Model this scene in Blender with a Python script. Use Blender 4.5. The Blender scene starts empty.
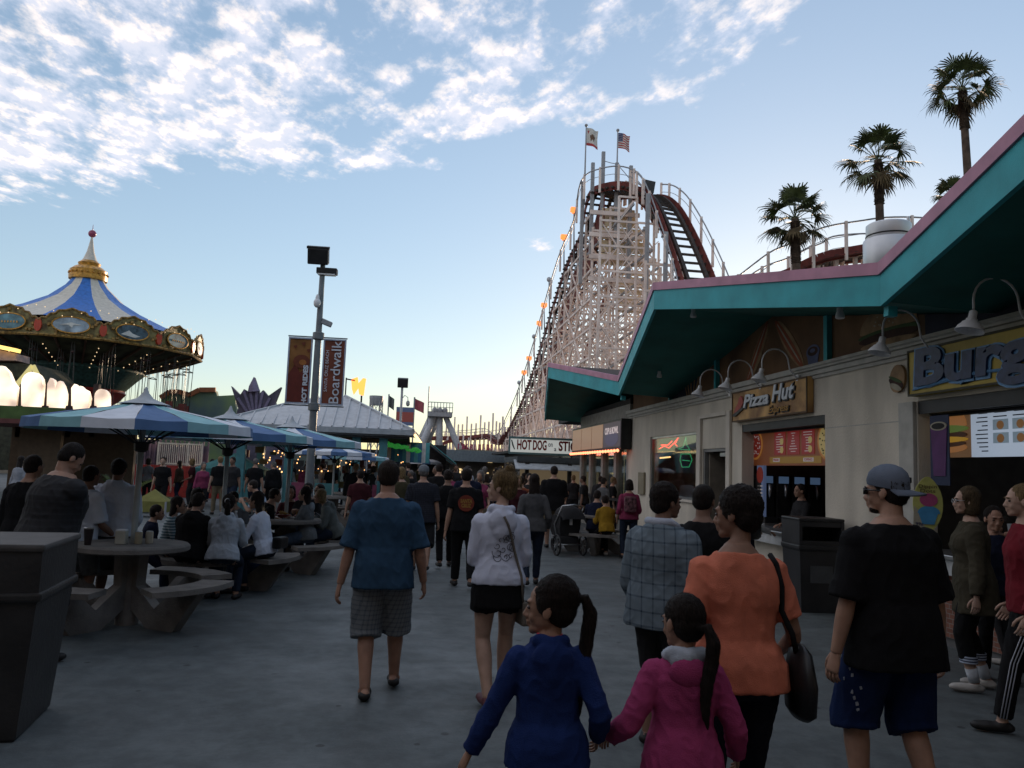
import bpy, bmesh, math, random
from math import sin, cos, pi, radians as R, sqrt, atan2, hypot
from mathutils import Vector as V, Matrix as M4, noise as NZ
random.seed(7)
SC = bpy.context.scene
COL = SC.collection
# ---------------------------------------------------------------- camera
CH = 1.70; F = 800.0; ROLL = math.atan(0.0366); PITCH = math.atan(85.6*cos(ROLL)/F)
def _basis(yaw):
    f0 = V((sin(yaw), cos(yaw), 0)); r0 = V((cos(yaw), -sin(yaw), 0)); up = V((0, 0, 1))
    fw = f0*cos(PITCH)+up*sin(PITCH); u0 = up*cos(PITCH)-f0*sin(PITCH)
    X = r0*cos(ROLL)+u0*sin(ROLL); Y = -r0*sin(ROLL)+u0*cos(ROLL)
    return X, Y, fw
def _ray(b, px, py):
    return b[0]*(px-512)+b[1]*(384-py)+b[2]*F
_b0 = _basis(0.0); _d = _ray(_b0, 412, 466); YAW = -atan2(_d.x, _d.y)
BAS = _basis(YAW)
EYE = V((0, 0, CH))
def ray(px, py): return _ray(BAS, px, py)
def gp(px, py, z=0.0):
    d = ray(px, py); return EYE+d*((z-CH)/d.z)
def wp(px, py, X):
    d = ray(px, py); return EYE+d*(X/d.x)
def dp(px, py, Y):
    d = ray(px, py); return EYE+d*(Y/d.y)
def proj(p):
    v = V(p)-EYE; z = v.dot(BAS[2]); return (512+v.dot(BAS[0])/z*F, 384-v.dot(BAS[1])/z*F)
# ---------------------------------------------------------------- materials
_mc = {}
def nt(name):
    m = bpy.data.materials.new(name); m.use_nodes = True
    t = m.node_tree; b = t.nodes['Principled BSDF']; return m, t, b
def mat(name, col, rough=0.7, metal=0.0, var=0.12, scale=6.0, bump=0.0, bscale=60.0, emit=None, es=0.0, spec=0.4, trans=0.0, stretch=None, dirt=None):
    """procedural principled material: colour broken by noise at two scales, optional bump"""
    if name in _mc: return _mc[name]
    m, t, b = nt(name); L = t.links; N = t.nodes
    tc = N.new('ShaderNodeTexCoord'); src = tc.outputs['Object']
    if stretch:
        mp = N.new('ShaderNodeMapping'); mp.inputs['Scale'].default_value = stretch; L.new(src, mp.inputs[0]); src = mp.outputs[0]
    n1 = N.new('ShaderNodeTexNoise'); n1.inputs['Scale'].default_value = scale; n1.inputs['Detail'].default_value = 6; L.new(src, n1.inputs['Vector'])
    rp = N.new('ShaderNodeValToRGB')
    c = V(col[:3]); lo = c*(1-var*1.6); hi = c*(1+var)
    if dirt: lo = V(dirt)
    rp.color_ramp.elements[0].position = .3; rp.color_ramp.elements[1].position = .68
    rp.color_ramp.elements[0].color = (*[max(0, x) for x in lo], 1); rp.color_ramp.elements[1].color = (*[min(1, x) for x in hi], 1)
    L.new(n1.outputs['Fac'], rp.inputs[0]); L.new(rp.outputs[0], b.inputs['Base Color'])
    b.inputs['Roughness'].default_value = rough; b.inputs['Metallic'].default_value = metal
    b.inputs['Specular IOR Level'].default_value = spec
    if trans: b.inputs['Transmission Weight'].default_value = trans
    if bump:
        n2 = N.new('ShaderNodeTexNoise'); n2.inputs['Scale'].default_value = bscale; n2.inputs['Detail'].default_value = 5; L.new(src, n2.inputs['Vector'])
        bp = N.new('ShaderNodeBump'); bp.inputs['Strength'].default_value = bump; bp.inputs['Distance'].default_value = .02
        L.new(n2.outputs['Fac'], bp.inputs['Height']); L.new(bp.outputs[0], b.inputs['Normal'])
    if emit:
        b.inputs['Emission Color'].default_value = (*emit, 1); b.inputs['Emission Strength'].default_value = es
    _mc[name] = m; return m
def cloth(name, col, var=.14, rough=.92, scale=9):
    return mat(name, col, rough=rough, var=var, scale=scale, bump=.35, bscale=220, spec=.15)
def plaid(name, base, line, sx=.085, w=.14, base2=None):
    if name in _mc: return _mc[name]
    m, t, b = nt(name); L = t.links; N = t.nodes
    tc = N.new('ShaderNodeTexCoord'); sp = N.new('ShaderNodeSeparateXYZ'); L.new(tc.outputs['Object'], sp.inputs[0])
    def mth(op, a, bb, c=None):
        n = N.new('ShaderNodeMath'); n.operation = op
        for i, q in enumerate((a, bb)):
            if hasattr(q, 'links') or hasattr(q, 'is_linked'): L.new(q, n.inputs[i])
            else: n.inputs[i].default_value = q
        return n.outputs[0]
    xy = mth('ADD', sp.outputs[0], mth('MULTIPLY', sp.outputs[1], .8))
    fx = mth('LESS_THAN', mth('FRACT', mth('DIVIDE', xy, sx), 0), w)
    fz = mth('LESS_THAN', mth('FRACT', mth('DIVIDE', sp.outputs[2], sx), 0), w)
    s = mth('MULTIPLY', mth('ADD', fx, fz), .5)
    nz = N.new('ShaderNodeTexNoise'); nz.inputs['Scale'].default_value = 12
    mx = N.new('ShaderNodeMix'); mx.data_type = 'RGBA'; L.new(nz.outputs['Fac'], mx.inputs[0])
    mx.inputs[6].default_value = (*base, 1); mx.inputs[7].default_value = (*(base2 or tuple(x*.8 for x in base)), 1)
    m2 = N.new('ShaderNodeMix'); m2.data_type = 'RGBA'; L.new(s, m2.inputs[0]); L.new(mx.outputs[2], m2.inputs[6]); m2.inputs[7].default_value = (*line, 1)
    L.new(m2.outputs[2], b.inputs['Base Color']); b.inputs['Roughness'].default_value = .9; b.inputs['Specular IOR Level'].default_value = .15
    _mc[name] = m; return m
def stripes(name, c1, c2, period=.05, axis=2, duty=.5, rough=.85):
    if name in _mc: return _mc[name]
    m, t, b = nt(name); L = t.links; N = t.nodes
    tc = N.new('ShaderNodeTexCoord'); sp = N.new('ShaderNodeSeparateXYZ'); L.new(tc.outputs['Object'], sp.inputs[0])
    d = N.new('ShaderNodeMath'); d.operation = 'DIVIDE'; d.inputs[1].default_value = period; L.new(sp.outputs[axis], d.inputs[0])
    f = N.new('ShaderNodeMath'); f.operation = 'FRACT'; L.new(d.outputs[0], f.inputs[0])
    l = N.new('ShaderNodeMath'); l.operation = 'LESS_THAN'; l.inputs[1].default_value = duty; L.new(f.outputs[0], l.inputs[0])
    mx = N.new('ShaderNodeMix'); mx.data_type = 'RGBA'; L.new(l.outputs[0], mx.inputs[0]); mx.inputs[6].default_value = (*c1, 1); mx.inputs[7].default_value = (*c2, 1)
    L.new(mx.outputs[2], b.inputs['Base Color']); b.inputs['Roughness'].default_value = rough
    _mc[name] = m; return m
def skin(tone):
    name = 'skin_%d' % int(tone[0]*1000)
    if name in _mc: return _mc[name]
    m = mat(name, tone, rough=.55, var=.10, scale=14, bump=.12, bscale=300, spec=.35)
    b = m.node_tree.nodes['Principled BSDF']; b.inputs['Subsurface Weight'].default_value = .08
    b.inputs['Subsurface Radius'].default_value = (.01, .004, .002); return m
def hairm(name, col):
    return mat(name, col, rough=.62, var=.45, scale=30, bump=.8, bscale=90, spec=.22, stretch=(6, 6, .7))
def emis(name, col, s):
    if name in _mc: return _mc[name]
    m, t, b = nt(name); b.inputs['Base Color'].default_value = (*[x*.5 for x in col], 1)
    b.inputs['Emission Color'].default_value = (*col, 1); b.inputs['Emission Strength'].default_value = s
    _mc[name] = m; return m
# ---------------------------------------------------------------- mesh builder
class MB:
    def __init__(s): s.v = []; s.f = []; s.m = []
    def add(s, vs, fs, mi=0):
        o = len(s.v); s.v += [V(p) for p in vs]; s.f += [[i+o for i in f] for f in fs]; s.m += [mi]*len(fs); return s
    def box(s, c, d, rot=None, mi=0, bev=0.0):
        hx, hy, hz = d[0]/2, d[1]/2, d[2]/2; c = V(c)
        if bev > 0:
            bv = min(bev, hx*.8, hy*.8, hz*.8); vs = []; 
            bm = bmesh.new(); bmesh.ops.create_cube(bm, size=1)
            for q in bm.verts: q.co = V((q.co.x*2*hx, q.co.y*2*hy, q.co.z*2*hz))
            bmesh.ops.bevel(bm, geom=bm.edges[:], offset=bv, segments=2, profile=.6, affect='EDGES')
            bm.verts.index_update(); vs = [q.co.copy() for q in bm.verts]; fs = [[q.index for q in f.verts] for f in bm.faces]; bm.free()
        else:
            vs = [V((x*hx, y*hy, z*hz)) for z in (-1, 1) for y in (-1, 1) for x in (-1, 1)]
            fs = [(0, 2, 3, 1), (4, 5, 7, 6), (0, 1, 5, 4), (2, 6, 7, 3), (0, 4, 6, 2), (1, 3, 7, 5)]
        if rot is not None:
            if not hasattr(rot, 'col'): rot = M4.Rotation(rot[2], 3, 'Z') @ M4.Rotation(rot[1], 3, 'Y') @ M4.Rotation(rot[0], 3, 'X')
            vs = [rot @ p for p in vs]
        return s.add([p+c for p in vs], fs, mi)
    def b2(s, lo, hi, mi=0, bev=0.0):
        return s.box([(a+b)/2 for a, b in zip(lo, hi)], [abs(b-a) for a, b in zip(lo, hi)], None, mi, bev)
    def bar(s, a, b, w, h=None, mi=0, up=(0, 0, 1)):
        a = V(a); b = V(b); h = h or w; d = b-a; L = d.length
        if L < 1e-6: return s
        y = d/L; u = V(up)
        if abs(y.dot(u)) > .98: u = V((1, 0, 0))
        x = y.cross(u).normalized(); z = x.cross(y); m = M4((x, y, z)).transposed()
        return s.box((a+b)/2, (w, L, h), m, mi)
    def loft(s, rings, mi=0, caps=True):
        n = len(rings[0]); vs = [p for r in rings for p in r]; fs = []
        for i in range(len(rings)-1):
            for j in range(n): k = (j+1) % n; fs.append((i*n+j, i*n+k, (i+1)*n+k, (i+1)*n+j))
        if caps: fs.append(tuple(range(n))[::-1]); fs.append(tuple(range((len(rings)-1)*n, len(rings)*n)))
        return s.add(vs, fs, mi)
    def tube(s, pts, rad, n=8, mi=0, caps=True, flat=1.0):
        pts = [V(p) for p in pts]
        if not hasattr(rad, '__len__'): rad = [rad]*len(pts)
        rings = []; u = None
        for i, p in enumerate(pts):
            d = (pts[min(i+1, len(pts)-1)]-pts[max(i-1, 0)]).normalized()
            if u is None:
                a = V((0, 0, 1)) if abs(d.z) < .9 else V((1, 0, 0)); u = d.cross(a).normalized()
            else: u = (u-d*u.dot(d)).normalized()
            w = d.cross(u)
            rings.append([p+u*cos(2*pi*k/n)*rad[i]+w*sin(2*pi*k/n)*rad[i]*flat for k in range(n)])
        return s.loft(rings, mi, caps)
    def lathe(s, prof, c=(0, 0, 0), n=24, mi=0, caps=True, ax=None):
        c = V(c); rings = []
        for r, z in prof: rings.append([c+V((r*cos(2*pi*k/n), r*sin(2*pi*k/n), z)) for k in range(n)])
        return s.loft(rings, mi, caps)
    def ell(s, c, r, m=None, n=14, k=9, mi=0):
        c = V(c); rings = []
        for i in range(k):
            t = -pi/2+pi*(i+.5)/k*1.0; t = -pi/2+.08+(pi-.16)*i/(k-1)
            rr = cos(t); zz = sin(t); ring = []
            for j in range(n):
                p = V((r[0]*rr*cos(2*pi*j/n), r[1]*rr*sin(2*pi*j/n), r[2]*zz))
                if m is not None: p = m @ p
                ring.append(p+c)
            rings.append(ring)
        return s.loft(rings, mi)
    def prism(s, poly, a, b, mi=0):
        """poly: list of 3D points (planar); extruded from offset a to offset b (vectors)"""
        a = V(a); b = V(b); n = len(poly)
        vs = [V(p)+a for p in poly]+[V(p)+b for p in poly]
        fs = [tuple(range(n))[::-1], tuple(range(n, 2*n))]+[(i, (i+1) % n, n+(i+1) % n, n+i) for i in range(n)]
        return s.add(vs, fs, mi)
    def xf(s, m):
        s.v = [m @ p for p in s.v]; return s
    def mesh(s, name, mats, smooth=False):
        me = bpy.data.meshes.new(name); me.from_pydata([tuple(p) for p in s.v], [], s.f)
        if not isinstance(mats, (list, tuple)): mats = [mats]
        for m in mats: me.materials.append(m)
        if len(mats) > 1:
            for p, i in zip(me.polygons, s.m): p.material_index = i
        bm = bmesh.new(); bm.from_mesh(me); bmesh.ops.recalc_face_normals(bm, faces=bm.faces); bm.to_mesh(me); bm.free()
        if smooth: sm(me, smooth)
        return me
    def islands(s):
        par = list(range(len(s.v)))
        def fd(a):
            while par[a] != a: par[a] = par[par[a]]; a = par[a]
            return a
        for f in s.f:
            r0 = fd(f[0])
            for i in f[1:]: par[fd(i)] = r0
        g = {}
        for f, m in zip(s.f, s.m): g.setdefault(fd(f[0]), []).append((f, m))
        out = []
        for fs in g.values():
            n = MB(); mp = {}
            for f, m in fs:
                for i in f:
                    if i not in mp: mp[i] = len(n.v); n.v.append(s.v[i])
                n.f.append([mp[i] for i in f]); n.m.append(m)
            out.append(n)
        return out
    def each(s, name, mats, parent=None, smooth=False):
        return [q.build(name, mats, parent, smooth) for q in s.islands()]
    def build(s, name, mats, parent=None, smooth=False, loc=None):
        me = s.mesh(name, mats, smooth); o = bpy.data.objects.new(name, me); COL.objects.link(o)
        if parent: o.parent = parent
        if loc is not None: o.location = loc
        return o
def sm(me, ang=True):
    me.polygons.foreach_set('use_smooth', [True]*len(me.polygons))
    if ang is not True:
        me.set_sharp_from_angle(angle=R(ang))
def tag(o, label, cat, group=None, kind=None):
    o['label'] = label; o['category'] = cat
    if group: o['group'] = group
    if kind: o['kind'] = kind
    return o
def empty(name, loc=(0, 0, 0), rz=0, label=None, cat=None, group=None):
    o = bpy.data.objects.new(name, None); o.empty_display_size = .1; COL.objects.link(o)
    o.location = loc; o.rotation_euler = (0, 0, rz)
    if label: tag(o, label, cat, group)
    return o
def struct(o): o['kind'] = 'structure'; return o
def kids(o): return [c for c in bpy.data.objects if c.parent == o]
def copy_tree(o, parent=None, _map=None):
    if _map is None:
        _map = {}
        for c in bpy.data.objects:
            if c.parent: _map.setdefault(c.parent.name, []).append(c)
    c = o.copy(); COL.objects.link(c); c.parent = parent
    for ch in _map.get(o.name, []): copy_tree(ch, c, _map)
    return c
def remesh(mb, voxel, it=3, fac=.5):
    """voxel-remesh overlapping volumes into one continuous skin"""
    me = mb.mesh('tmp', [None] if False else []); o = bpy.data.objects.new('tmp', me); COL.objects.link(o)
    md = o.modifiers.new('r', 'REMESH'); md.mode = 'VOXEL'; md.voxel_size = voxel; md.use_smooth_shade = True
    if it: ms = o.modifiers.new('s', 'SMOOTH'); ms.iterations = it; ms.factor = fac
    dg = bpy.context.evaluated_depsgraph_get(); dg.update()
    out = bpy.data.meshes.new_from_object(o.evaluated_get(dg)); bpy.data.objects.remove(o); bpy.data.meshes.remove(me)
    return out
def text_mesh(txt, size=1.0, depth=.01, bold=0.0, shear=0.0, align='CENTER', space=1.0):
    cu = bpy.data.curves.new('t', 'FONT'); cu.body = txt; cu.size = size; cu.extrude = depth; cu.offset = bold; cu.shear = shear
    cu.align_x = align; cu.align_y = 'CENTER'; cu.space_character = space; cu.resolution_u = 3
    o = bpy.data.objects.new('t', cu); COL.objects.link(o)
    dg = bpy.context.evaluated_depsgraph_get(); dg.update()
    me = bpy.data.meshes.new_from_object(o.evaluated_get(dg)); bpy.data.objects.remove(o)
    return me
def text(name, txt, m, origin, xdir, ydir, size, parent=None, depth=.01, bold=0.0, shear=0.0, sx=1.0, align='CENTER', width=None, space=1.0):
    """solid lettering standing on a surface; origin = centre, xdir = reading direction, ydir = up"""
    me = text_mesh(txt, size, depth, bold, shear, align, space); xd = V(xdir).normalized(); yd = V(ydir).normalized(); zd = xd.cross(yd)
    if width:
        xs = [v.co.x for v in me.vertices]; sx = width/(max(xs)-min(xs))
    mx = M4(((xd.x*sx, yd.x, zd.x, 0), (xd.y*sx, yd.y, zd.y, 0), (xd.z*sx, yd.z, zd.z, 0), (0, 0, 0, 1)))
    me.transform(mx); me.materials.clear(); me.materials.append(m)
    o = bpy.data.objects.new(name, me); COL.objects.link(o); o.location = origin
    if parent: o.parent = parent
    return o
# ---------------------------------------------------------------- people
from mathutils.bvhtree import BVHTree
def ik(a, b, l1, l2, pole):
    a = V(a); b = V(b); d = b-a; L = d.length; mx = (l1+l2)*.998
    if L > mx: b = a+d*(mx/L); d = b-a; L = mx
    u = d/L; x = (l1*l1-l2*l2+L*L)/(2*L); hgt = sqrt(max(l1*l1-x*x, 0)); p = V(pole); p = p-u*p.dot(u)
    if p.length < 1e-4: p = V((0, 1, 0))
    return a+u*x+p.normalized()*hgt, b
TOR = {  # z', half width, half depth, y shift
 'm': [(-.12, .09, .075, 0), (-.06, .150, .108, -.008), (.02, .162, .112, -.008), (.12, .150, .104, 0), (.24, .156, .108, .004), (.34, .172, .116, .004), (.40, .176, .112, -.004), (.45, .164, .096, -.010), (.49, .128, .082, -.014), (.525, .082, .070, -.014), (.555, .058, .058, -.010)],
 'f': [(-.12, .10, .08, 0), (-.06, .160, .112, -.012), (.02, .162, .112, -.010), (.13, .124, .092, 0), (.22, .126, .094, .004), (.32, .148, .116, .014), (.39, .150, .100, .0), (.44, .138, .084, -.010), (.48, .108, .072, -.014), (.515, .068, .060, -.014), (.55, .048, .050, -.010)]}
def ringf(T, z, rx, ry, y0, n=22, sq=2.4):
    out = []
    for k in range(n):
        t = 2*pi*k/n; c, s_ = cos(t), sin(t)
        out.append(T @ V((math.copysign(abs(c)**(2/sq), c)*rx, y0+math.copysign(abs(s_)**(2/sq), s_)*ry, z)))
    return out
def lerp(a, b, t): return V(a)*(1-t)+V(b)*t
def seg(a, b, c, t0, t1, n, rf):
    """points/radii along the two-bone chain a-b-c, t in 0..2; rf(t) radius"""
    P = []; Q = []
    for i in range(n):
        t = t0+(t1-t0)*i/(n-1); P.append(lerp(a, b, t) if t <= 1 else lerp(b, c, t-1)); Q.append(rf(t))
    return P, Q
def interp(tab):
    def f(t):
        for (a, x), (b, y) in zip(tab, tab[1:]):
            if t <= b: return x+(y-x)*(t-a)/(b-a)
        return tab[-1][1]
    return f
ARM = interp([(0, .055), (.4, .049), (.9, .038), (1.0, .039), (1.3, .040), (1.7, .031), (2.0, .026)])
LEG = interp([(0, .090), (.4, .080), (.85, .058), (1.0, .054), (1.3, .058), (1.6, .046), (2.0, .036)])
def hand_mb(mb, w, d, pn, s=1.0, curl=.35, side=1):
    """w wrist, d direction, pn palm normal; side=+1 thumb on the +side"""
    d = V(d).normalized(); pn = V(pn); pn = (pn-d*pn.dot(d)).normalized(); sd = d.cross(pn)*side
    def P(a, b, c): return w+(d*a+sd*b+pn*c)*s
    rings = []
    for a, hw, th in ((-.02, .024, .019), (.01, .028, .018), (.045, .038, .016), (.08, .040, .014), (.095, .036, .011)):
        rings.append([P(a, cos(2*pi*k/10)*hw, sin(2*pi*k/10)*th) for k in range(10)])
    mb.loft(rings)
    for i, (off, ln, r) in enumerate(((.030, .070, .0088), (.010, .078, .0092), (-.010, .073, .0088), (-.029, .057, .0078))):
        p = P(.085, off, 0); pts = [p]; ang = curl*(.6+.15*i)
        for q, fr in enumerate((.45, .31, .24)):
            dr = (d*cos(ang)+pn*sin(ang)).normalized(); p = p+dr*ln*fr*s; pts.append(p); ang += curl*1.3
        mb.tube(pts, [r*s, r*.97*s, r*.9*s, r*.72*s], 6)
    p0 = P(.015, .024, .004); p1 = P(.05, .052, .016); p2 = P(.08, .060, .026); p3 = P(.104, .058, .034)
    mb.tube([p0, p1, p2, p3], [.014*s, .0115*s, .0105*s, .008*s], 6)
def fold(me, amp, sc, seed=0.0, stretch=(1, 1, .35)):
    if amp <= 0: return
    sk = .35+.3*sin(seed*7.7)
    for v, n in zip(me.vertices, [q.normal.copy() for q in me.vertices]):
        c = v.co; p = V((c.x*stretch[0]*sc+seed+c.z*sc*sk, c.y*stretch[1]*sc, c.z*stretch[2]*sc+seed-c.x*sc*.3))
        a = NZ.noise(p*.6); b = (1-abs(NZ.noise(p*1.3+V((5, 2, 1))))*2); b = b*b*1.6-.5
        v.co = c+n*amp*(a*.8+b*.75)
def strands(me, HM, kind, n, k, seed):
    """fine locks lying on and lifting off the hair volume"""
    rn = random.Random(int(seed*10)); bt = BVHTree.FromPolygons([v.co.copy() for v in me.vertices], [tuple(p.vertices) for p in me.polygons])
    inv = HM.inverted(); polys = me.polygons; bm = bmesh.new(); bm.from_mesh(me); root = HM @ V((0, -.10, .03 if kind == 'pony' else -.02 if kind == 'lowpony' else .12))
    dn = (HM.to_3x3() @ V((0, -.25, -1))).normalized()
    for i in range(n):
        f = polys[rn.randrange(len(polys))]; p = f.center.copy(); q = inv @ p; L = (.016 if kind in ('crop', 'curly') else .028)*k
        P = [p+f.normal*.001]; steps = 3 if kind in ('crop', 'curly') else 5; lift = rn.uniform(.0005, .0022)+(.003 if rn.random() < .06 else 0)
        for st in range(steps):
            if kind in ('pony', 'lowpony', 'bun') and q.y > -.115: d = root-p
            else: d = dn.copy()
            if kind == 'curly': d = V((rn.uniform(-1, 1), rn.uniform(-1, 1), rn.uniform(-1, .4)))
            nr = bt.find_nearest(p); nn = nr[1]; d = d-nn*d.dot(nn)
            if d.length < 1e-4: break
            d = d.normalized()+V((rn.uniform(-.15, .15), rn.uniform(-.15, .15), rn.uniform(-.15, .15))); p = p+d*L*.5; nr = bt.find_nearest(p)
            if nr[0] is None: break
            p = nr[0].copy(); P.append(p+nr[1]*(lift*(1+st*.35)))
        if len(P) < 3: continue
        w0 = .0022*k; prev = None
        for j, pt in enumerate(P):
            t = (P[min(j+1, len(P)-1)]-P[max(j-1, 0)]); nn = bt.find_nearest(pt)[1]; s_ = t.cross(nn)
            if s_.length < 1e-6: s_ = V((1, 0, 0))
            s_ = s_.normalized()*w0*(1-.75*j/(len(P)-1)); a, b = bm.verts.new(pt-s_), bm.verts.new(pt+s_)
            if prev: bm.faces.new((prev[0], prev[1], b, a))
            prev = (a, b)
    bm.to_mesh(me); bm.free()
def person(label, loc, face, h=1.75, sex='m', w=1.0, deep=1.0, lean=4, hip=None, feet=None, hands=None, look=(0, 0), tone=(.36, .22, .155),
           top=None, sleeve='short', hem=-.07, topw=.018, hood=None, bottom='pants', bm_=None, shoe=None, sock=None, hair=None, hairm_=None,
           vox=.013, group=None, extra=None, sock_m=None, headk=1.0, socks=False, curl=.35, poleh=None, twist=0, neck=True, boff=0.0):
    """face: heading in degrees (0 looks along +Y, i.e. away down the street; + turns left)"""
    s = h/1.735; root = empty('person', loc, R(face), label, 'person', group)
    hz = .915 if hip is None else hip/s
    P = V((0, 0, hz)) if not isinstance(hip, (tuple, list)) else V(hip)/s
    T = M4.Translation(P) @ M4.Rotation(-R(lean), 4, 'X') @ M4.Rotation(R(twist), 4, 'Z')
    sw = .163 if sex == 'm' else .142; sw *= w
    feet = feet or [(-.10, .0, .08), (.10, .0, .08)]
    hands = hands or [(-.27, .02, .80), (.27, .02, .80)]
    tor = [(z, rx*w, ry*deep, y0) for z, rx, ry, y0 in TOR[sex]]
    body = MB()
    body.loft([ringf(T, *r) for r in tor])
    legs = []; arms = []
    for sd, ft in zip((-1, 1), feet):
        hp = M4.Translation(P) @ V((sd*.083*w, 0, -.015)); ft = V(ft)
        k, a = ik(hp, ft, .43, .415, (sd*.12, 1, .15)); legs.append((hp, k, a))
        pts, rr = seg(hp, k, a, 0, 2, 13, lambda t: LEG(t)*(.5+.5*w)); body.tube(pts, rr, 14)
        fd = V((sd*.16, 1, 0)).normalized() if len(feet) < 3 else feet[2]
        body.tube([a+V((0, 0, .02))-fd*.01, a+fd*.02-V((0, 0, .03)), a+fd*.10-V((0, 0, .052)), a+fd*.165-V((0, 0, .060))], [.036, .042, .036, .018], 10, flat=.8)
        body.ell(a-fd*.03-V((0, 0, .035)), (.034, .038, .034))
    for i, (sd, hd) in enumerate(zip((-1, 1), hands)):
        sh = T @ V((sd*sw, -.008, .425)); pl = (poleh[i] if poleh else (sd*.22, -1, -.25))
        e, wv = ik(sh, V(hd), .295, .255, pl); arms.append((sh, e, wv))
        pts, rr = seg(sh, e, wv, 0, 2, 12, lambda t: ARM(t)*(.6+.4*w)*(1 if sex == 'm' else .88)); body.tube(pts, rr, 12)
        body.ell(sh, [.056*(.6+.4*w)*(1 if sex == 'm' else .86)]*3)
    nb = T @ V((0, -.014, .51)); nr = .054 if sex == 'm' else .044
    HM = T @ M4.Translation(V((0, .016, .682))) @ M4.Rotation(R(lean)*.7, 4, 'X') @ M4.Rotation(R(look[0]), 4, 'Z') @ M4.Rotation(R(look[1]), 4, 'X') @ M4.Scale(headk, 4)
    hc = HM @ V((0, 0, 0)); body.tube([T @ V((-.11*w, -.012, .425)), T @ V((-.055, -.016, .495)), T @ V((-.01, -.014, .54))], [.030, .040, .040], 10); body.tube([T @ V((.11*w, -.012, .425)), T @ V((.055, -.016, .495)), T @ V((.01, -.014, .54))], [.030, .040, .040], 10)
    body.tube([nb-V((0, 0, .03)), nb, lerp(nb, HM @ V((0, -.03, -.06)), .6), HM @ V((0, -.02, -.04))], [nr*1.25, nr*1.08, nr, nr*1.0], 14)
    R3 = HM.to_3x3()
    def HE(mb, c, r, rot=None): mb.ell(HM @ V(c), [x*headk for x in r], (R3.normalized() if rot is None else R3.normalized() @ rot))
    HE(body, (0, -.010, .022), (.074, .094, .090)); HE(body, (0, .018, -.040), (.056, .070, .066)); HE(body, (0, .030, -.005), (.060, .062, .060))
    HE(body, (0, .066, -.094), (.024, .020, .018)); HE(body, (0, .045, -.085), (.040, .038, .024))
    HE(body, (-.032, .060, -.038), (.020, .018, .022)); HE(body, (.032, .060, -.038), (.020, .018, .022))
    HE(body, (0, .079, .020), (.044, .014, .011))
    body.tube([HM @ V((0, .084, .006)), HM @ V((0, .094, -.018)), HM @ V((0, .103, -.034)), HM @ V((0, .092, -.046))], [.008*headk, .010*headk, .013*headk, .010*headk], 8)
    HE(body, (-.012, .092, -.040), (.009, .010, .008)); HE(body, (.012, .092, -.040), (.009, .010, .008))
    HE(body, (0, .086, -.061), (.021, .012, .0075)); HE(body, (0, .084, -.073), (.018, .012, .008))
    for q in (-1, 1): HE(body, (q*.076, -.006, -.012), (.009, .019, .031), M4.Rotation(R(12), 3, 'X'))
    bme = remesh(body, vox*.72 if vox < .02 else vox, 3 if vox < .01 else 2)
    hm = MB()
    for i, (sh, e, wv) in enumerate(arms):
        d = (wv-e).normalized(); sd = (-1, 1)[i]
        pn = T.to_3x3() @ V((-sd, .25, 0)) if abs(d.z) > .6 else V((0, 0, -1))
        hand_mb(hm, wv, d, pn, .98 if sex == 'm' else .9, curl, 1 if (d.cross(pn)).dot(V((0, 1, 0)) if abs(d.z) > .6 else V((-sd, 0, 0))) > 0 else -1)
    bmh = bmesh.new(); bmh.from_mesh(bme)
    hme = hm.mesh('h', [], True); bmh.from_mesh(hme); bmh.to_mesh(bme); bmh.free(); bpy.data.meshes.remove(hme)
    sm(bme)
    ob = []
    def put(name, me, m):
        me.materials.clear(); me.materials.append(m); me.transform(M4.Scale(s, 4)); sm(me)
        o = bpy.data.objects.new(name, me); COL.objects.link(o); o.parent = root; ob.append(o); return o
    put('body', bme, skin(tone))
    seed = loc[0]*3.1+loc[1]*1.7; fa = .0052 if vox < .012 else .0045
    # --- lower clothing
    if bottom:
        lo = MB(); e1 = .012
        lo.loft([ringf(T, z, rx+e1, ry+e1, y0) for z, rx, ry, y0 in tor[:4]])
        for (hp, k, a) in legs:
            if bottom == 'pants': rf = interp([(0, .104), (.5, .092), (1, .068), (1.5, .064), (1.95, .058)]); t1 = 1.93
            elif bottom == 'jeans': rf = interp([(0, .103), (.5, .087), (1, .064), (1.5, .060), (1.95, .050)]); t1 = 1.93
            elif bottom == 'shorts': rf = interp([(0, .108), (.5, .103), (1.1, .092)]); t1 = 1.02
            elif bottom == 'longshorts': rf = interp([(0, .112), (.5, .112), (1.3, .108)]); t1 = 1.16
            elif bottom == 'miniskirt': rf = interp([(0, .108), (.5, .104), (1.3, .10)]); t1 = .52
            elif bottom == 'capri': rf = interp([(0, .104), (.5, .090), (1, .066), (1.5, .066)]); t1 = 1.5
            pts, rr = seg(hp+V((0, 0, .02)), k, a, 0, t1, 10, lambda t: rf(t)*(.5+.5*w)); lo.tube(pts, rr, 16)
        if bottom == 'miniskirt':
            c = lerp(legs[0][0], legs[1][0], .5); lo.loft([ringf(T, z, .172*w, .122*deep, -.01) for z in (-.20, -.1, 0)])
        me = remesh(lo, vox, 2); fold(me, fa*.9, 14, seed); put({'pants': 'trousers', 'jeans': 'jeans', 'shorts': 'shorts', 'longshorts': 'shorts', 'miniskirt': 'shorts', 'capri': 'trousers'}[bottom], me, bm_)
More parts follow.
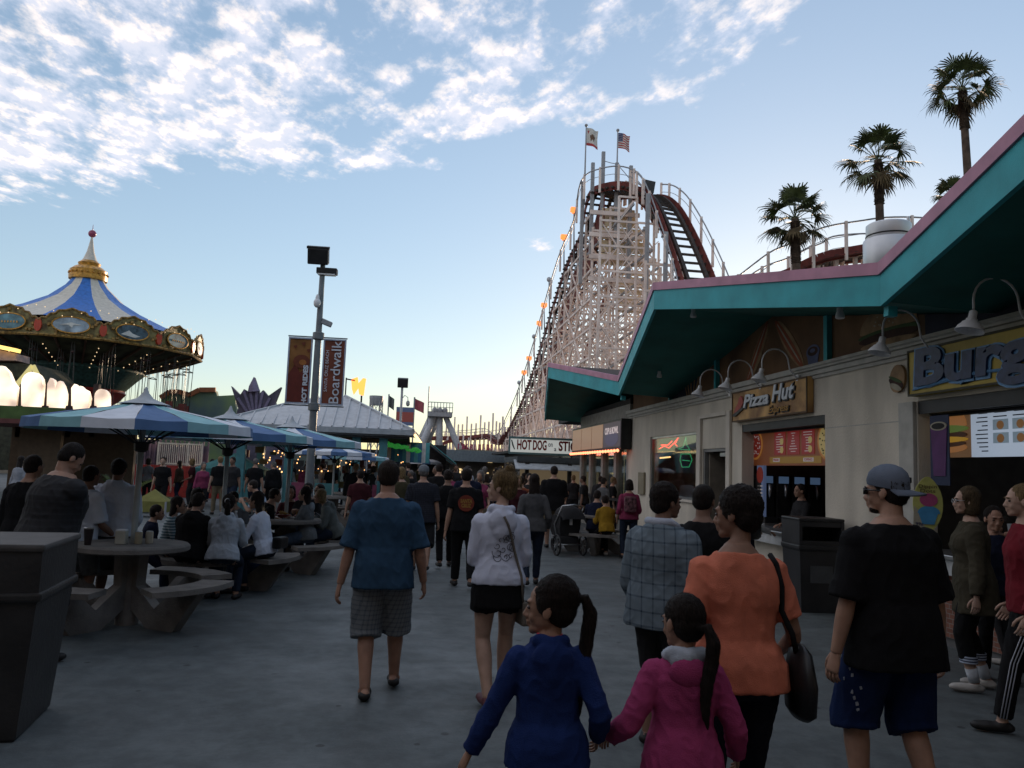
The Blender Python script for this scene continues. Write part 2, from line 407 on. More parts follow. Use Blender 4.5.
    # --- upper clothing
    if top:
        up = MB(); e2 = topw; rs = []
        zt = .520 if sex == 'm' else .508
        for z in [hem+(zt-hem)*i/11 for i in range(12)]:
            fz = interp([(a[0], a[1]) for a in tor]); fy = interp([(a[0], a[2]) for a in tor]); fo = interp([(a[0], a[3]) for a in tor])
            g = e2 if z < .40 else e2*.6; zc = max(z, .01)
            if z < .12: g += .010
            rs.append(ringf(T, z, fz(zc)+g+max(0, -z)*.10, fy(zc)+g+max(0, -z)*.06, fo(zc)))
        up.loft(rs)
        for (sh, e, wv) in arms:
            t1 = {'short': .72, 'half': .95, 'long': 1.93, 'cap': .42, 'none': .1, 'threeq': 1.45}[sleeve]
            kk = (.6+.4*w)*(1 if sex == 'm' else .9)
            rf = (lambda t: (ARM(min(t, .6))+e2*(.50+.85*t))*kk) if sleeve in ('short', 'half', 'cap') else (lambda t: (ARM(t)+e2*.9)*kk)
            pts, rr = seg(sh, e, wv, 0, t1, 12, rf); up.tube(pts, rr, 14); up.ell(sh, [(.053+e2*.75)*kk]*3)
        if hood:
            up.tube([T @ V(p) for p in ((-.05, .055, .48), (-.08, .0, .51), (-.075, -.06, .525), (0, -.095, .515), (.075, -.06, .525), (.08, .0, .51), (.05, .055, .48))], [.020, .026, .032, .036, .032, .026, .020], 10)
            up.ell(T @ V((0, -.105, .43)), (.112, .046, .095)); up.ell(T @ V((0, -.114, .37)), (.075, .036, .080))
        me = remesh(up, vox, 2)
        fold(me, fa, 11, seed+4, (1.1, 1.1, .55) if sleeve != 'long' else (1, 1, .7)); put('hoodie' if hood else ('jacket' if sleeve == 'long' else 'shirt'), me, top)
        if not hood and vox < .0115:
            z0 = zt-.004; rr_ = (.070 if sex == 'm' else .060); k_ = MB(); k_.tube([T @ V((cos(2*pi*i/24)*rr_*1.12, -.012+sin(2*pi*i/24)*rr_, z0+.010*sin(2*pi*i/24+pi))) for i in range(25)], .0065, 6, caps=False); put('collar', k_.mesh('c', [], True), top)
    # --- shoes
    if shoe:
        so = MB()
        for sd, (hp, k, a) in zip((-1, 1), legs):
            fd = V((sd*.16, 1, 0)).normalized() if len(feet) < 3 else V(feet[2]); b = a-V((0, 0, .04))
            so.tube([b-fd*.075, b-fd*.05, b+fd*.02, b+fd*.10, b+fd*.17, b+fd*.20], [.022, .042, .045, .047, .038, .018], 12, flat=.78)
            so.tube([a+V((0, 0, .0)), a-V((0, 0, .03))], [.044, .046], 12)
        me = remesh(so, min(vox, .011), 1); put('shoes', me, shoe)
    if socks:
        so = MB()
        for (hp, k, a) in legs: so.tube([lerp(a, k, .02), lerp(a, k, .30)], [.043, .050], 12)
        put('socks', so.mesh('socks', [], True), sock_m)
    # --- hair
    if hair:
        hr = MB(); HEh = lambda c, r: HE(hr, c, r)
        HEh((0, -.022, .034), (.083, .094, .092)); HEh((0, -.045, -.005), (.076, .066, .075))
        if hair == 'crop': pass
        if hair in ('pony', 'bun', 'long', 'bob', 'curly'):
            HEh((-.058, .0, .02), (.026, .045, .05)); HEh((.058, .0, .02), (.026, .045, .05)); HEh((0, -.03, .045), (.084, .094, .092))
        if hair == 'pony' or hair == 'lowpony':
            z0 = .035 if hair == 'pony' else -.02
            pp = [(0, -.10, z0), (.008, -.145, z0+.012), (.02, -.165, z0-.05), (.02, -.15, -.14), (.0, -.135, -.24), (-.01, -.13, -.34), (0, -.13, -.41)]
            hr.tube([HM @ V(p) for p in pp], [.02, .026, .036, .038, .034, .024, .008], 12)
        if hair == 'bun':
            HEh((.005, -.055, .135), (.045, .044, .036)); HEh((.025, -.06, .165), (.024, .02, .018)); HEh((0, -.03, .055), (.092, .104, .095)); HEh((-.02, -.07, .15), (.02, .02, .02)); HEh((0, -.07, -.01), (.078, .055, .08)); HEh((-.03, -.05, .16), (.014, .016, .02))
        if hair == 'long':
            hr.loft([[HM @ V((cos(2*pi*k/16)*rx, -.05+sin(2*pi*k/16)*ry-y, z)) for k in range(16)] for z, rx, ry, y in ((.03, .08, .06, 0), (-.06, .088, .055, .005), (-.14, .092, .042, .02), (-.22, .088, .034, .03), (-.30, .07, .026, .035), (-.36, .04, .015, .035))])
        if hair == 'bob':
            hr.loft([[HM @ V((cos(2*pi*k/16)*rx, -.035+sin(2*pi*k/16)*ry, z)) for k in range(16)] for z, rx, ry in ((.04, .088, .085), (-.02, .095, .075), (-.08, .098, .07), (-.115, .085, .06))])
        if hair == 'curly': HEh((0, -.026, .040), (.092, .104, .098)); HEh((0, -.055, -.01), (.082, .066, .080))
        me = remesh(hr, min(vox, .012)*.8, 1); 
        fold(me, .0045 if hair == 'curly' else .0035 if hair != 'crop' else .002, 40, seed, (1, 1, 1 if hair == 'curly' else .25))
        if vox < .012: strands(me, HM, hair, 700 if vox < .01 else 350, headk, seed)
        put('hair', me, hairm_ or M_HAIR)
    # --- face details
    if vox < .014:
        ey = MB(); eb = MB()
        for q in (-1, 1):
            HE(ey, (q*.031, .0775, -.002), (.0135, .010, .0075))
            eb.tube([HM @ V((q*.014, .093, .017)), HM @ V((q*.032, .092, .022)), HM @ V((q*.050, .078, .017))], [.003, .0042, .002], 6)
        put('eyes', ey.mesh('eyes', [], True), M_EYE); put('eyebrows', eb.mesh('eb', [], True), hairm_ or M_HAIR)
    if extra: extra(dict(root=root, T=T, HM=HM, s=s, put=put, arms=arms, legs=legs, P=P, R3=R3, w=w, deep=deep))
    return root
M_HAIR = hairm('hair_dark', (.020, .013, .010)); M_EYE = mat('eye_dark', (.05, .035, .03), rough=.15, var=.1)
M_BLOND = hairm('hair_blond', (.24, .16, .075)); M_BROWN = hairm('hair_brown', (.03, .018, .012)); M_GREYHAIR = hairm('hair_grey', (.16, .15, .14))
# ---------------------------------------------------------------- sky, sun, camera, ground
SUN_EL, SUN_AZ = 4.5, 28.0      # azimuth from +Y, positive = right
def make_world():
    w = bpy.data.worlds.new('World'); SC.world = w; w.use_nodes = True; t = w.node_tree; N = t.nodes; L = t.links
    bg = N['Background']; sky = N.new('ShaderNodeTexSky'); sky.sky_type = 'NISHITA'; sky.sun_disc = False
    sky.sun_elevation = R(SUN_EL); sky.sun_rotation = R(SUN_AZ); sky.altitude = 0; sky.air_density = 1.0; sky.dust_density = .3; sky.ozone_density = 1.3
    tc = N.new('ShaderNodeTexCoord'); sp = N.new('ShaderNodeSeparateXYZ'); L.new(tc.outputs['Generated'], sp.inputs[0])
    def m(op, *a):
        n = N.new('ShaderNodeMath'); n.operation = op
        for i, q in enumerate(a):
            if isinstance(q, (int, float)): n.inputs[i].default_value = q
            else: L.new(q, n.inputs[i])
        return n.outputs[0]
    def ss(x, a, b):
        n = N.new('ShaderNodeMapRange'); n.interpolation_type = 'SMOOTHSTEP'; n.inputs[1].default_value = a; n.inputs[2].default_value = b; L.new(x, n.inputs[0]); return n.outputs[0]
    z = m('MAXIMUM', sp.outputs[2], .03); u = m('DIVIDE', sp.outputs[0], z); v = m('DIVIDE', sp.outputs[1], z)
    cb = N.new('ShaderNodeCombineXYZ'); L.new(u, cb.inputs[0]); L.new(v, cb.inputs[1])
    def noise(sc, det=5, off=(0, 0, 0), rough=.55, rot=0, st=(1, 1, 1), dist=0):
        mp = N.new('ShaderNodeMapping'); L.new(cb.outputs[0], mp.inputs[0]); mp.inputs['Location'].default_value = off; mp.inputs['Rotation'].default_value = (0, 0, rot); mp.inputs['Scale'].default_value = st
        n = N.new('ShaderNodeTexNoise'); n.inputs['Scale'].default_value = sc; n.inputs['Detail'].default_value = det; n.inputs['Roughness'].default_value = rough; n.inputs['Distortion'].default_value = dist
        L.new(mp.outputs[0], n.inputs[0]); return n.outputs['Fac']
    big = noise(3.1, 2, (3.3, 1.1, 0), .5, .9, (1, .6, 1)); mid = noise(8.6, 9, (2.7, 4.2, 0), .60, .9, (1, .62, 1), .05)
    mid2 = noise(8.6, 9, (2.7+.022, 4.2-.02, 0), .60, .9, (1, .62, 1), .05)
    # bank of altocumulus: everything nearer than a slanting edge, and left of u = .85
    e1 = ss(m('SUBTRACT', m('ADD', 2.72, m('MULTIPLY', u, -.40)), v), -.35, .45)
    e2 = ss(m('SUBTRACT', m('ADD', 2.62, m('MULTIPLY', u, -.55)), v), .0, .30)
    right = ss(u, -.35, .05)
    mx = m('ADD', m('MULTIPLY', e1, m('SUBTRACT', 1.0, right)), m('MULTIPLY', e2, right))
    reg = m('MULTIPLY', mx, ss(m('SUBTRACT', .95, u), 0.0, .30))
    def patch(cx, cy, rx, ry, a):
        dx = m('DIVIDE', m('SUBTRACT', u, cx), rx); dy = m('DIVIDE', m('SUBTRACT', v, cy), ry)
        return m('MULTIPLY', a, m('EXPONENT', m('MULTIPLY', -1.0, m('ADD', m('MULTIPLY', dx, dx), m('MULTIPLY', dy, dy)))))
    extra = m('ADD', patch(.0, 2.62, .26, .12, 1.0), m('ADD', patch(.54, 3.44, .12, .24, .95), m('ADD', patch(.26, 3.45, .22, .16, .52), patch(-1.55, 3.35, .3, .2, .7))))
    reg = m('ADD', m('ADD', reg, extra), m('MULTIPLY', m('MULTIPLY', ss(u, -.25, -.7), mx), .16))
    dens = m('ADD', m('ADD', m('MULTIPLY', mid, .95), m('MULTIPLY', big, .70)), m('MULTIPLY', m('SUBTRACT', reg, 1.0), .62))
    dens2 = m('ADD', m('ADD', m('MULTIPLY', mid2, .95), m('MULTIPLY', big, .70)), m('MULTIPLY', m('SUBTRACT', reg, 1.0), .62))
    al = m('MULTIPLY', ss(dens, .71, .97), .78)
    lit = ss(m('SUBTRACT', dens, dens2), -.03, .075)
    thick = ss(dens, .80, 1.05)
    cm = N.new('ShaderNodeMix'); cm.data_type = 'RGBA'; L.new(m('ADD', m('MULTIPLY', lit, .75), m('MULTIPLY', thick, .20)), cm.inputs[0])
    cm.inputs[6].default_value = (*CLD_LO, 1); cm.inputs[7].default_value = (*CLD_HI, 1)
    fin = N.new('ShaderNodeMix'); fin.data_type = 'RGBA'; L.new(al, fin.inputs[0]); gm = N.new('ShaderNodeGamma'); gm.inputs[1].default_value = SKYG; L.new(sky.outputs[0], gm.inputs[0]); sc_ = N.new('ShaderNodeMix'); sc_.data_type = 'RGBA'; sc_.blend_type = 'MULTIPLY'; sc_.inputs[0].default_value = 1; sc_.inputs[7].default_value = SKYK; L.new(gm.outputs[0], sc_.inputs[6]); L.new(sc_.outputs[2], fin.inputs[6]); L.new(cm.outputs[2], fin.inputs[7])
    L.new(fin.outputs[2], bg.inputs['Color']); bg.inputs['Strength'].default_value = SKY_S
SKY_S = .15; SKYG = .62; SKYK = (1.06, 1.19, 1.43, 1); CLD_LO = (2.7, 2.8, 3.25); CLD_HI = (4.4, 3.85, 3.5)
make_world()
sd = bpy.data.lights.new('sun', 'SUN'); sd.energy = 2.0; sd.angle = R(.5); sd.color = (1.0, .72, .48)
so = bpy.data.objects.new('sun', sd); COL.objects.link(so)
_dir = V((sin(R(SUN_AZ))*cos(R(SUN_EL)), cos(R(SUN_AZ))*cos(R(SUN_EL)), sin(R(SUN_EL))))
so.rotation_euler = _dir.to_track_quat('Z', 'Y').to_euler(); so.location = _dir*60
cd = bpy.data.cameras.new('camera'); cam = bpy.data.objects.new('camera', cd); COL.objects.link(cam); SC.camera = cam
cd.sensor_width = 36; cd.lens = 36*F/1024; cd.clip_start = .05; cd.clip_end = 5000
cam.matrix_world = M4(((BAS[0].x, BAS[1].x, -BAS[2].x, 0), (BAS[0].y, BAS[1].y, -BAS[2].y, 0), (BAS[0].z, BAS[1].z, -BAS[2].z, CH), (0, 0, 0, 1)))
SC.view_settings.view_transform = 'Standard'; SC.view_settings.look = 'None'; SC.view_settings.exposure = EXPO = 1.08; SC.view_settings.gamma = 1
# ground
def ground_mat():
    m, t, b = nt('concrete_paving'); N = t.nodes; L = t.links; tc = N.new('ShaderNodeTexCoord')
    def noise(sc, det, rough=.6, off=0):
        n = N.new('ShaderNodeTexNoise'); n.inputs['Scale'].default_value = sc; n.inputs['Detail'].default_value = det; n.inputs['Roughness'].default_value = rough
        mp = N.new('ShaderNodeMapping'); mp.inputs['Location'].default_value = (off, off*2, 0); L.new(tc.outputs['Object'], mp.inputs[0]); L.new(mp.outputs[0], n.inputs[0]); return n.outputs['Fac']
    r1 = N.new('ShaderNodeValToRGB'); r1.color_ramp.elements[0].position = .3; r1.color_ramp.elements[0].color = (.062, .076, .080, 1); r1.color_ramp.elements[1].position = .72; r1.color_ramp.elements[1].color = (.122, .142, .146, 1)
    L.new(noise(.55, 9, .62), r1.inputs[0])
    r2 = N.new('ShaderNodeValToRGB'); r2.color_ramp.elements[0].position = .42; r2.color_ramp.elements[0].color = (.74, .74, .74, 1); r2.color_ramp.elements[1].position = .6; r2.color_ramp.elements[1].color = (1.05, 1.05, 1.05, 1)
    L.new(noise(5.0, 8, .7, 3), r2.inputs[0])
    mu = N.new('ShaderNodeMix'); mu.data_type = 'RGBA'; mu.blend_type = 'MULTIPLY'; mu.inputs[0].default_value = 1; L.new(r1.outputs[0], mu.inputs[6]); L.new(r2.outputs[0], mu.inputs[7])
    # gum spots and small stains
    vo = N.new('ShaderNodeTexVoronoi'); vo.inputs['Scale'].default_value = 2.9; L.new(tc.outputs['Object'], vo.inputs['Vector']); vo.inputs['Randomness'].default_value = 1
    nv = noise(24, 3, .6, 6); ad = N.new('ShaderNodeMath'); ad.operation = 'MULTIPLY_ADD'; L.new(nv, ad.inputs[0]); ad.inputs[1].default_value = .09; L.new(vo.outputs['Distance'], ad.inputs[2])
    rs = N.new('ShaderNodeValToRGB'); rs.color_ramp.elements[0].position = .115; rs.color_ramp.elements[0].color = (.35, .35, .34, 1); rs.color_ramp.elements[1].position = .135; rs.color_ramp.elements[1].color = (1, 1, 1, 1); L.new(ad.outputs[0], rs.inputs[0])
    m2 = N.new('ShaderNodeMix'); m2.data_type = 'RGBA'; m2.blend_type = 'MULTIPLY'; m2.inputs[0].default_value = 1; L.new(mu.outputs[2], m2.inputs[6]); L.new(rs.outputs[0], m2.inputs[7])
    L.new(m2.outputs[2], b.inputs['Base Color'])
    rr = N.new('ShaderNodeMapRange'); L.new(noise(1.3, 6, .6, 9), rr.inputs[0]); rr.inputs[1].default_value = .35; rr.inputs[2].default_value = .7; rr.inputs[3].default_value = .5; rr.inputs[4].default_value = .85; L.new(rr.outputs[0], b.inputs['Roughness'])
    bp = N.new('ShaderNodeBump'); bp.inputs['Strength'].default_value = .35; bp.inputs['Distance'].default_value = .01; L.new(noise(40, 8, .7, 2), bp.inputs['Height']); L.new(bp.outputs[0], b.inputs['Normal'])
    return m
g = MB(); g.add([(-900, -300, 0), (900, -300, 0), (900, 1800, 0), (-900, 1800, 0)], [(0, 1, 2, 3)]); struct(g.build('ground', ground_mat()))
# ---------------------------------------------------------------- food building on the right
W = 5.79; HB = 6.4
M_STUC = mat('stucco', (.60, .55, .46), rough=.92, var=.13, scale=2.2, stretch=(1, 1, .3), bump=.5, bscale=90, spec=.2)
M_STUC2 = mat('stucco_panel', (.62, .57, .49), rough=.9, var=.06, scale=4, bump=.3, bscale=90, spec=.2)
M_TRIM = mat('trim_cream', (.42, .41, .37), rough=.7, var=.1)
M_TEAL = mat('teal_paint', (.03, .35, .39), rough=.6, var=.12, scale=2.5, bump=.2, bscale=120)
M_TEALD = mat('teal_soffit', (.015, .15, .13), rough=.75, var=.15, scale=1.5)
M_PINK = mat('pink_cap', (.50, .24, .33), rough=.6, var=.12, scale=3)
M_DARK = mat('dark_interior', (.02, .02, .02), rough=.8, var=.3)
M_BLACK = mat('black_paint', (.016, .016, .017), rough=.5, var=.2)
M_GLASS = None
def glass(name='window_glass', tint=(.9, .95, .95), rough=.03):
    if name in _mc: return _mc[name]
    m, t, b = nt(name); N = t.nodes; L = t.links; out = N['Material Output']
    tr = N.new('ShaderNodeBsdfTransparent'); tr.inputs[0].default_value = (*tint, 1); gl = N.new('ShaderNodeBsdfGlossy'); gl.inputs['Roughness'].default_value = rough
    fr = N.new('ShaderNodeFresnel'); fr.inputs[0].default_value = 1.22; mx = N.new('ShaderNodeMixShader'); fm = N.new('ShaderNodeMath'); fm.operation = 'MULTIPLY'; fm.inputs[1].default_value = .4; L.new(fr.outputs[0], fm.inputs[0]); L.new(fm.outputs[0], mx.inputs[0]); L.new(tr.outputs[0], mx.inputs[1]); L.new(gl.outputs[0], mx.inputs[2]); L.new(mx.outputs[0], out.inputs[0])
    _mc[name] = m; return m
M_GLASS = glass()
M_ALU = mat('aluminium', (.42, .43, .44), rough=.35, metal=.9, var=.1)
M_WHITE = mat('white_enamel', (.72, .73, .74), rough=.35, var=.05)
bld = empty('food_stall_building', (W, 12, 0), 0, 'long cream stucco food building under a folded teal roof with pink cap, right side', 'building')
BO = V((W, 12, 0))
def bp(mb, name, m, parent=None, smooth=False):
    mb.v = [p-BO for p in mb.v]
    if parent and parent is not bld: pass
    return mb.build(name, m, parent or bld, smooth)
Y0, Y1 = 1.2, 21.15; ZL = 3.30; T_ = .22
yb1 = 8.62; yp0, yp1 = wp(825, 413, W).y, wp(742, 428, W).y; yd0, yd1 = 14.3, 15.55; yw0, yw1 = 15.95, 19.17
wl = MB()
def wall(y0, y1, z0, z1): wl.b2((W, y0, z0), (W+T_, y1, z1))
wall(Y0, yb1, 2.66, ZL); wall(Y0, yb1, 0, .92); wall(yb1, yp0, 0, ZL)
wall(yp0, yp1, 2.64, ZL); wall(yp0, yp1, 0, .84); wall(yp1, yd0, 0, ZL); wall(yd0, yd1, 2.25, 2.62); wall(yd0, yd1, 2.62, ZL)
wall(yd1, yw0, 0, ZL); wall(yw0, yw1, 0, 1.2); wall(yw0, yw1, 2.62, ZL); wall(yw1, Y1, 0, ZL)
bp(wl, 'wall', M_STUC)
# pilaster strips beside the recessed door bay and the two order openings
pl = MB()
for y in (yd1+.13, yd0-.14): pl.b2((W-.055, y-.09, 0), (W-.002, y+.09, 2.93), bev=.01)
pl.b2((W-.055, yd0-.05+.01, 2.86), (W-.002, yd1+.04, 2.93)); bp(pl, 'door_surround', M_STUC2)
pl = MB(); pl.b2((W-.05, yb1+.02, 0), (W-.002, yb1+.30, 2.66), bev=.01); bp(pl, 'pilaster', M_TRIM)
kb = MB(); kb.b2((W-.03, Y0, 0), (W-.002, yp1, .10)); bp(kb, 'base_board', mat('base_grey', (.12, .12, .12)))
# brick dado below the near serving counter
br, t, b = nt('red_brick'); bt = t.nodes.new('ShaderNodeTexBrick'); bt.inputs['Color1'].default_value = (.22, .085, .055, 1); bt.inputs['Color2'].default_value = (.15, .06, .04, 1); bt.inputs['Mortar'].default_value = (.2, .19, .17, 1); bt.inputs['Scale'].default_value = 5
tcn = t.nodes.new('ShaderNodeTexCoord'); mpn = t.nodes.new('ShaderNodeMapping'); mpn.inputs['Rotation'].default_value = (0, R(90), R(90)); t.links.new(tcn.outputs['Object'], mpn.inputs[0]); t.links.new(mpn.outputs[0], bt.inputs[0]); t.links.new(bt.outputs[0], b.inputs['Base Color']); b.inputs['Roughness'].default_value = .9
kb = MB(); kb.b2((W-.06, Y0, .10), (W-.032, yb1, .88)); bp(kb, 'brick_dado', br)
lg = MB(); lg.b2((W-.10, Y0, ZL), (W+T_+.02, Y1+.02, ZL+.09), bev=.012); lg.b2((W-.06, Y0, ZL-.07), (W-.002, Y1, ZL-.003)); lg.b2((W-.03, Y0, ZL-.12), (W-.002, Y1, ZL-.073)); bp(lg, 'ledge', M_TRIM)
cn = MB()
cn.tube([(W-.115, Y0, ZL+.045), (W-.115, 11.5, ZL+.045)], .012, 6); bp(cn, 'conduit', M_TRIM)
jn = MB(); jn.b2((W-.004, yb1+.31, 2.44), (W-.001, yp0-.02, 2.452)); bp(jn, 'wall_joint', M_TRIM)
jn = MB(); jn.b2((W-.004, yw0+1.5, 2.9), (W-.001, yw0+1.51, 3.17)); bp(jn, 'wall_joint', M_TRIM)
# ends, back, rooms
en = MB(); en.b2((W+T_+.001, Y1-.2, 0), (13, Y1, 5.0)); en.b2((W+T_+.001, Y0, 0), (13, Y0+.2, 5.0)); en.b2((13, Y0, 0), (13.2, Y1, 5.0)); bp(en, 'end_wall', M_STUC)
rm = MB()
rm.b2((9.2, Y0+.2, 0), (9.3, Y1-.2, 3.25)); rm.b2((W+T_, Y0+.2, 3.02), (9.2, Y1-.2, 3.08))
for y in (yb1+.9, yp1+.25, yd1+.22): rm.b2((W+T_, y, 0), (9.2, y+.08, 3.02))
bp(rm, 'room_partitions', mat('kitchen_wall', (.16, .15, .14), rough=.8))
# serving counters
for (a, b_, z) in ((Y0+.3, yb1-.02, .93), (yp0-.02, yp1+.02, .86)):
    c = MB(); c.b2((W-.22, a, z), (W+.45, b_, z+.05), bev=.012); bp(c, 'serving_counter', M_ALU)
    c = MB(); c.b2((W-.18, a+.05, z-.16), (W-.165, b_-.05, z-.004)); bp(c, 'counter_apron', mat('apron_grey', (.50, .52, .52), rough=.5))
# shutters rolled up over each opening
for (a, b_) in ((Y0+.3, yb1), (yp0, yp1)):
    c = MB()
    for k in range(4): c.tube([(W+.10+.03*k, a, 2.60-.035*k), (W+.10+.03*k, b_, 2.60-.035*k)], .022, 8)
    c.b2((W+.01, a, 2.51), (W+.05, b_, 2.655)); bp(c, 'roller_shutter', M_BLACK)
# door frame and opening
fr = MB(); fr.b2((W+.02, yd0, 0), (W+.10, yd0+.06, 2.25)); fr.b2((W+.02, yd1-.06, 0), (W+.10, yd1, 2.25)); fr.b2((W+.02, yd0+.06, 2.19), (W+.10, yd1-.06, 2.25)); bp(fr, 'door_frame', mat('door_frame_grey', (.20, .20, .19), rough=.5))
dr = MB(); dr.box((W+.55, yd1-.10, 1.09), (.9, .045, 2.16)); d_ = bp(dr, 'door', mat('door_tan', (.22, .19, .15), rough=.6))
hd = MB(); hd.tube([(W+.9, yd1-.13, 1.02), (W+.9, yd1-.19, 1.02), (W+.82, yd1-.19, 1.02)], .011, 8); hd.v = [p-BO for p in hd.v]; hd.build('door_handle', M_ALU, d_)
cl = MB(); cl.box((W+.09, yd0+.35, 2.13), (.06, .3, .07)); bp(cl, 'door_closer', M_ALU)
# big window
fr = MB()
for a, b_, c, d in ((yw0, yw0+.05, 1.2, 2.62), (yw1-.05, yw1, 1.2, 2.62), (yw0+.05, yw1-.05, 1.2, 1.25), (yw0+.05, yw1-.05, 2.57, 2.62)): fr.b2((W+.03, a, c), (W+.09, b_, d))
wf = bp(fr, 'window_frame', M_ALU)
p = MB(); p.b2((W+.055, yw0+.05, 1.25), (W+.063, yw1-.05, 2.57)); p.v = [q-BO for q in p.v]; p.build('window_glass', M_GLASS, wf)
sl = MB(); sl.b2((W-.05, yw0-.06, 1.15), (W-.002, yw1+.06, 1.20), bev=.008); bp(sl, 'window_sill', M_STUC2)
# ---- folded roof: zigzag front edge, valleys near the wall, peaks jutting out
def front(k):  # k even = valley, odd = peak
    y = 7.45+5.2*k
    return (V((4.62, y, 3.93)) if k % 2 == 0 else V((3.84, y, 4.87)))
def back(k): return V((12.5, 7.45+5.2*k, 3.62 if k % 2 == 0 else 4.66))
KS = list(range(-2, 5))
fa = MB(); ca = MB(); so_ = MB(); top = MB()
for k0, k1 in zip(KS, KS[1:]):
    A, B = front(k0), front(k1); C, D = back(k1), back(k0); z = V((0, 0, 1)); n_ = V((B.y-A.y, -(B.x-A.x), 0)).normalized()*.05
    if n_.x > 0: n_ = -n_
    dz0, dz1 = .45, .13
    fa.prism([A-z*dz0, B-z*dz0, B-z*dz1, A-z*dz1], n_*.0, -n_*1.0)
    ca.prism([A-z*(dz1-.002), B-z*(dz1-.002), B, A], n_*.45, -n_*1.2)
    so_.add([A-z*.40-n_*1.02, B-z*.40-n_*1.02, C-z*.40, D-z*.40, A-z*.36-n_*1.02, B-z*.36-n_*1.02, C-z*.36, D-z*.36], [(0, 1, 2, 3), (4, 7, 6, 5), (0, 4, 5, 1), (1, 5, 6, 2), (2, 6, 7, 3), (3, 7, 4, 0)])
    top.add([A-z*.14-n_*1.25, B-z*.14-n_*1.25, C-z*.12, D-z*.12, A-z*.06-n_*1.25, B-z*.06-n_*1.25, C-z*.04, D-z*.04], [(0, 1, 2, 3), (4, 7, 6, 5), (0, 4, 5, 1), (1, 5, 6, 2), (2, 6, 7, 3), (3, 7, 4, 0)])
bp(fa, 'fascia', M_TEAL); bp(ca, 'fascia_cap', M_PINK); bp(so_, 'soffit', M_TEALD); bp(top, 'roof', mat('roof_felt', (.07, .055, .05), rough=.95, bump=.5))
# valley beams reaching back to the wall
vb = MB()
for k in (0, 2): A = front(k); vb.bar((A.x+.06, A.y, A.z-.50), (A.x+.16, A.y, A.z-.505), .08, .10)
for q_ in vb.islands(): bp(q_, 'valley_beam_end', M_TEAL)
# painted panels in the gables above the ledge
M_MUR = mat('mural_ground', (.16, .085, .04), rough=.8, var=.35, scale=1.1)
M_MUR2 = mat('mural_navy', (.02, .025, .05), rough=.8, var=.4, scale=1.5)
def soffz(y, x=W):
    t = (y-7.45)/5.2; k = math.floor(t); f = t-k
    a = front(k)*(1-f)+front(k+1)*f; c = back(k)*(1-f)+back(k+1)*f; g = (x-a.x)/(c.x-a.x); return a.z+(c.z-a.z)*g-.40
mu = MB(); mats = [M_MUR, M_MUR2]
ys = [Y0, 2.3, 4.9, 7.45, 8.6, 10.0, 11.0, 12.65, 14.5, 16.2, 17.85, Y1]
for a, b_ in zip(ys, ys[1:]):
    mi = 1 if (a in (4.9, 7.45, 16.2)) else 0
    mu.prism([(W+.1, a, ZL+.09), (W+.1, b_, ZL+.09), (W+.1, b_, soffz(b_)), (W+.1, a, soffz(a))], (0, 0, 0), (.06, 0, 0), mi)
bp(mu, 'gable_panel', mats)
ps = MB()
for y in (10.75, 15.0, 17.85, 5.3): ps.b2((W+.02, y-.05, ZL+.09), (W+.098, y+.05, soffz(y)-.003))
for q_ in ps.islands(): bp(q_, 'gable_post', M_TEAL)
def disc(mb, y, z, ry, rz, x0, x1, mi=0, n=26, rot=0, half=None):
    pts = []
    for i in range(n):
        a = 2*pi*i/n; u_, w_ = cos(a)*ry, sin(a)*rz
        if half == 'top': w_ = max(w_, -rz*.05)
        if half == 'bot': w_ = min(w_, rz*.05)
        pts.append((x1, y+u_*cos(rot)-w_*sin(rot), z+u_*sin(rot)+w_*cos(rot)))
    mb.prism(pts, (x0-x1, 0, 0), (0, 0, 0), mi)
M_BUN = mat('painted_bun', (.30, .19, .10), rough=.8, var=.25, scale=5); M_MEAT = mat('painted_meat', (.045, .018, .012), rough=.8, var=.3); M_LEAF = mat('painted_leaf', (.05, .09, .03), rough=.8); M_CREAM = mat('painted_cream', (.36, .33, .25), rough=.8); M_SAUS = mat('painted_sausage', (.28, .075, .035), rough=.8)
# hamburger painting
mu = MB(); x = W+.098
disc(mu, 9.35, 3.66, .62, .30, x-.006, x, 0, half='top'); disc(mu, 9.35, 3.60, .66, .06, x-.008, x, 2); disc(mu, 9.35, 3.55, .64, .07, x-.010, x, 1); disc(mu, 9.35, 3.47, .60, .05, x-.011, x, 0)
for i in range(16):
    a = random.uniform(.3, 2.8); r_ = random.uniform(.2, .8); disc(mu, 9.35+cos(a)*.62*r_, 3.68+sin(a)*.25*r_, .016, .010, x-.010, x, 3, 8)
bp(mu, 'hamburger_painting', [M_BUN, M_MEAT, M_LEAF, M_CREAM])
mu = MB()
for yy, rot in ((12.0, .75), (13.2, -.85)):
    disc(mu, yy, 3.86, .62, .15, x-.006, x, 0, rot=rot); disc(mu, yy+.03, 3.87, .66, .085, x-.010, x, 1, rot=rot); disc(mu, yy+.03, 3.88, .55, .018, x-.013, x, 2, rot=rot)
bp(mu, 'hot_dog_painting', [M_BUN, M_SAUS, M_CREAM])
mu = MB(); disc(mu, 11.25, 3.62, .20, .11, x-.006, x, 0); disc(mu, 11.25, 3.63, .15, .07, x-.009, x, 1); disc(mu, 11.25, 3.64, .08, .03, x-.012, x, 0); mu.prism([(x, 11.07, 3.60), (x, 11.43, 3.60), (x, 11.38, 3.40), (x, 11.12, 3.40)], (-.005, 0, 0), (0, 0, 0), 0); bp(mu, 'sundae_painting', [mat('painted_blue', (.10, .12, .22), rough=.8), M_MEAT])
mu = MB()
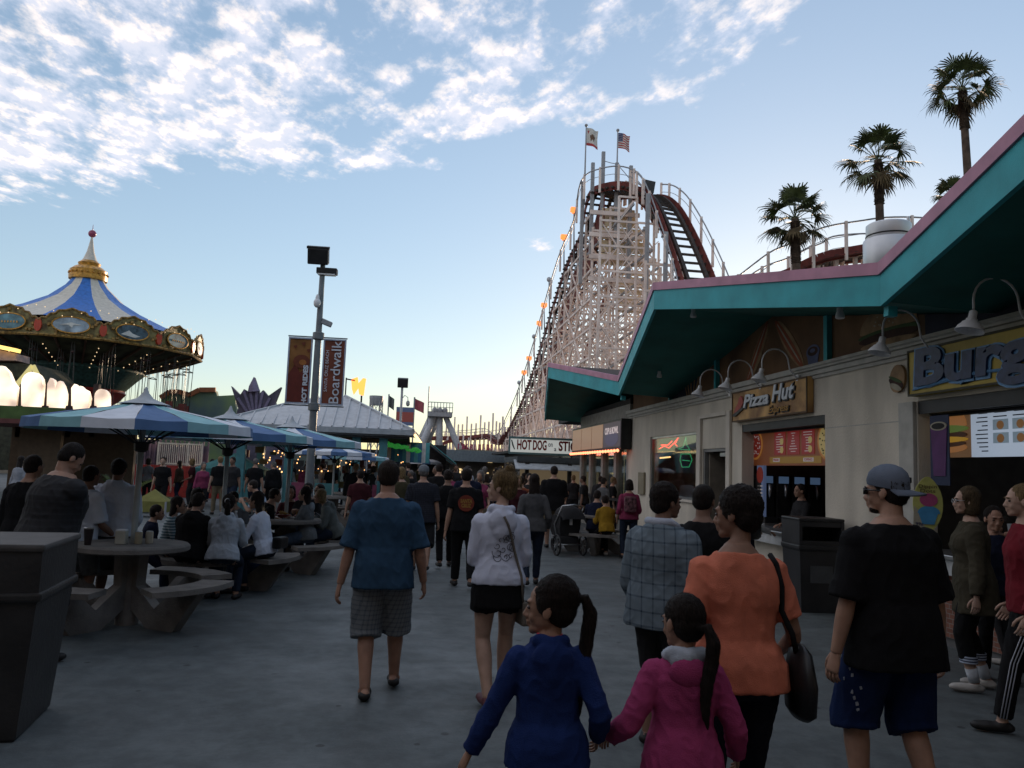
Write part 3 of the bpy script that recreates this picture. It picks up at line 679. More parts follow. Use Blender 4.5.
for i, a in enumerate((-.5, -.2, .1, .35, .6)): mu.prism([(x, 16.3+i*.12-.03, 3.42), (x, 16.3+i*.12+.03, 3.42), (x, 16.3+i*.12+a*.5+.03, 3.9), (x, 16.3+i*.12+a*.5-.03, 3.9)], (-.006-.001*i, 0, 0), (0, 0, 0), 0)
bp(mu, 'fries_painting', [M_BUN])
# downlights under the soffit
for (yy, xx) in ((12.6, 4.5), (8.9, 5.0), (16.0, 5.0)):
    c = MB(); z = soffz(yy, xx); c.lathe([(.035, z), (.035, z-.04), (.05, z-.08), (.055, z-.12), (.045, z-.13)], (xx, yy, 0), 14); o = c.build('soffit_floodlight', M_WHITE, None, 40)
    tag(o, {12.6: 'small white floodlight under the middle peak of the teal soffit', 8.9: 'small white floodlight under the teal soffit above the burger painting', 16.0: 'small white floodlight under the teal soffit near the far valley'}[yy], 'lamp', 'floodlights under the soffit')
# rooftop vent
v = dp(889, 262, 11.6); vt = empty('roof_vent', (v.x, 11.6, 4.80), 0, 'round galvanised exhaust vent standing on the pink-capped roof', 'vent')
c = MB(); c.lathe([(.25, -.9), (.27, .20), (.36, .26), (.38, .30), (.38, .72), (.37, .74)], n=36); c.build('vent_drum', mat('galvanised', (.62, .64, .66), rough=.42, metal=.55, var=.10, scale=2), vt, 40)
c = MB(); c.lathe([(.32, .742), (.335, .77), (.335, .98), (.31, 1.0), (.2, 1.03)], n=36); c.build('vent_cap', _mc['galvanised'], vt, 40)
c = MB(); c.lathe([(.343, .79), (.343, .81)], n=36); c.build('vent_band', M_DARK, vt)
c = MB(); c.tube([(.34, 0, 1.0), (.34, 0, 1.16)], .025, 8); c.build('vent_bracket', M_ALU, vt)
# low parapet box behind the far canopy
c = MB(); c.b2((7.0, 18.6, 3.9), (11.5, 21.0, 5.4)); bp(c, 'roof_parapet', mat('parapet_grey', (.22, .21, .20)))
# ---- gooseneck lamps
def goose(name, y, zb, size, arm, label):
    root = empty('gooseneck_lamp', (W, y, zb), 0, label, 'lamp', 'gooseneck lamps along the ledge')
    s = size; c = MB()
    P = [(.0-.10, .0, .03), (-.14, 0, .05), (-.20, 0, .12)]
    n = 12; arc = []
    for i in range(n+1):
        a = pi*i/n; arc.append((-.24-arm/2+arm/2*cos(a), 0, .30*s+arm/2*sin(a)))
    P += [(-.225, 0, .2*s)]+arc+[(-.24-arm, 0, .18*s)]
    c.tube(P, .014*s, 8); c.build('arm', M_WHITE, root, True)
    c = MB(); hx = -.24-arm; hz = .18*s
    c.lathe([(.03, .0), (.042, -.01), (.045, -.09), (.06, -.10), (.062, -.12), (.095, -.145), (.10, -.16), (.135, -.20), (.15, -.235), (.152, -.245), (.14, -.24), (.09, -.16)], n=22, caps=False)
    m = M4.Translation(V((hx, 0, hz))) @ M4.Rotation(R(14), 4, 'Y') @ M4.Scale(s, 4); c.xf(m); c.build('lamp_shade', M_WHITE, root, 35)
    c = MB(); c.ell((0, 0, -.17), (.045, .045, .06)); c.xf(m); c.build('bulb', mat('opal_bulb', (.6, .6, .58), rough=.3), root, True)
    c = MB(); c.lathe([(.05, 0), (.05, .012)], n=16); c.xf(M4.Translation(V((-.098, 0, .03))) @ M4.Rotation(R(-90), 4, 'Y')); c.build('wall_plate', M_WHITE, root, 40)
    root.rotation_euler = (0, 0, 0); return root
goose('a', 13.95, 3.20, .8, .42, 'farthest white gooseneck lamp, left of the three above the pizza sign')
goose('b', 12.65, 3.20, .8, .42, 'middle white gooseneck lamp of the three above the pizza sign')
goose('c', 11.35, 3.20, .8, .42, 'white gooseneck lamp at the right end of the pizza sign')
goose('d', 8.2, 3.17, .8, .44, 'white gooseneck lamp above the start of the yellow burger sign')
goose('e', 6.72, 3.17, .82, .46, 'nearest white gooseneck lamp above the yellow burger sign, top right')
# ---- signs
def panelbox(name, x0, y0, y1, z0, z1, m, label, cat, th=.09, frame=None):
    r = empty(name, (x0, (y0+y1)/2, (z0+z1)/2), 0, label, cat)
    c = MB(); c.b2((-th/2, -(y1-y0)/2, -(z1-z0)/2), (th/2, (y1-y0)/2, (z1-z0)/2), bev=.008); c.build('panel', m, r)
    if frame:
        c = MB(); hy, hz = (y1-y0)/2, (z1-z0)/2; f = .022
        for a, b_ in (((-th/2-.012, -hy, hz-f), (-th/2+.004, hy, hz+.002)), ((-th/2-.012, -hy, -hz-.002), (-th/2+.004, hy, -hz+f)), ((-th/2-.012, -hy-.002, -hz+f), (-th/2+.004, -hy+f, hz-f)), ((-th/2-.012, hy-f, -hz+f), (-th/2+.004, hy+.002, hz-f))): c.b2(a, b_)
        c.build('sign_frame', frame, r)
    return r
XD, YD = (0, -1, 0), (0, 0, 1)
def wt(name, txt, m, r, y, z, x, size, **k):   # lettering on a street-facing surface, relative to r
    return text(name, txt, m, (x, y, z), XD, YD, size, r, **k)
M_SIGNWOOD = mat('sign_orange_wood', (.52, .31, .11), rough=.6, var=.3, scale=2.4, dirt=(.16, .07, .03)); M_SIGNYEL = mat('sign_mustard', (.46, .34, .06), rough=.6, var=.2, scale=2.5)
r = panelbox('pizza_sign', W-.055, wp(814, 390, W).y, wp(738, 400, W).y, 2.69, 3.22, M_SIGNWOOD, 'orange wooden pizza shop sign with white lettering and a red hat shape', 'sign', .1, mat('sign_edge_brown', (.10, .06, .03)))
hw = (wp(738, 400, W).y-wp(814, 390, W).y)/2
wt('lettering_shadow', 'Pizza', M_BLACK, r, .36, .045, -.062, .30, depth=.006, bold=.022, shear=.25, width=1.05); wt('lettering', 'Pizza', mat('letter_white', (.62, .66, .70), rough=.5), r, .37, .055, -.072, .30, depth=.008, bold=.009, shear=.25, width=1.0)
wt('lettering_shadow', 'Hut', M_BLACK, r, -.62, .085, -.062, .36, depth=.006, bold=.022, shear=.25, width=.80); wt('lettering', 'Hut', _mc['letter_white'], r, -.61, .095, -.072, .36, depth=.008, bold=.009, shear=.25, width=.76)
wt('lettering_shadow', 'Express', M_BLACK, r, -.48, -.155, -.062, .16, depth=.005, bold=.012, shear=.25, width=.74); wt('lettering', 'Express', mat('letter_gold', (.40, .22, .06)), r, -.475, -.15, -.070, .16, depth=.006, bold=.003, shear=.25, width=.70)
c = MB(); x = -.058
c.prism([(x, 1.28, -.10), (x, 1.20, -.02), (x, 1.10, .05), (x, 1.06, .13), (x, .98, .18), (x, .90, .15), (x, .87, .05), (x, .93, -.01), (x, 1.05, -.07), (x, 1.16, -.12)], (-.012, 0, 0), (0, 0, 0), 0)
c.prism([(x, 1.31, -.13), (x, .90, -.03), (x, .84, -.02), (x, .86, -.06), (x, 1.2, -.17), (x, 1.3, -.17)], (-.018, 0, 0), (-.002, 0, 0), 1)
c.build('hat_emblem', [mat('hat_red', (.42, .10, .08)), M_BLACK], r)
r = panelbox('burger_sign', W-.06, 4.4, 8.62, 2.71, 3.24, M_SIGNYEL, 'long mustard yellow burger sign with dark blue script letters', 'sign', .1, mat('sign_edge_green', (.06, .055, .03)))
M_NAVY = mat('letter_navy', (.02, .035, .10), rough=.45, var=.3, scale=12); M_SKYB = mat('letter_edge_blue', (.12, .28, .50), rough=.5)
hy = (8.62-4.4)/2
wt('lettering_outline', 'Burgers', M_SKYB, r, hy-1.62, .015, -.060, .56, depth=.007, bold=.044, width=3.06, shear=.05); wt('lettering', 'Burgers', M_NAVY, r, hy-1.62, .02, -.076, .56, depth=.016, bold=.020, width=2.94, shear=.05)
c = MB(); c.tube([(-.064, hy-.10, -.20), (-.066, hy-.5, -.165), (-.066, hy-1.2, -.12), (-.066, hy-2.2, -.16)], [.008, .020, .020, .006], 6); c.build('underline_swash', M_SKYB, r)
# burger cut-out on the wall
r = empty('burger_cutout', (W-.01, 8.95, 2.98), 0, 'small painted burger board fixed to the wall left of the yellow sign', 'sign')
c = MB(); disc(c, 0, -.02, .15, .17, -.03, 0, 0, rot=.35); c.build('board', M_BUN, r)
c = MB(); disc(c, .015, -.07, .15, .05, -.036, -.031, 0, rot=.35); disc(c, .02, -.03, .14, .02, -.04, -.0365, 1, rot=.35); disc(c, .02, -.12, .12, .035, -.038, -.031, 2, rot=.35); c.build('burger_filling', [M_MEAT, M_LEAF, M_CREAM], r)
# menus ------------------------------------------------------------
M_MENUW = emis('menu_white', (.42, .50, .62), .26); M_INK = mat('menu_ink', (.06, .07, .10)); 
def menu(name, x, y0, y1, z0, z1, m, label):
    r = empty(name, (x, (y0+y1)/2, (z0+z1)/2), 0, label, 'menu board'); c = MB(); c.b2((0, -(y1-y0)/2, -(z1-z0)/2), (.05, (y1-y0)/2, (z1-z0)/2)); c.build('board', m, r); return r
def A(px, py, X=W+.28): q = wp(px, py, X); return q.y, q.z
yA = A(746, 430)[0]; yB = yp0+.02
r = menu('menu_board', W+.28, yB-.25, yA, 1.93, 2.60, emis('menu_orange', (.30, .095, .035), .07), 'lit orange pizza menu panel with a pizza at each end')
L_ = yA-yB+.25; h0 = L_/2
M_PZR = emis('pizza_red', (.26, .03, .02), .10); M_PZY = emis('pizza_yellow', (.42, .32, .12), .16); M_CRU = emis('pizza_crust', (.32, .13, .03), .2); M_PAN = emis('menu_panel_red', (.22, .02, .02), .18); M_MW = emis('menu_line_white', (.5, .45, .45), .13); M_YEL = emis('menu_gold', (.36, .20, .03), .10); M_TOP = mat('topping', (.03, .05, .02))
for yy, rr_, mi in ((h0-.42, .30, 1), (-h0+.62, .34, 2)):
    c = MB(); disc(c, yy, .03, rr_, rr_*.88, -.012, 0, 0); disc(c, yy, .03, rr_*.86, rr_*.76, -.016, 0, mi)
    for i in range(34):
        a = random.uniform(0, 2*pi); q = rr_*.78*sqrt(random.random()); disc(c, yy+cos(a)*q, .03+sin(a)*q*.86, .016, .012, -.02, 0, 4 if mi == 1 else 3, 7)
    c.build('pizza_picture', [M_CRU, M_PZR, M_PZY, M_TOP, M_MW], r)
c = MB(); cc = MB()
for i in range(3):
    yy = .42-i*.48; c.b2((-.008, yy-.20, -.16), (0, yy+.20, .27), 0)
    for k in range(9):
        w_ = random.uniform(.05, .16); cc.b2((-.012, yy-w_+.02, .22-k*.042), (-.008, yy+w_-.02, .232-k*.042))
    if i != 1: disc(c, yy-.08, .06, .06, .055, -.014, -.008, 1); disc(c, yy-.08, -.08, .06, .055, -.014, -.008, 1)
c.b2((-.006, -.95, -.30), (0, .8, -.19), 2)
c.build('menu_panels', [M_PAN, M_PZY, M_YEL], r); cc.b2((-.012, .42, -.275), (-.006, .66, -.215)); cc.b2((-.012, -.72, -.275), (-.006, -.40, -.215)); cc.build('menu_print', M_MW, r)
wt('lettering', 'PERSONAL', M_PAN, r, .54, -.245, -.014, .055, depth=.001, width=.2); wt('lettering', 'TOPPINGS', M_PAN, r, -.56, -.245, -.014, .055, depth=.001, width=.27)
# side strip of the pizza menu
r = menu('menu_strip', W+.26, yp1-.32, yp1-.05, 1.0, 1.93, emis('menu_strip_blue', (.08, .11, .20), .22), 'narrow lit blue and red menu strip at the left edge of the pizza counter')
c = MB(); disc(c, 0, .30, .12, .14, -.012, 0, 0); c.build('pizza_picture', M_PZR, r); c = MB()
for k in range(8): c.b2((-.01, -.09, .1-k*.06), (0, .09, .12-k*.06))
c.build('menu_print', M_MW, r)
# burger menus
yA1, yA2 = A(924, 405)[0], A(969, 400)[0]
r = menu('menu_board', W+.28, yA2, yA1+.02, 2.02, 2.62, emis('photo_panel_orange', (.16, .085, .04), .22), 'lit photo panel of a large hamburger beside the white menu'); h = (yA1-yA2)/2
c = MB(); disc(c, .0, .06, .36, .22, -.012, 0, 0, half='top'); disc(c, 0, .02, .39, .045, -.016, 0, 1); disc(c, 0, -.05, .37, .05, -.014, 0, 2); disc(c, 0, -.10, .38, .035, -.018, 0, 3); disc(c, 0, -.19, .36, .06, -.012, 0, 0); disc(c, 0, -.145, .35, .04, -.015, 0, 2)
c.build('hamburger_picture', [emis('bun_lit', (.30, .13, .045), .25), emis('leaf_lit', (.09, .14, .03), .25), emis('meat_lit', (.05, .02, .01), .15), emis('cheese_lit', (.36, .20, .02), .25)], r)
yA3 = 5.2; r = menu('menu_board', W+.28, yA3, yA2-.02, 2.02, 2.62, M_MENUW, 'lit white price list with small food pictures above the burger counter'); h = (yA2-.02-yA3)/2
c = MB(); f = MB()
for col_ in range(6):
    for k in range(12):
        w_ = random.uniform(.05, .13); y_ = h-.16-col_*.28
        if col_ in (1, 2, 4) and 3 < k: continue
        c.b2((-.004, y_-.1, .25-k*.045), (0, y_-.1+w_*1.5, .262-k*.045))
    if col_ in (1, 2, 4):
        for kk in (0, 1): f.b2((-.004, h-.28-col_*.28, -.02-kk*.14), (0, h-.06-col_*.28, .09-kk*.14), 0); disc(f, h-.17-col_*.28, .03-kk*.14, .05, .045, -.008, -.004, 1)
c.build('menu_print', M_INK, r); f.each('food_picture', [emis('picture_tint', (.2, .27, .33), .2), emis('picture_food', (.22, .10, .03), .2)], r)
wt('lettering', 'BURGERS', emis('print_red', (.4, .05, .04), .15), r, h-.2, .275, -.006, .05, depth=.001, width=.22)
# surfboard ice cream sign and cup poster on the pier
q = wp(927, 480, W-.35); r = empty('surfboard_sign', (5.42, wp(927, 480, 5.42).y, 1.16), 0, 'small yellow and blue surfboard-shaped frozen treat sign beside the burger counter', 'sign'); r.rotation_euler = (0, 0, R(68)); r.scale = (1, .72, .58); c = MB()
pts = []
for i in range(28):
    a = 2*pi*i/28; zz = sin(a)*.50; yy = cos(a)*.20*(1-abs(zz/.50)**3*.3); pts.append((0, yy, .58+zz))
c.prism(pts, (-.02, 0, 0), (0, 0, 0)); c.build('board', mat('sign_lemon', (.42, .42, .12), rough=.5), r)
c = MB(); disc(c, -.01, .66, .12, .12, -.027, -.021, 0); disc(c, -.01, .42, .15, .13, -.026, -.021, 1, half='top'); c.prism([(-.022, -.13, .42), (-.022, .13, .42), (-.022, .08, .22), (-.022, -.08, .22)], (-.006, 0, 0), (0, 0, 0), 1); c.prism([(-.022, .19, .55), (-.022, .205, .1), (-.022, .05, .1), (-.022, .05, .36)], (-.003, 0, 0), (0, 0, 0), 2); c.build('ice_picture', [mat('sherbet_pink', (.35, .06, .16)), mat('cup_blue', (.06, .26, .48)), M_CREAM], r)
wt('lettering', 'Dippin', mat('letter_brown', (.1, .07, .03)), r, 0, .90, -.024, .09, depth=.002, width=.24); wt('lettering', 'Dots', _mc['letter_brown'], r, 0, .82, -.024, .09, depth=.002, width=.2); wt('lettering', '99¢', M_NAVY, r, .12, .22, -.028, .08, depth=.002, width=.1)
c = MB(); c.b2((-.018, -.02, -.12), (-.002, .02, .09)); c.b2((-.1, -.1, -.14), (.1, .1, -.12)); c.build('stand', M_ALU, r)
q = wp(937, 440, W-.05); r = empty('drink_poster', (W-.012, q.y, 2.25), 0, 'tall dark poster of a berry smoothie cup beside the burger counter', 'poster'); c = MB(); c.b2((-.01, -.16, -.55), (0, .16, .22)); c.build('sheet', mat('poster_navy', (.02, .03, .07)), r)
c = MB(); c.prism([(0, -.10, -.45), (0, .10, -.45), (0, .14, .10), (0, -.14, .10)], (-.018, 0, 0), (-.011, 0, 0), 0); disc(c, 0, .10, .14, .05, -.022, -.011, 1); disc(c, 0, .10, .11, .035, -.026, -.023, 2); c.build('cup_picture', [mat('cup_berry', (.10, .03, .12)), M_CREAM, M_DARK], r)
# pizza kitchen: drink dispensers, heaters
for i, px in enumerate((775, 790, 806, 820)):
    r = empty('drink_dispenser', (6.17+.29*i, 13.40, .95), R(90), ('leftmost', 'second', 'third', 'rightmost')[i]+' chrome-fronted drink dispenser inside the pizza counter', 'drink dispenser', 'drink dispensers behind the pizza counter')
    c = MB(); c.b2((0, -.13, 0), (.40, .13, .82), bev=.02); c.b2((-.16, -.13, 0), (0, .13, .10), bev=.015); c.build('cabinet', M_BLACK, r)
    c = MB(); c.tube([(-.09, 0, .66), (-.09, 0, .5), (-.07, 0, .42)], [.035, .03, .016], 10); c.build('tap', M_ALU, r, True); c = MB(); c.b2((-.012, -.09, .68), (-.001, .09, .80)); c.build('badge', emis('badge_blue', (.12, .2, .35), .12), r)
c = MB(); c.b2((6.02, 13.2, .9), (8.6, 13.84, .948)); c.b2((6.05, 13.25, 0), (8.55, 13.84, .9)); tag(c.build('kitchen_counter', M_ALU), 'long metal counter inside the pizza kitchen carrying drink dispensers', 'counter')
# neon signs behind the big window
def neon(name, label, pts, m, rr=.012):
    r = empty(name, pts[0][0], 0, label, 'neon sign'); o = V(pts[0][0])
    c = MB()
    for pl_ in pts: c.tube([V(p)-o for p in pl_], rr, 6)
    c.build('tube', m, r); return r
X_ = W+.35
def N_(px, py): return wp(px, py, X_)
NR = emis('neon_red', (1, .04, .03), 1.6); NG = emis('neon_green', (.05, .6, .22), .30); NW = emis('neon_amber', (1, .55, .2), 1.2)
neon('neon_sign', 'red neon script sign slanting across the shop window', [[N_(659, 449), N_(664, 446), N_(669, 448), N_(674, 443), N_(678, 438), N_(675, 444), N_(677, 446)], [N_(661, 445), N_(668, 445), N_(672, 441)]], NR)
neon('neon_sign', 'amber neon strip below the red script in the window', [[N_(660, 458), N_(670, 457)]], NW, .02)
neon('neon_sign', 'green neon outline sign in the right of the shop window', [[N_(686, 437), N_(683, 447), N_(678, 449), N_(690, 450), N_(686, 444), N_(686, 437)], [N_(681, 454), N_(690, 454), N_(692, 460), N_(689, 467), N_(682, 467), N_(680, 460), N_(681, 454)], [N_(682, 460), N_(690, 461)]], NG, .008)
c = MB(); c.b2((W+.8, yw0+.3, 0), (W+1.3, yw1-.3, 1.0)); c.b2((W+1.35, yw0+.3, 1.3), (W+1.6, yw1-.6, 2.2)); tag(c.build('display_shelves', mat('shelf_tan', (.15, .11, .07), var=.5, scale=9)), 'tan display shelves seen through the shop window', 'shelf')
c = MB(); c.b2((W-.01, 19.5, 1.2), (W-.06, 20.0, 1.75), bev=.01); tag(c.build('wall_box', mat('box_tan', (.24, .21, .14))), 'small tan electrical box on the wall near the far shop', 'utility box')
# ---- far shop with lit sign box
r = empty('snack_shop', (W, 24.3, 0), 0, 'far snack shop with tall lit windows beyond the cream wall', 'shop'); SO = V((W, 24.3, 0))
def sp_(mb, n, m): mb.v = [p-SO for p in mb.v]; return mb.build(n, m, r)
c = MB(); c.b2((W+.02, Y1+.01, 2.45), (W+.22, 27.6, 3.6)); c.b2((W+.02, Y1+.01, 0), (W+.22, 27.6, .95))
for y in (Y1+.15, 22.7, 24.3, 26.0, 27.45): c.b2((W+.02, y-.13, .95), (W+.22, y+.13, 2.45))
sp_(c, 'wall', mat('shop_wall', (.30, .29, .26)))
c = MB(); c.b2((W+.1, Y1+.1, .95), (W+.11, 27.4, 2.45)); sp_(c, 'window_glass', M_GLASS)
c = MB(); c.b2((W+1.6, Y1, 0), (W+1.65, 27.6, 3.0)); sp_(c, 'lit_back_wall', emis('warm_shop_wall', (.26, .22, .12), .16))
c = MB()
for i in range(9): c.b2((W+1.0, 21.5+i*.68, .9), (W+1.02, 21.5+i*.68+random.uniform(.2, .45), random.uniform(1.9, 2.4)))
sp_(c, 'hanging_goods', [mat('goods_blue', (.05, .12, .18), var=.5)])
c = MB(); c.b2((W-.25, Y1+.02, .95), (W+.02, 27.4, 1.02)); sp_(c, 'counter', M_BLACK)
c = MB(); c.b2((W+.02, Y1, 3.6), (13, 32, 3.75)); sp_(c, 'roof', M_DARK)
xs = 5.48; r = empty('lit_sign_box', (xs, 24.1, 2.75), 0, 'dark sign box with glowing cream panels and red bulbs above the far shop', 'sign'); hy = (27.9-21.3)/2
c = MB(); c.b2((.0, -hy, -.40), (.28, hy, .42), bev=.01); c.build('box', M_BLACK, r)
for i in range(3): c = MB(); c.b2((-.012, -hy+2.05+i*1.5, -.33), (-.001, -hy+3.48+i*1.5, .36)); c.build('lit_panel', emis('panel_cream', (.36, .22, .14), .26), r)
c = MB(); c.b2((-.012, -hy+.04, -.33), (-.001, -hy+1.98, .36)); c.build('name_panel', emis('panel_mauve', (.06, .045, .06), .3), r)
c = MB(); disc(c, -hy+1.0, -.10, .75, .20, -.018, -.012, 0); c.build('badge', emis('badge_violet', (.06, .05, .10), .3), r)
wt('lettering', 'CUP & BOWL', emis('letter_lit', (.5, .42, .42), .4), r, -hy+1.0, .12, -.02, .26, depth=.003, bold=.004, width=1.5)
c = MB()
for i in range(20): c.ell((-.05, -hy+.15+i*.335, -.44), (.045, .06, .045), n=8, k=5)
c.build('bulbs', emis('bulb_red', (1, .22, .10), 1.8), r)
# hot dog sign hanging across
yS = 28.6; a = dp(510, 437, yS); b_ = dp(514, 453, yS); x0 = a.x; x1 = x0+4.0; z1 = a.z; z0 = b_.z+.02
r = empty('hot_dog_sign', ((x0+x1)/2, yS, (z0+z1)/2), 0, 'long white hot dog stand sign with dark red letters facing the crowd', 'sign'); hx = (x1-x0)/2; hz = (z1-z0)/2
c = MB(); c.b2((-hx, 0, -hz), (hx, .12, hz), bev=.01); c.build('panel', emis('sign_white', (.50, .52, .50), .30), r)
c = MB(); c.b2((-hx-.02, -.02, hz-.05), (hx+.02, .1, hz+.03)); c.b2((-hx-.02, -.02, -hz-.05), (hx+.02, .1, -hz+.02)); c.b2((-hx-.03, -.018, -hz), (-hx+.02, .1, hz)); c.build('sign_frame', mat('frame_teal_grey', (.12, .22, .22)), r)
MRD = mat('letter_maroon', (.22, .02, .02))
def ht(t_, x, sz, w_, m=MRD, z=0): text('lettering', t_, m, (-hx+x, -.012, z), (1, 0, 0), (0, 0, 1), sz, r, depth=.008, bold=.016 if sz > .4 else .002, width=w_)
k = (z1-z0)/.62
ht('HOT', .52, .54*k, .52); ht('DOG', 1.09, .54*k, .50); ht('on', 1.48, .26, .16, M_NAVY, .06); ht('a', 1.66, .22, .08, M_NAVY, -.10); ht('STICK', 2.22, .54*k, .90)
c = MB(); c.tube([(-hx+.06, -.01, .18), (-hx+.11, -.01, 0), (-hx+.18, -.01, -.16)], [.02, .03, .02], 6); c.build('corn_dog_emblem', mat('emblem_dark', (.03, .06, .05)), r)
# hot dog stand under the sign
r = empty('hot_dog_stand', (x0+2, yS+2, 0), 0, 'far hot dog stand with a white awning beneath the white sign', 'food stall')
c = MB(); c.b2((-1.6, -1.2, 2.0), (3.4, 3.0, 2.2)); c.b2((-1.2, -.9, 0), (3.4, 2.5, 1.0)); c.build('stand_body', mat('stand_dark', (.05, .06, .07)), r)
c = MB(); c.prism([(-1.7, -1.6, 1.72), (2.6, -1.6, 1.72), (2.6, -.9, 2.05), (-1.7, -.9, 2.05)], (0, 0, 0), (0, 0, .03)); c.build('awning', mat('awning_pale', (.42, .46, .5)), r)
c = MB(); 
for x in (-1.3, .3, 1.5): c.b2((x, -1.25, 0), (x+.14, -1.1, 2.0))
c.build('post', M_BLACK, r)
c = MB(); c.b2((-1.0, 2.4, 1.1), (3, 2.45, 1.9)); c.build('lit_menu', emis('stand_light', (.4, .3, .18), .10), r)
# litter bins
def bin_right():
    q = gp(822, 613); r = empty('litter_bin', (q.x, q.y+.25, 0), R(-4), 'black square litter bin with hooded top against the cream wall', 'litter bin'); c = MB()
    c.loft([[V((sx*a, sy*a, z)) for sx, sy in ((-1, -1), (1, -1), (1, 1), (-1, 1))] for a, z in ((.26, 0), (.29, .78), (.30, .80))]); c.build('body', mat('bin_black', (.022, .022, .024), rough=.45, var=.25, scale=3), r)
    c = MB(); c.b2((-.31, -.31, .80), (.31, .31, .86), bev=.015)
    c.b2((-.30, -.30, .86), (-.26, .30, 1.17)); c.b2((.26, -.30, .86), (.30, .30, 1.17)); c.b2((-.26, .26, .86), (.26, .30, 1.17)); c.b2((-.305, -.305, 1.17), (.305, .305, 1.21), bev=.015); c.b2((-.26, -.29, .86), (.26, -.26, .92)); c.b2((-.26, -.29, 1.10), (.26, -.26, 1.17)); c.build('hood', _mc['bin_black'], r)
    c = MB(); c.b2((-.15, -.285, .38), (.15, -.275, .60)); c.build('badge', mat('badge_grey', (.06, .065, .07)), r)
bin_right()
# ---------------------------------------------------------------- wooden roller coaster
M_WOODW = mat('white_timber', (.80, .70, .645), rough=.8, var=.08, scale=1.2, dirt=(.58, .48, .43)); M_CREAMW = mat('cream_boards', (.60, .50, .34), rough=.8, var=.15, scale=1.5)
M_REDB = mat('red_boards', (.15, .032, .026), rough=.75, var=.3, scale=1.6); M_TRK = mat('track_timber_dark', (.045, .035, .03), rough=.7, var=.3); M_RAILG = mat('handrail_grey', (.30, .31, .33), rough=.5, var=.1)
coast = empty('roller_coaster', (15, 60, 0), 0, 'tall white wooden roller coaster with red sided track rising behind the food building', 'roller coaster')
CO = V((15, 60, 0))
def cb(mb, n, m, par=None, smooth=False): mb.v = [p-CO for p in mb.v]; return mb.build(n, m, par or coast, smooth)
XL = 12.2
def cb_each(mb, n, m, smooth=False):
    mb.v = [p-CO for p in mb.v]; return mb.each(n, m, coast, smooth)
# track centre lines: (point) ; width
drop = [wp(px, py+7, XL)+V((.9, 0, 0)) for px, py in ((603, 187), (594, 198), (583, 228), (569, 258), (556, 296), (544, 336), (535, 364), (527, 386), (520, 403), (510, 423))]
drop = [dp(654, 218, 53.2), dp(645, 200, 53.5), dp(630, 190.5, 54), dp(613, 191, 54.8), dp(602, 199, 56)]+drop[2:]
far_ = [V((12.9, 110, 5.3)), dp(496, 436, 118)+V((0, 0, 0)), dp(480, 437, 124), dp(462, 438, 128), dp(446, 438, 130), dp(428, 438, 131)]
hump = [dp(712, 330, 44), dp(703, 296, 46), dp(692, 264, 48), dp(679, 232, 50), dp(667, 208, 51.5), dp(656, 196, 52.6), dp(646, 194, 53.4)]
def cr(pts, n=6):
    out = []
    for i in range(len(pts)-1):
        p0, p1, p2, p3 = pts[max(i-1, 0)], pts[i], pts[i+1], pts[min(i+2, len(pts)-1)]
        for k in range(n):
            t = k/n; out.append(.5*((2*p1)+(-p0+p2)*t+(2*p0-5*p1+4*p2-p3)*t*t+(-p0+3*p1-3*p2+p3)*t*t*t))
    out.append(pts[-1]); return out
def frame_of(P, i):
    d = (P[min(i+1, len(P)-1)]-P[max(i-1, 0)]); h = V((d.x, d.y, 0)); h.normalize(); s = V((h.y, -h.x, 0)); return d.normalized(), s
def track(P, w, name_sfx='', red=True, rails=True, cats=True, rail_h=1.15, post_every=3):
    ti = MB(); hr = MB(); po = MB()
    L_ = []; R_ = []
    for i, p in enumerate(P):
        d, s = frame_of(P, i); L_.append((p-s*w/2, s, d)); R_.append((p+s*w/2, s, d))
    for side, S in ((-1, L_), (1, R_)):
        ra = MB(); rd = MB(); ct = MB()
        for (a, s, d), (b_, s2, d2) in zip(S, S[1:]):
            ra.bar(a, b_, .22, .26)
            if red: rd.bar(a+s*side*.42+V((0, 0, -.05)), b_+s2*side*.42+V((0, 0, -.05)), .07, .62)
            if cats: ct.bar(a+s*side*.75-V((0, 0, .25)), b_+s2*side*.75-V((0, 0, .25)), .55, .06)
        cb(ra, 'track_rail', M_TRK)
        if red: cb(rd, 'side_boards', M_REDB)
        if cats: cb(ct, 'catwalk', M_REDB)
        if rails:
            up = V((0, 0, rail_h)); hr.tube([a+s*side*1.0+up for a, s, d in S], .05, 6); hr.tube([a+s*side*1.0+up*.5 for a, s, d in S], .022, 5)
            for i, (a, s, d) in enumerate(S):
                if i % post_every == 0: po.bar(a+s*side*1.0-V((0, 0, .6)), a+s*side*1.0+V((0, 0, rail_h+.1)), .14, .14)
    # cross ties by arclength
    acc = 0
    for i in range(len(P)-1):
        d, s = frame_of(P, i); L = (P[i+1]-P[i]).length; acc += L
        k = max(1, round(L/.9))
        for q in range(k):
            c = P[i].lerp(P[i+1], (q+.5)/k)-V((0, 0, .20)); ti.bar(c-s*(w/2+.7), c+s*(w/2+.7), .20, .12)
    cb(ti, 'cross_ties', M_TRK)
    if rails: cb_each(hr, 'handrail', M_RAILG, True); cb_each(po, 'handrail_post', M_WOODW)
DR = cr(drop, 4); HU = cr(hump, 4); FA = cr([drop[-1]]+far_, 4)
track(DR, 1.3, cats=False); track(HU, 1.3, cats=False); track(FA, 1.3, rail_h=1.0)
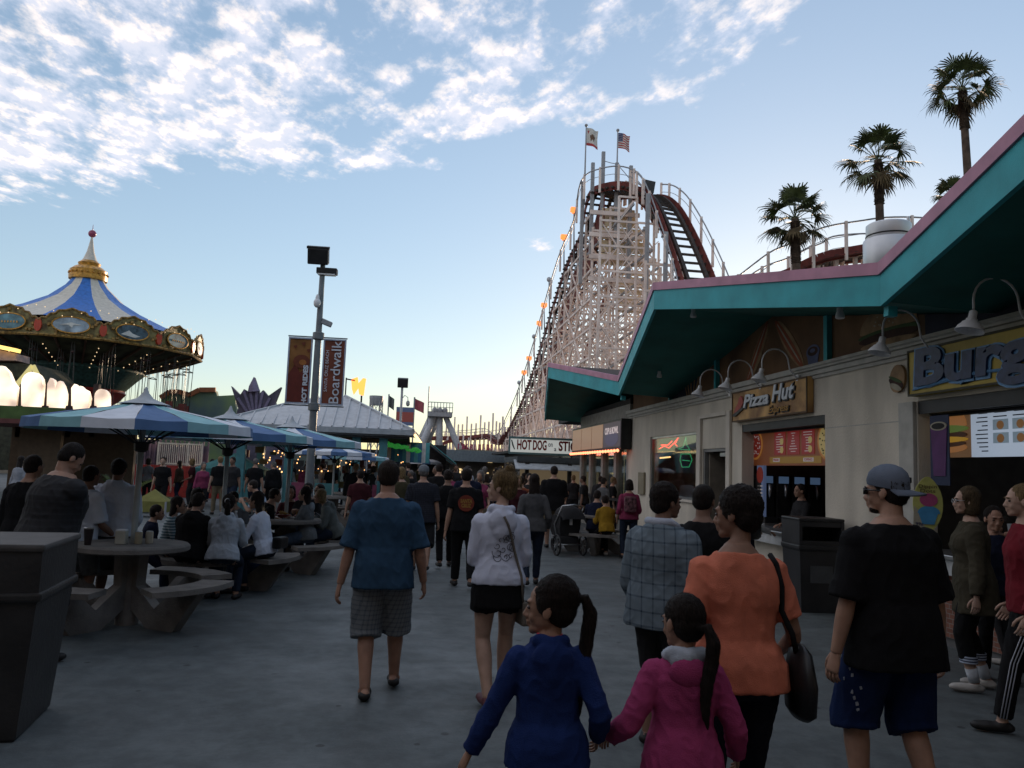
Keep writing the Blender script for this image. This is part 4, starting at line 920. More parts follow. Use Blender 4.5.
# trestle bents ------------------------------------------------
def height_at(P, y):
    for a, b_ in zip(P, P[1:]):
        if min(a.y, b_.y) <= y <= max(a.y, b_.y) and abs(b_.y-a.y) > 1e-3: return a.z+(b_.z-a.z)*(y-a.y)/(b_.y-a.y)
    return None
def bent(y, xs, H, hrow=1.8, cr_=True, mb=None, t=.145):
    c = mb or MB()
    for x in xs: c.b2((x-t/2, y-t/2, 0), (x+t/2, y+t/2, H(x)))
    z = 3.0; odd = False
    while z < max(H(x) for x in xs):
        for a, b_ in zip(xs, xs[1:]):
            if z < min(H(a), H(b_))+.01: c.b2((a, y-t/2-.05, z-.07), (b_, y-t/2+.03, z+.07))
            if z+hrow < min(H(a), H(b_))+.6 and cr_:
                p, q = (a, b_) if odd else (b_, a); c.bar((p, y+t/2, z), (q, y+t/2, z+hrow), .11, .07)
                if (int(z*10)+int(a)) % 3 == 0: c.bar((q, y+t/2+.05, z), (p, y+t/2+.05, z+hrow), .10, .06)
        z += hrow; odd = not odd
    return c
ally = []
y = 57.0
while y < 109:
    h0 = height_at(DR+FA[1:8], y) or 5.5; wide = [12.0, 13.1, 14.2]
    if y < 72: wide += [15.9, 17.6, 19.3]
    elif y < 90: wide += [15.9]
    Hh = lambda x, h0=h0, y=y: (h0-.4 if x < 14.5 else max(3, min(h0-.4, 20.2-abs(x-15.5)*.55-(y-57)*.55)))
    cb(bent(y, wide, Hh), 'trestle_bent', M_WOODW); ally.append((y, Hh)); y += 2.6
# the tall near face under the two humps
def HN(x, y):
    return max(4, min(21.0, 20.8-max(0, x-15.0)*2.3-max(0, 54.2-y)*.1))
for yy in (47.0, 49.4, 51.8, 54.2):
    xs = [11.9+1.25*i for i in range(8)]
    if yy < 51: xs = xs[2:]
    capf = {47.0: 15.5, 49.4: 18.0, 51.8: 20.4, 54.2: 21.2}[yy]
    cb(bent(yy, xs, lambda x: min(HN(x, yy), (13.5 if yy < 48 else 15.5 if yy < 51 else 40), (capf if x > 16.3 else 20.6 if yy > 51 else 19.5)-max(0, abs(x-14.2)-1.0)**2*.95 if x < 16.6 else capf), 1.75), 'trestle_bent', M_WOODW)
# longitudinal ledgers and braces on the street face and two inner rows
for X in (12.0, 14.2, 17.6):
    c = MB(); z = 3.4
    while z < 21:
        ye = 57.0
        for y, Hh in ally:
            if Hh(X) > z and (X < 15 or y < 72): ye = y
        y0_ = 54.2 if X < 13 else (51.8 if X < 17 else (47 if z < 13 else 57))
        if z < 20.4 and ye > y0_: c.b2((X-.12, y0_, z-.08), (X-.03, ye, z+.08))
        z += 2.1
    for i, ((y, Hh), (y2, H2)) in enumerate(zip(ally, ally[1:])):
        z = 3.4; k = i
        while z+2.1 < min(Hh(X), H2(X)) and (X < 15 or y < 72):
            p, q = (y, y2) if k % 2 else (y2, y); c.bar((X-.15, p, z), (X-.15, q, z+2.1), .07, .12); z += 2.1; k += 1
    cb(c, 'ledger_beams', M_WOODW)
# long raking stays on the street face
c = MB()
for a_, e_ in (((575, 268), (634, 204)), ((566, 296), (646, 228)), ((558, 322), (652, 250)), ((549, 348), (658, 268)), ((541, 370), (660, 290)), ((536, 392), (655, 318)), ((545, 405), (640, 350))):
    c.bar(wp(a_[0], a_[1], 11.85), dp(e_[0], e_[1], 51.4), .11, .14)
cb_each(c, 'raking_stay', M_RAILG)
# plank walls high inside the structure
c = MB()
for k in range(9): c.b2((12.6, 54.45, 16.4+k*.47), (16.2-.15*k, 54.52, 16.4+k*.47+.40))
for k in range(7): c.b2((14.4, 57.1+.0, 13.6+k*.47), (17.0, 57.17, 13.6+k*.47+.36))
for q_ in c.islands(): cb(q_, 'wall_plank', M_CREAMW)
c = MB()
for a_, b_ in zip(DR[10:-1], DR[11:]): c.prism([(12.7, a_.y, a_.z-.5), (12.7, b_.y, b_.z-.5), (12.7, b_.y, b_.z-2.9), (12.7, a_.y, a_.z-2.9)], (0, 0, 0), (.06, 0, 0))
cb(c, 'inner_red_boards', M_REDB); c = MB()
for i in range(5): c.bar((14.6, 58+i*3, 17.0-i*1.5), (14.6, 61+i*3, 15.5-i*1.5), .05, 1.2)
cb(c, 'inner_red_boards', M_REDB)
# horizontal cross beams poking out at the top
c = MB()
for z in (15.2, 16.8, 18.4, 20.0): c.bar((11.6, 53.9, z), (17.2-(z-15)*.4, 53.9, z), .12, .30)
cb_each(c, 'cap_beam', M_WOODW)
# tall posts above the crest
c = MB()
for px, pt, pb_, Y in ((583, 182, 230, 56), (593, 163, 200, 55), (603.5, 152, 192, 54.6), (617, 163, 195, 54.2), (631, 166, 225, 54), (648, 194, 300, 50.5), (666, 232, 300, 48.5)):
    a = dp(px, pt, Y); b_ = dp(px, pb_, Y); c.b2((a.x-.12, Y-.12, b_.z-4), (a.x+.12, Y+.12, a.z))
c.tube([dp(604, 161, 54.6), dp(611, 163, 54.4), dp(617, 164, 54.2)], .03, 5); c.tube([dp(617, 164, 54.2), dp(624, 172, 54.1), dp(634, 184, 54)], .03, 5)
cb_each(c, 'tall_post', M_RAILG)
# red track arch to the right
ar = cr([dp(735, 300, 45), dp(765, 278, 44.5), dp(790, 268, 44), (dp(812, 257, 43.5)), dp(836, 249, 43), dp(862, 244, 43), dp(895, 243, 43), dp(930, 246, 43), dp(970, 252, 43)], 4)
ar = [p-V((0, 0, .5)) for p in ar]
track(ar, 1.3, rail_h=1.55, post_every=4)
c = MB()
for i in range(6, len(ar), 3): p = ar[i]; c.b2((p.x-.1, p.y+.6, 0), (p.x+.1, p.y+.8, p.z-.2)); c.b2((p.x-.1, p.y-.8, 0), (p.x+.1, p.y-.6, p.z-.2))
cb(c, 'trestle_bent', M_WOODW)
# low far section trestle
c = MB()
for i in range(2, len(FA)-1, 1):
    p = FA[i]
    c.b2((p.x-.13, p.y-.1, 0), (p.x+.13, p.y+.1, p.z+2.2+(1.2 if i % 3 == 0 else 0))); c.bar((p.x, p.y, 1.5), (FA[i+1].x, FA[i+1].y, FA[i+1].z-.6), .14, .10); c.bar((p.x, p.y, p.z-1), (FA[i+1].x, FA[i+1].y, 2), .14, .10)
for z in (2.5, 4.2): c.tube([V((p.x, p.y, z)) for p in FA[2:]], .08, 4)
# lower inner runs of the same coaster, seen through it
for k in range(16):
    x = 4+k*.75; c.b2((x-.1, 112.9, 0), (x+.1, 113.1, 5.2+sin(k*.5)*1.3)); c.bar((x, 113, 1.2), (x+.75, 113, 4.6), .12); c.bar((x+.75, 113, 1.2), (x, 113, 4.6), .12)
cb(c, 'low_trestle', M_WOODW)
c = MB(); Q = [V((4+k*.75, 112.6, 4.1+sin(k*.5+.6)*1.3)) for k in range(16)]
for a, b_ in zip(Q, Q[1:]): c.bar(a, b_, .4, .45)
cb(c, 'low_track', M_REDB)
# lamps on stalks up the drop
lamps = [((574, 211), (574, 262), 'o'), ((564, 238), (564, 285), 'o'), ((544, 306), (545, 345), 'o'), ((539.5, 324), (541, 362), 'o'), ((529, 359), (531, 385), 'o'), ((524, 373), (526, 400), 'o'), ((549, 280), (550, 325), 'w'), ((534, 337), (535, 374), 'w'), ((519, 383), (520, 410), 'w')]
for i, (a, b_, k) in enumerate(lamps):
    B = wp(b_[0], b_[1], 11.95); r = empty('coaster_lamp', B, 0, ('amber box' if k == 'o' else 'small round white')+' lamp on thin pole, '+('highest', 'second', 'third', 'fourth', 'fifth', 'lowest', 'highest', 'middle', 'lowest')[i]+' of its kind up the coaster drop', 'lamp', 'lamps up the coaster drop')
    A_ = dp(a[0], a[1], B.y); hh = A_.z-B.z; c = MB(); c.tube([(0, 0, -.3), (A_.x-B.x, 0, hh)], .06, 6); c.build('pole', M_RAILG, r, True); c = MB()
    if k == 'o': c.box((A_.x-B.x, 0, hh+.1), (.55, .45, .34), bev=.03); c.box((A_.x-B.x, 0, hh-.12), (.3, .3, .14)); c.build('lamp_head', emis('amber_backlit', (.9, .22, .05), .85), r)  # amber emission stands for low sun shining through the shades
    else: c.ell((A_.x-B.x, 0, hh+.05), (.22, .22, .24)); c.build('lamp_globe', mat('globe_grey', (.4, .42, .45), rough=.3), r, True)
c = MB(); q = dp(649, 187, 53); c.box(q, (.75, .3, .85), (0, .15, 0)); o = c.build('speaker_box', mat('horn_dark', (.04, .045, .05))); tag(o, 'dark square speaker on the crest of the coaster', 'speaker')
# flags
def flag(px, pb, pt, Y, w_, h_, kind, label):
    b_ = dp(px, pb, Y); t_ = dp(px, pt, Y); r = empty('flagpole_with_flag', b_, 0, label, 'flag'); H = t_.z-b_.z
    lean_ = t_.x-b_.x
    c = MB(); c.tube([(0, 0, -1), (0, 0, H)], [.07, .045], 8); c.ell((0, 0, H+.06), (.12, .12, .12)); c.build('pole', M_RAILG, r, True)
    nx, nz = 26, 13; c = MB(); vs = []; fs = []; mi = []
    for j_ in range(nz+1):
        for i in range(nx+1):
            u = i/nx; v_ = j_/nz; ph = u*8+v_*1.2
            vs.append((.05+u*w_*(.93-.05*sin(v_*3)), sin(ph)*.14*u, H-.12-h_*(1-v_)-.22*u*u*w_+.06*sin(ph*.8)*u))
    for j_ in range(nz):
        for i in range(nx):
            u = (i+.5)/nx; v_ = (j_+.5)/nz; fs.append((j_*(nx+1)+i, j_*(nx+1)+i+1, (j_+1)*(nx+1)+i+1, (j_+1)*(nx+1)+i))
            if kind == 'us': m = 2 if (u < .4 and v_ > .46) else (0 if j_ % 2 == 0 else 1)
            elif kind == 'ca': m = 0 if v_ < .18 else (3 if ((u-.52)/.22)**2+((v_-.52)/.15)**2 < 1 or ((u-.68)/.08)**2+((v_-.58)/.08)**2 < 1 or (.34 < v_ < .45 and (abs(u-.4) < .05 or abs(u-.62) < .05)) else (0 if (u-.16)**2+(v_-.8)**2 < .006 else 1))
            else: m = 0
            mi.append(m)
    c.v = [V(p) for p in vs]; c.f = fs; c.m = mi
    c.build('flag_cloth', [mat('flag_red', (.42, .05, .05)), mat('flag_white', (.62, .60, .56)), mat('flag_blue', (.06, .07, .18)), mat('flag_brown', (.14, .08, .05))], r, True)
    if kind == 'us':
        st = MB()
        for a in range(4):
            for b2_ in range(4): u = .05+.1*a; v_ = .54+.11*b2_; st.ell((.05+u*w_*.93, -.03+sin(u*8+v_*1.2)*.14*u, H-.12-h_*(1-v_)-.22*u*u*w_), (.03, .02, .03), n=5, k=3)
        st.build('flag_stars', _mc['flag_white'], r)
    return r
flag(584.5, 190, 126, 55.5, .95, 1.35, 'ca', 'white flag with brown bear and red bottom stripe, left pole')
flag(616.5, 190, 131, 54.5, .95, 1.15, 'us', 'red and white striped flag with blue corner, right pole')
# ---------------------------------------------------------------- palms
M_TRUNK = mat('palm_trunk', (.085, .06, .045), rough=.95, var=.35, scale=3, bump=.8, bscale=20); M_FROND = mat('palm_frond', (.055, .075, .022), rough=.6, var=.4, scale=2); M_DEADF = mat('palm_dead_frond', (.13, .095, .05), rough=.9, var=.3)
def palm(px, py, Y, cr_r, label, base=None, seed=1, skirt=True, droop=1.0):
    rnd = random.Random(seed); c0 = dp(px, py, Y); b_ = base or V((c0.x+.3, Y, 0)); r = empty('fan_palm', b_, 0, label, 'palm tree', 'palms behind the food building'); H = c0.z
    off = V((c0.x-b_[0], 0, H)); c = MB(); n = 10; pts = [V((off.x*(i/n)**1.3, 0, H*i/n)) for i in range(n+1)]; c.tube(pts, [.30-.10*i/n for i in range(n+1)], 12)
    for k in range(26): z = H-.3-k*.09; c.lathe([(.20, z), (.27+.03*rnd.random(), z+.05), (.2, z+.07)], (off.x*(z/H)**1.3, 0, 0), 10)
    c.build('trunk', M_TRUNK, r, 50)
    fr = MB(); dd = MB()
    nf = 32
    for i in range(nf):
        t = i/nf; el = R(82-150*t+rnd.uniform(-8, 8)); az = i*2.4+rnd.uniform(-.3, .3); mb = fr if t < .86 else dd
        st = cr_r*(.46+.14*rnd.random())*(1 if t < .8 else .7); d = V((cos(az)*cos(el), sin(az)*cos(el), sin(el))); o = off+V((0, 0, -.25*t))
        tip = o+d*st; mb.tube([o, o+d*st*.5+V((0, 0, .04)), tip], [.03, .02, .015], 4)
        # fan of blades
        side = d.cross(V((0, 0, 1))); side = side.normalized() if side.length > .05 else V((1, 0, 0)); up = side.cross(d); L = cr_r*.50*(1 if t < .8 else .8)
        tw = rnd.uniform(-.5, .5); s2 = side*cos(tw)+up*sin(tw)
        for k in range(19):
            a = R(-100+200*k/18); bd = (d*cos(a)+s2*sin(a)).normalized(); l = L*(.62+.38*cos(a*.75))*rnd.uniform(.70, 1.18); g = V((0, 0, -1))*droop
            w_ = bd.cross(up).normalized()*.050; p1 = tip+bd*l*.5+g*.02*l; p2 = tip+bd*l*.8+g*.13*l; p3 = tip+bd*l*.95+g*.34*l
            mb.add([tip-w_*.3, tip+w_*.3, p1+w_, p1-w_, p2+w_*.6, p2-w_*.6, p3], [(0, 1, 2, 3), (3, 2, 4, 5), (5, 4, 6)])
    fr.build('crown', M_FROND, r); dd.build('dead_fronds', M_DEADF, r); return r
palm(795, 218, 40, 2.1, 'leftmost and lowest fan palm behind the pink roof edge', seed=3)
palm(878, 160, 40, 2.3, 'middle fan palm standing behind the round roof vent', seed=8)
c0 = dp(962, 88, 42); palm(962, 88, 42, 2.35, 'tallest fan palm with a long bare trunk at the top right', base=V((dp(968, 165, 42).x+.6, 42, 0)), seed=12)
palm(953, 196, 52, 1.7, 'distant palm of which only the tip shows over the pink roof edge', seed=21)
# further shops, added along the row to keep low sun off the plaza
r = empty('shading_shop_row', (8.6, 46, 0), 0, 'far row of dark flat-roofed shops under the coaster on the right side, added to shade the plaza', 'building')
c = MB(); c.b2((-1.6, -12, 0), (8, 15, 2.75)); c.build('wall', mat('row_wall', (.14, .12, .11)), r); c = MB(); c.b2((-2.6, -12.2, 2.75), (8.2, 15.2, 2.9)); c.build('roof', M_DARK, r)
c = MB()
for i in range(9): c.b2((-1.66, -11+i*2.8, .9), (-1.602, -9+i*2.8, 2.4))
c.each('window', mat('row_window', (.05, .06, .07), rough=.15), r)
# ---------------------------------------------------------------- left: wave swinger
cc_ = dp(70, 470, 43); r = empty('wave_swinger', (cc_.x, 43, 0), 0, 'big swing carousel with blue and white striped top and ornate painted rim', 'carousel'); RR = 6.35; ZR = 8.25; NP = 14
M_ORN = mat('carousel_ornate', (.16, .14, .055), rough=.5, var=.9, scale=3.5, dirt=(.05, .03, .015), bump=.6, bscale=14); M_GOLD = mat('gold_paint', (.55, .28, .05), rough=.35, var=.35, scale=6, metal=.2); M_CRM = mat('carousel_cream', (.62, .58, .50), rough=.7, var=.1); M_CBLU = mat('carousel_blue', (.04, .17, .52), rough=.6, var=.15); M_CRED = mat('carousel_red', (.28, .025, .02), rough=.45, var=.2); M_UND = mat('carousel_underside', (.035, .045, .025), rough=.8, var=.7, scale=1.5); M_CGRN = mat('carousel_green', (.025, .07, .06), rough=.5, var=.4)
A0 = R(-90)-R(9)
for k in range(NP):
    a0 = A0+2*pi*(k-.5)/NP; a1 = A0+2*pi*(k+.5)/NP; c = MB(); prof = [(6.0, ZR+.60), (4.6, ZR+1.15), (3.2, ZR+1.80), (2.0, ZR+2.50), (1.15, ZR+3.30), (.85, ZR+3.75)]
    rings = []
    for rr, z in prof:
        am = (a0+a1)/2; pts = []
        for q in range(5):
            a = a0+(a1-a0)*q/4; sg = -.09*(1-abs(q-2)/2.0)*min(1, rr/3); pts.append(V((cos(a)*rr, sin(a)*rr, z+sg)))
        rings.append(pts)
    for r0, r1 in zip(rings, rings[1:]):
        o = len(c.v); c.v += r0+r1; c.f += [(o+i, o+i+1, o+6+i, o+5+i) for i in range(4)]; c.m += [0]*4
    c.build('canopy_stripe', M_CBLU if k % 2 else M_CRM, r, True)
c = MB(); c.lathe([(.7, 11.2), (1.0, 11.25), (1.02, 11.5), (.95, 11.55), (.98, 11.8), (.75, 12.0), (.55, 12.1), (.6, 12.25), (.42, 12.4)], n=28); 
for i in range(20): a = 2*pi*i/20; c.ell((cos(a)*1.0, sin(a)*1.0, 11.62), (.07, .07, .07), n=6, k=4)
dz = ZR+3.75-11.25; c.v = [p+V((0, 0, dz)) for p in c.v]; c.build('finial', M_GOLD, r, 50)
c = MB(); c.ell((0, 0, 13.95+dz+.1), (.22, .22, .22)); c.tube([(0, 0, 14.1+dz), (0, 0, 14.6+dz)], [.03, .01], 5); c.build('finial_ball', mat('ball_pink', (.30, .06, .12), rough=.3), r, True)
c = MB(); c.lathe([(.44, 12.36+dz), (.36, 12.5+dz), (.20, 12.95+dz), (.10, 13.5+dz), (.03, 13.95+dz)], n=20); c.build('finial_cone', M_CRM, r, 50)
M_BULB = emis('bulb_warm', (1, .72, .4), .45)
M_OV = [mat('oval_sea', (.10, .22, .26), rough=.4, var=.5, scale=2.2), mat('oval_sky', (.30, .38, .45), rough=.4, var=.5, scale=1.8), mat('oval_dark', (.05, .09, .12), rough=.4, var=.8, scale=3)]
M_PHOTO = mat('oval_white_marks', (.6, .62, .6), rough=.5)
for k in range(NP):
    a = A0+2*pi*k/NP; hw = RR*math.tan(pi/NP); n_ = V((cos(a), sin(a), 0)); t_ = V((-sin(a), cos(a), 0)); up = V((0, 0, 1)); o = n_*RR*cos(pi/NP)*1.0+V((0, 0, ZR))
    def P3(u, w_, d=0): return o+t_*u+up*w_+n_*d
    prof = [(-hw, -.45), (hw, -.45), (hw, .25), (hw*.88, .42), (hw*.78, .38), (hw*.66, .62), (hw*.5, .66), (hw*.42, .82), (hw*.2, .86), (0, .98), (-hw*.2, .86), (-hw*.42, .82), (-hw*.5, .66), (-hw*.66, .62), (-hw*.78, .38), (-hw*.88, .42), (-hw, .25)]
    c = MB(); c.prism([P3(u, w_, .12*(w_+.45)) for u, w_ in prof], -n_*.10, V((0, 0, 0)))
    for (u, w_), (u2, w2) in zip(prof[2:], prof[3:]): c.tube([P3(u, w_, .12*(w_+.45)+.02), P3(u2, w2, .12*(w2+.45)+.02)], .055, 6, 1)
    c.tube([P3(-hw, -.45, .04), P3(hw, -.45, .04)], .08, 6, 1)
    for s_ in range(18):   # scrollwork bosses
        u = random.uniform(-hw*.9, hw*.9); w_ = random.uniform(-.4, .75)
        if (u/.85)**2+((w_-.12)/.42)**2 > 1.2 and w_ < .78-abs(u)/hw*.5: c.ell(P3(u, w_, .12*(w_+.45)+.03), (.10, .10, .10), n=6, k=4, mi=1)
    p_ = c.build('rim_panel', [M_ORN, mat('gold_dull', (.28, .17, .045), rough=.4, var=.5, scale=8)], r)
    c = MB(); pts = [P3(cos(2*pi*i/24)*.80, .13+sin(2*pi*i/24)*.37, .10+.05) for i in range(24)]; c.prism(pts, n_*0, n_*.03); c.build('oval_picture', M_OV[k % 3], p_)
    c = MB()
    if k % 3 == 1: c.prism([P3(-.5, .10, .20), P3(0, .26, .20), P3(.5, .16, .20), P3(.1, .12, .20), P3(.05, -.02, .2), P3(-.1, .12, .2)], n_*0, n_*.01)
    elif k % 3 == 0:
        for i in range(7): c.prism([P3(-.5+i*.15, .06, .2), P3(-.42+i*.15, .06, .2), P3(-.44+i*.15, .16, .2), P3(-.48+i*.15, .16, .2)], n_*0, n_*.01)
    else: c.prism([P3(-.6, -.05, .2), P3(-.2, .2, .2), P3(0, .05, .2), P3(.4, -.05, .2), P3(.1, -.15, .2)], n_*0, n_*.01)
    c.build('picture_marks', M_PHOTO if k % 3 else M_GOLD, p_)
    c = MB(); c.tube([P3(cos(2*pi*i/24)*.84, .13+sin(2*pi*i/24)*.41, .17) for i in range(25)], .035, 5, caps=False); c.build('oval_frame', M_GOLD, p_)
    ac = a+pi/NP; nn = V((cos(ac), sin(ac), 0)); tt = V((-sin(ac), cos(ac), 0)); oo = nn*(RR+.02)+V((0, 0, ZR+.02))
    c = MB(); pts = [oo+tt*cos(2*pi*i/14)*.17+up*sin(2*pi*i/14)*.34 for i in range(14)]; c.prism(pts, nn*0, nn*.12); c.build('rim_jewel', mat('jewel_red', (.45, .05, .02), rough=.3), r)
c = MB()
for k in range(NP*7):
    a = A0+2*pi*k/(NP*7); kk = (k % 7-3)/3.5; z = ZR+.98-.62*abs(kk)**1.6+.05; rr = RR*cos(pi/NP)/cos((k % 7-3)/7*2*pi/NP)+.14; c.ell((cos(a)*rr, sin(a)*rr, z), (.03, .03, .03), n=6, k=4)
for k in range(NP):
    a = A0+2*pi*(k+.5)/NP
    for i in range(6): rr = 5.6-i*.45; c.ell((cos(a)*rr, sin(a)*rr, ZR-.66-(6.1-rr)*.36), (.035, .035, .035), n=5, k=3)
    for i in range(5): rr = 3.1-i*.14; c.ell((cos(a)*rr, sin(a)*rr, ZR-1.75-i*.17), (.035, .035, .035), n=5, k=3)
c.build('rim_bulbs', M_BULB, r)
c = MB(); c.lathe([(6.25, ZR-.42), (6.1, ZR-.50), (3.3, ZR-1.45), (3.3, ZR-1.6)], n=56, caps=False); c.build('underside', M_UND, r, 40)
c = MB()
for k in range(NP*2):
    a = A0+2*pi*(k+.5)/NP/2; c.bar((cos(a)*6.1, sin(a)*6.1, ZR-.56), (cos(a)*3.2, sin(a)*3.2, ZR-1.53), .09, .10)
c.build('underside_ribs', mat('ribs_dark', (.06, .035, .02), rough=.6), r)
c = MB(); c.lathe([(3.35, ZR-1.42), (3.4, ZR-1.62), (3.05, ZR-1.95), (2.45, ZR-2.6), (2.35, ZR-2.7)], n=28, caps=False); c.build('inner_cone', M_CGRN, r, 40)
c = MB(); c.lathe([(2.4, ZR-2.62), (2.5, ZR-2.8), (2.2, ZR-3.2), (1.5, ZR-3.7), (1.25, ZR-4.1), (1.2, 1.2), (1.9, .9), (2.0, 0)], n=28); c.build('drum', M_CRED, r, 40)
c = MB(); c.lathe([(1.32, 2.2), (1.34, 2.3), (1.28, 3.0)], n=28)
for k in range(12):
    a = 2*pi*k/12; c.ell((cos(a)*1.32, sin(a)*1.32, 2.4), (.14, .14, .4)); c.ell((cos(a)*2.3, sin(a)*2.3, ZR-2.85), (.12, .12, .10))
c.build('drum_trim', M_GOLD, r, 40)
r.scale = (.90, .90, .885)
# swings
def swing():
    s_ = empty('chain_swing', (0, 0, 0), 0, 'x', 'swing', 'swings hanging under the carousel rim'); c = MB()
    for x in (-.22, .22):
        for y in (-.16, .16): c.tube([(x*1.3, y*.3, 2.9), (x, y, 0)], .014, 4)
    c.build('chains', mat('chain_dark', (.05, .05, .05), rough=.4, metal=.6), s_)
    c = MB(); c.b2((-.3, -.05, 2.38), (.3, .05, 2.43)); c.tube([(-.3, 0, 2.4), (0, 0, 2.52), (.3, 0, 2.4)], .02, 5); c.build('spreader', mat('spreader_dark', (.06, .03, .03)), s_)
    c = MB(); c.b2((-.24, -.2, -.04), (.24, .2, 0), bev=.015); c.b2((-.24, .16, 0), (.24, .2, .42), bev=.01); c.tube([(-.24, -.2, .22), (.24, -.2, .22)], .015, 6); c.build('seat', mat('swing_seat', (.20, .05, .04)), s_); return s_
ps_ = swing(); first = True; n = 0
for ring, (rr, cnt) in enumerate(((5.7, 20), (4.9, 16))):
    for k in range(cnt):
        a = 2*pi*(k+.5*ring)/cnt; o = ps_ if first else copy_tree(ps_); first = False
        o.location = (cc_.x+cos(a)*rr*.9, 43+sin(a)*rr*.9, (ZR-.55-(6.1-rr)*.35)*.885-2.6); o.scale = (.9, .9, .9); o.rotation_euler = (0, 0, a); n += 1
        o['label'] = 'empty chain swing hanging under the rim of the striped swing carousel'
# railing and platform right of the carousel
pl = empty('ride_platform', (dp(185, 480, 36).x, 36, 0), 0, 'red fronted ride platform with a white railing behind the tables', 'platform'); c = MB()
x0, x1 = dp(135, 470, 36).x-pl.location.x, dp(232, 470, 36).x-pl.location.x; zt = dp(185, 466, 36).z
c.b2((x0, 0, 0), (x1, 4, zt)); c.build('base', M_CRED, pl); c = MB(); zr = dp(185, 444, 36).z
X0, X1 = dp(156, 470, 36).x-pl.location.x, dp(200, 470, 36).x-pl.location.x
for z in (zt+.08, zr): c.b2((X0, .06, z-.03), (X1, .12, z+.03))
for i in range(23): x = X0+(X1-X0)*i/22; c.b2((x-(.035 if i in (0, 15, 22) else .014), .07, zt), (x+(.035 if i in (0, 15, 22) else .014), .11, zr+(.06 if i in (0, 15, 22) else 0)))
c.build('railing', mat('railing_white', (.6, .52, .42), rough=.5), pl)
c = MB(); c.b2((x0, 1.2, zt), (X1, 1.25, zt+.9))
for i in range(14): x = x0+(X1-x0)*i/13; c.b2((x-.03, 1.1, zt), (x+.03, 1.16, zt+1.5))
c.build('rear_panels', mat('platform_panels', (.14, .08, .09), var=.9, scale=1.2, dirt=(.03, .04, .07)), pl)
# kiosk far left, with cream panels whose sunlit brightness is emitted
def P_(px, py, Y): return dp(px, py, Y)
YK = 27; k0 = P_(-40, 470, YK).x; k1 = P_(100, 470, YK).x; zk = P_(30, 425, YK).z; r = empty('brown_kiosk', ((k0+k1)/2, YK, 0), 0, 'brown kiosk with a dark red roof edge behind the nearest umbrella', 'kiosk'); ox = (k0+k1)/2
c = MB(); xa = P_(16, 470, YK).x-ox; xb = P_(58, 470, YK).x-ox; c.b2((xa, 0, 0), (xb, .2, zk)); c.b2((k0-ox, 0, 0), (P_(-10, 470, YK).x-ox, .2, zk)); c.b2((k0-ox, 3, 0), (k1-ox, 3.2, zk)); c.build('wall', mat('kiosk_brown', (.11, .075, .045), rough=.8), r)
c = MB(); c.b2((k0-ox-.3, -1.0, zk), (P_(135, 440, YK).x-ox, 3.4, zk+.14)); c.build('roof', mat('kiosk_roof_red', (.15, .05, .045), rough=.7), r)
c = MB(); c.b2((P_(-10, 470, YK).x-ox, 2.6, .2), (P_(16, 470, YK).x-ox, 2.65, zk-.6)); c.build('lit_stock', mat('stock_yellow', (.20, .12, .03), var=.9, scale=3, dirt=(.03, .03, .04)), r)
c = MB(); c.b2((k0-ox, -.2, zk+.14), (P_(66, 420, YK).x-ox, -.1, P_(30, 407, YK).z)); c.build('green_band', mat('kiosk_green', (.07, .13, .035), rough=.7, var=.3, scale=2), r)
YG = 30; r = empty('sunlit_panel_row', (P_(50, 420, YG).x, YG, zk), 0, 'row of rounded cream panels above the brown kiosk, sunlight painted in as emission', 'sign'); zz0 = P_(50, 419, YG).z
def sunlit_mat():  # mottled emission stands for low sun on the cream panels
    if 'sunlit_cream' in _mc: return _mc['sunlit_cream']
    m, t, b = nt('sunlit_cream'); tc = t.nodes.new('ShaderNodeTexCoord'); n = t.nodes.new('ShaderNodeTexNoise'); n.inputs['Scale'].default_value = .9; n.inputs['Detail'].default_value = 2; t.links.new(tc.outputs['Object'], n.inputs[0])
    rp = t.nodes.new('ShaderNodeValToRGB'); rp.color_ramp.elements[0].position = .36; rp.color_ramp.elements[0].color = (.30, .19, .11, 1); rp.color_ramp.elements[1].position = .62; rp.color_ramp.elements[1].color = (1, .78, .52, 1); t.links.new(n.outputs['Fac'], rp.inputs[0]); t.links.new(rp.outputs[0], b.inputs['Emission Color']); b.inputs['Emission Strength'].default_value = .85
    _mc['sunlit_cream'] = m; return m
def sunlit_shape(pts, name='sunlit_panel'):
    c = MB(); q = [P_(px, py, YG)-V((P_(50, 420, YG).x, YG, zk)) for px, py in pts]; c.prism(q, (0, -.06, 0), (0, .2, 0)); c.build(name, sunlit_mat(), r)
def arc_(x0, x1, yt, yb, n=8):
    m_ = (x0+x1)/2; return [(x0, yb)]+[(m_-cos(pi*i/n)*(x1-x0)/2, yt+(x1-x0)*.45*(1-sin(pi*i/n))*1.2) for i in range(n+1)]+[(x1, yb)]
sunlit_shape([(-30, 420), (-30, 366), (3, 366), (9, 372), (13, 382), (17, 387), (17, 420)]); sunlit_shape(arc_(22, 43, 372, 420)); sunlit_shape([(47, 420), (48, 384), (51, 378), (54, 380), (56, 388), (58, 382), (61, 381), (64, 386), (66, 394), (66, 412), (60, 420)]); sunlit_shape([(72, 416), (72, 388), (75, 384), (79, 387), (81, 386), (84, 389), (88, 391), (90, 398), (88, 410), (84, 417)]); sunlit_shape(arc_(95, 109, 389, 412))
c = MB()
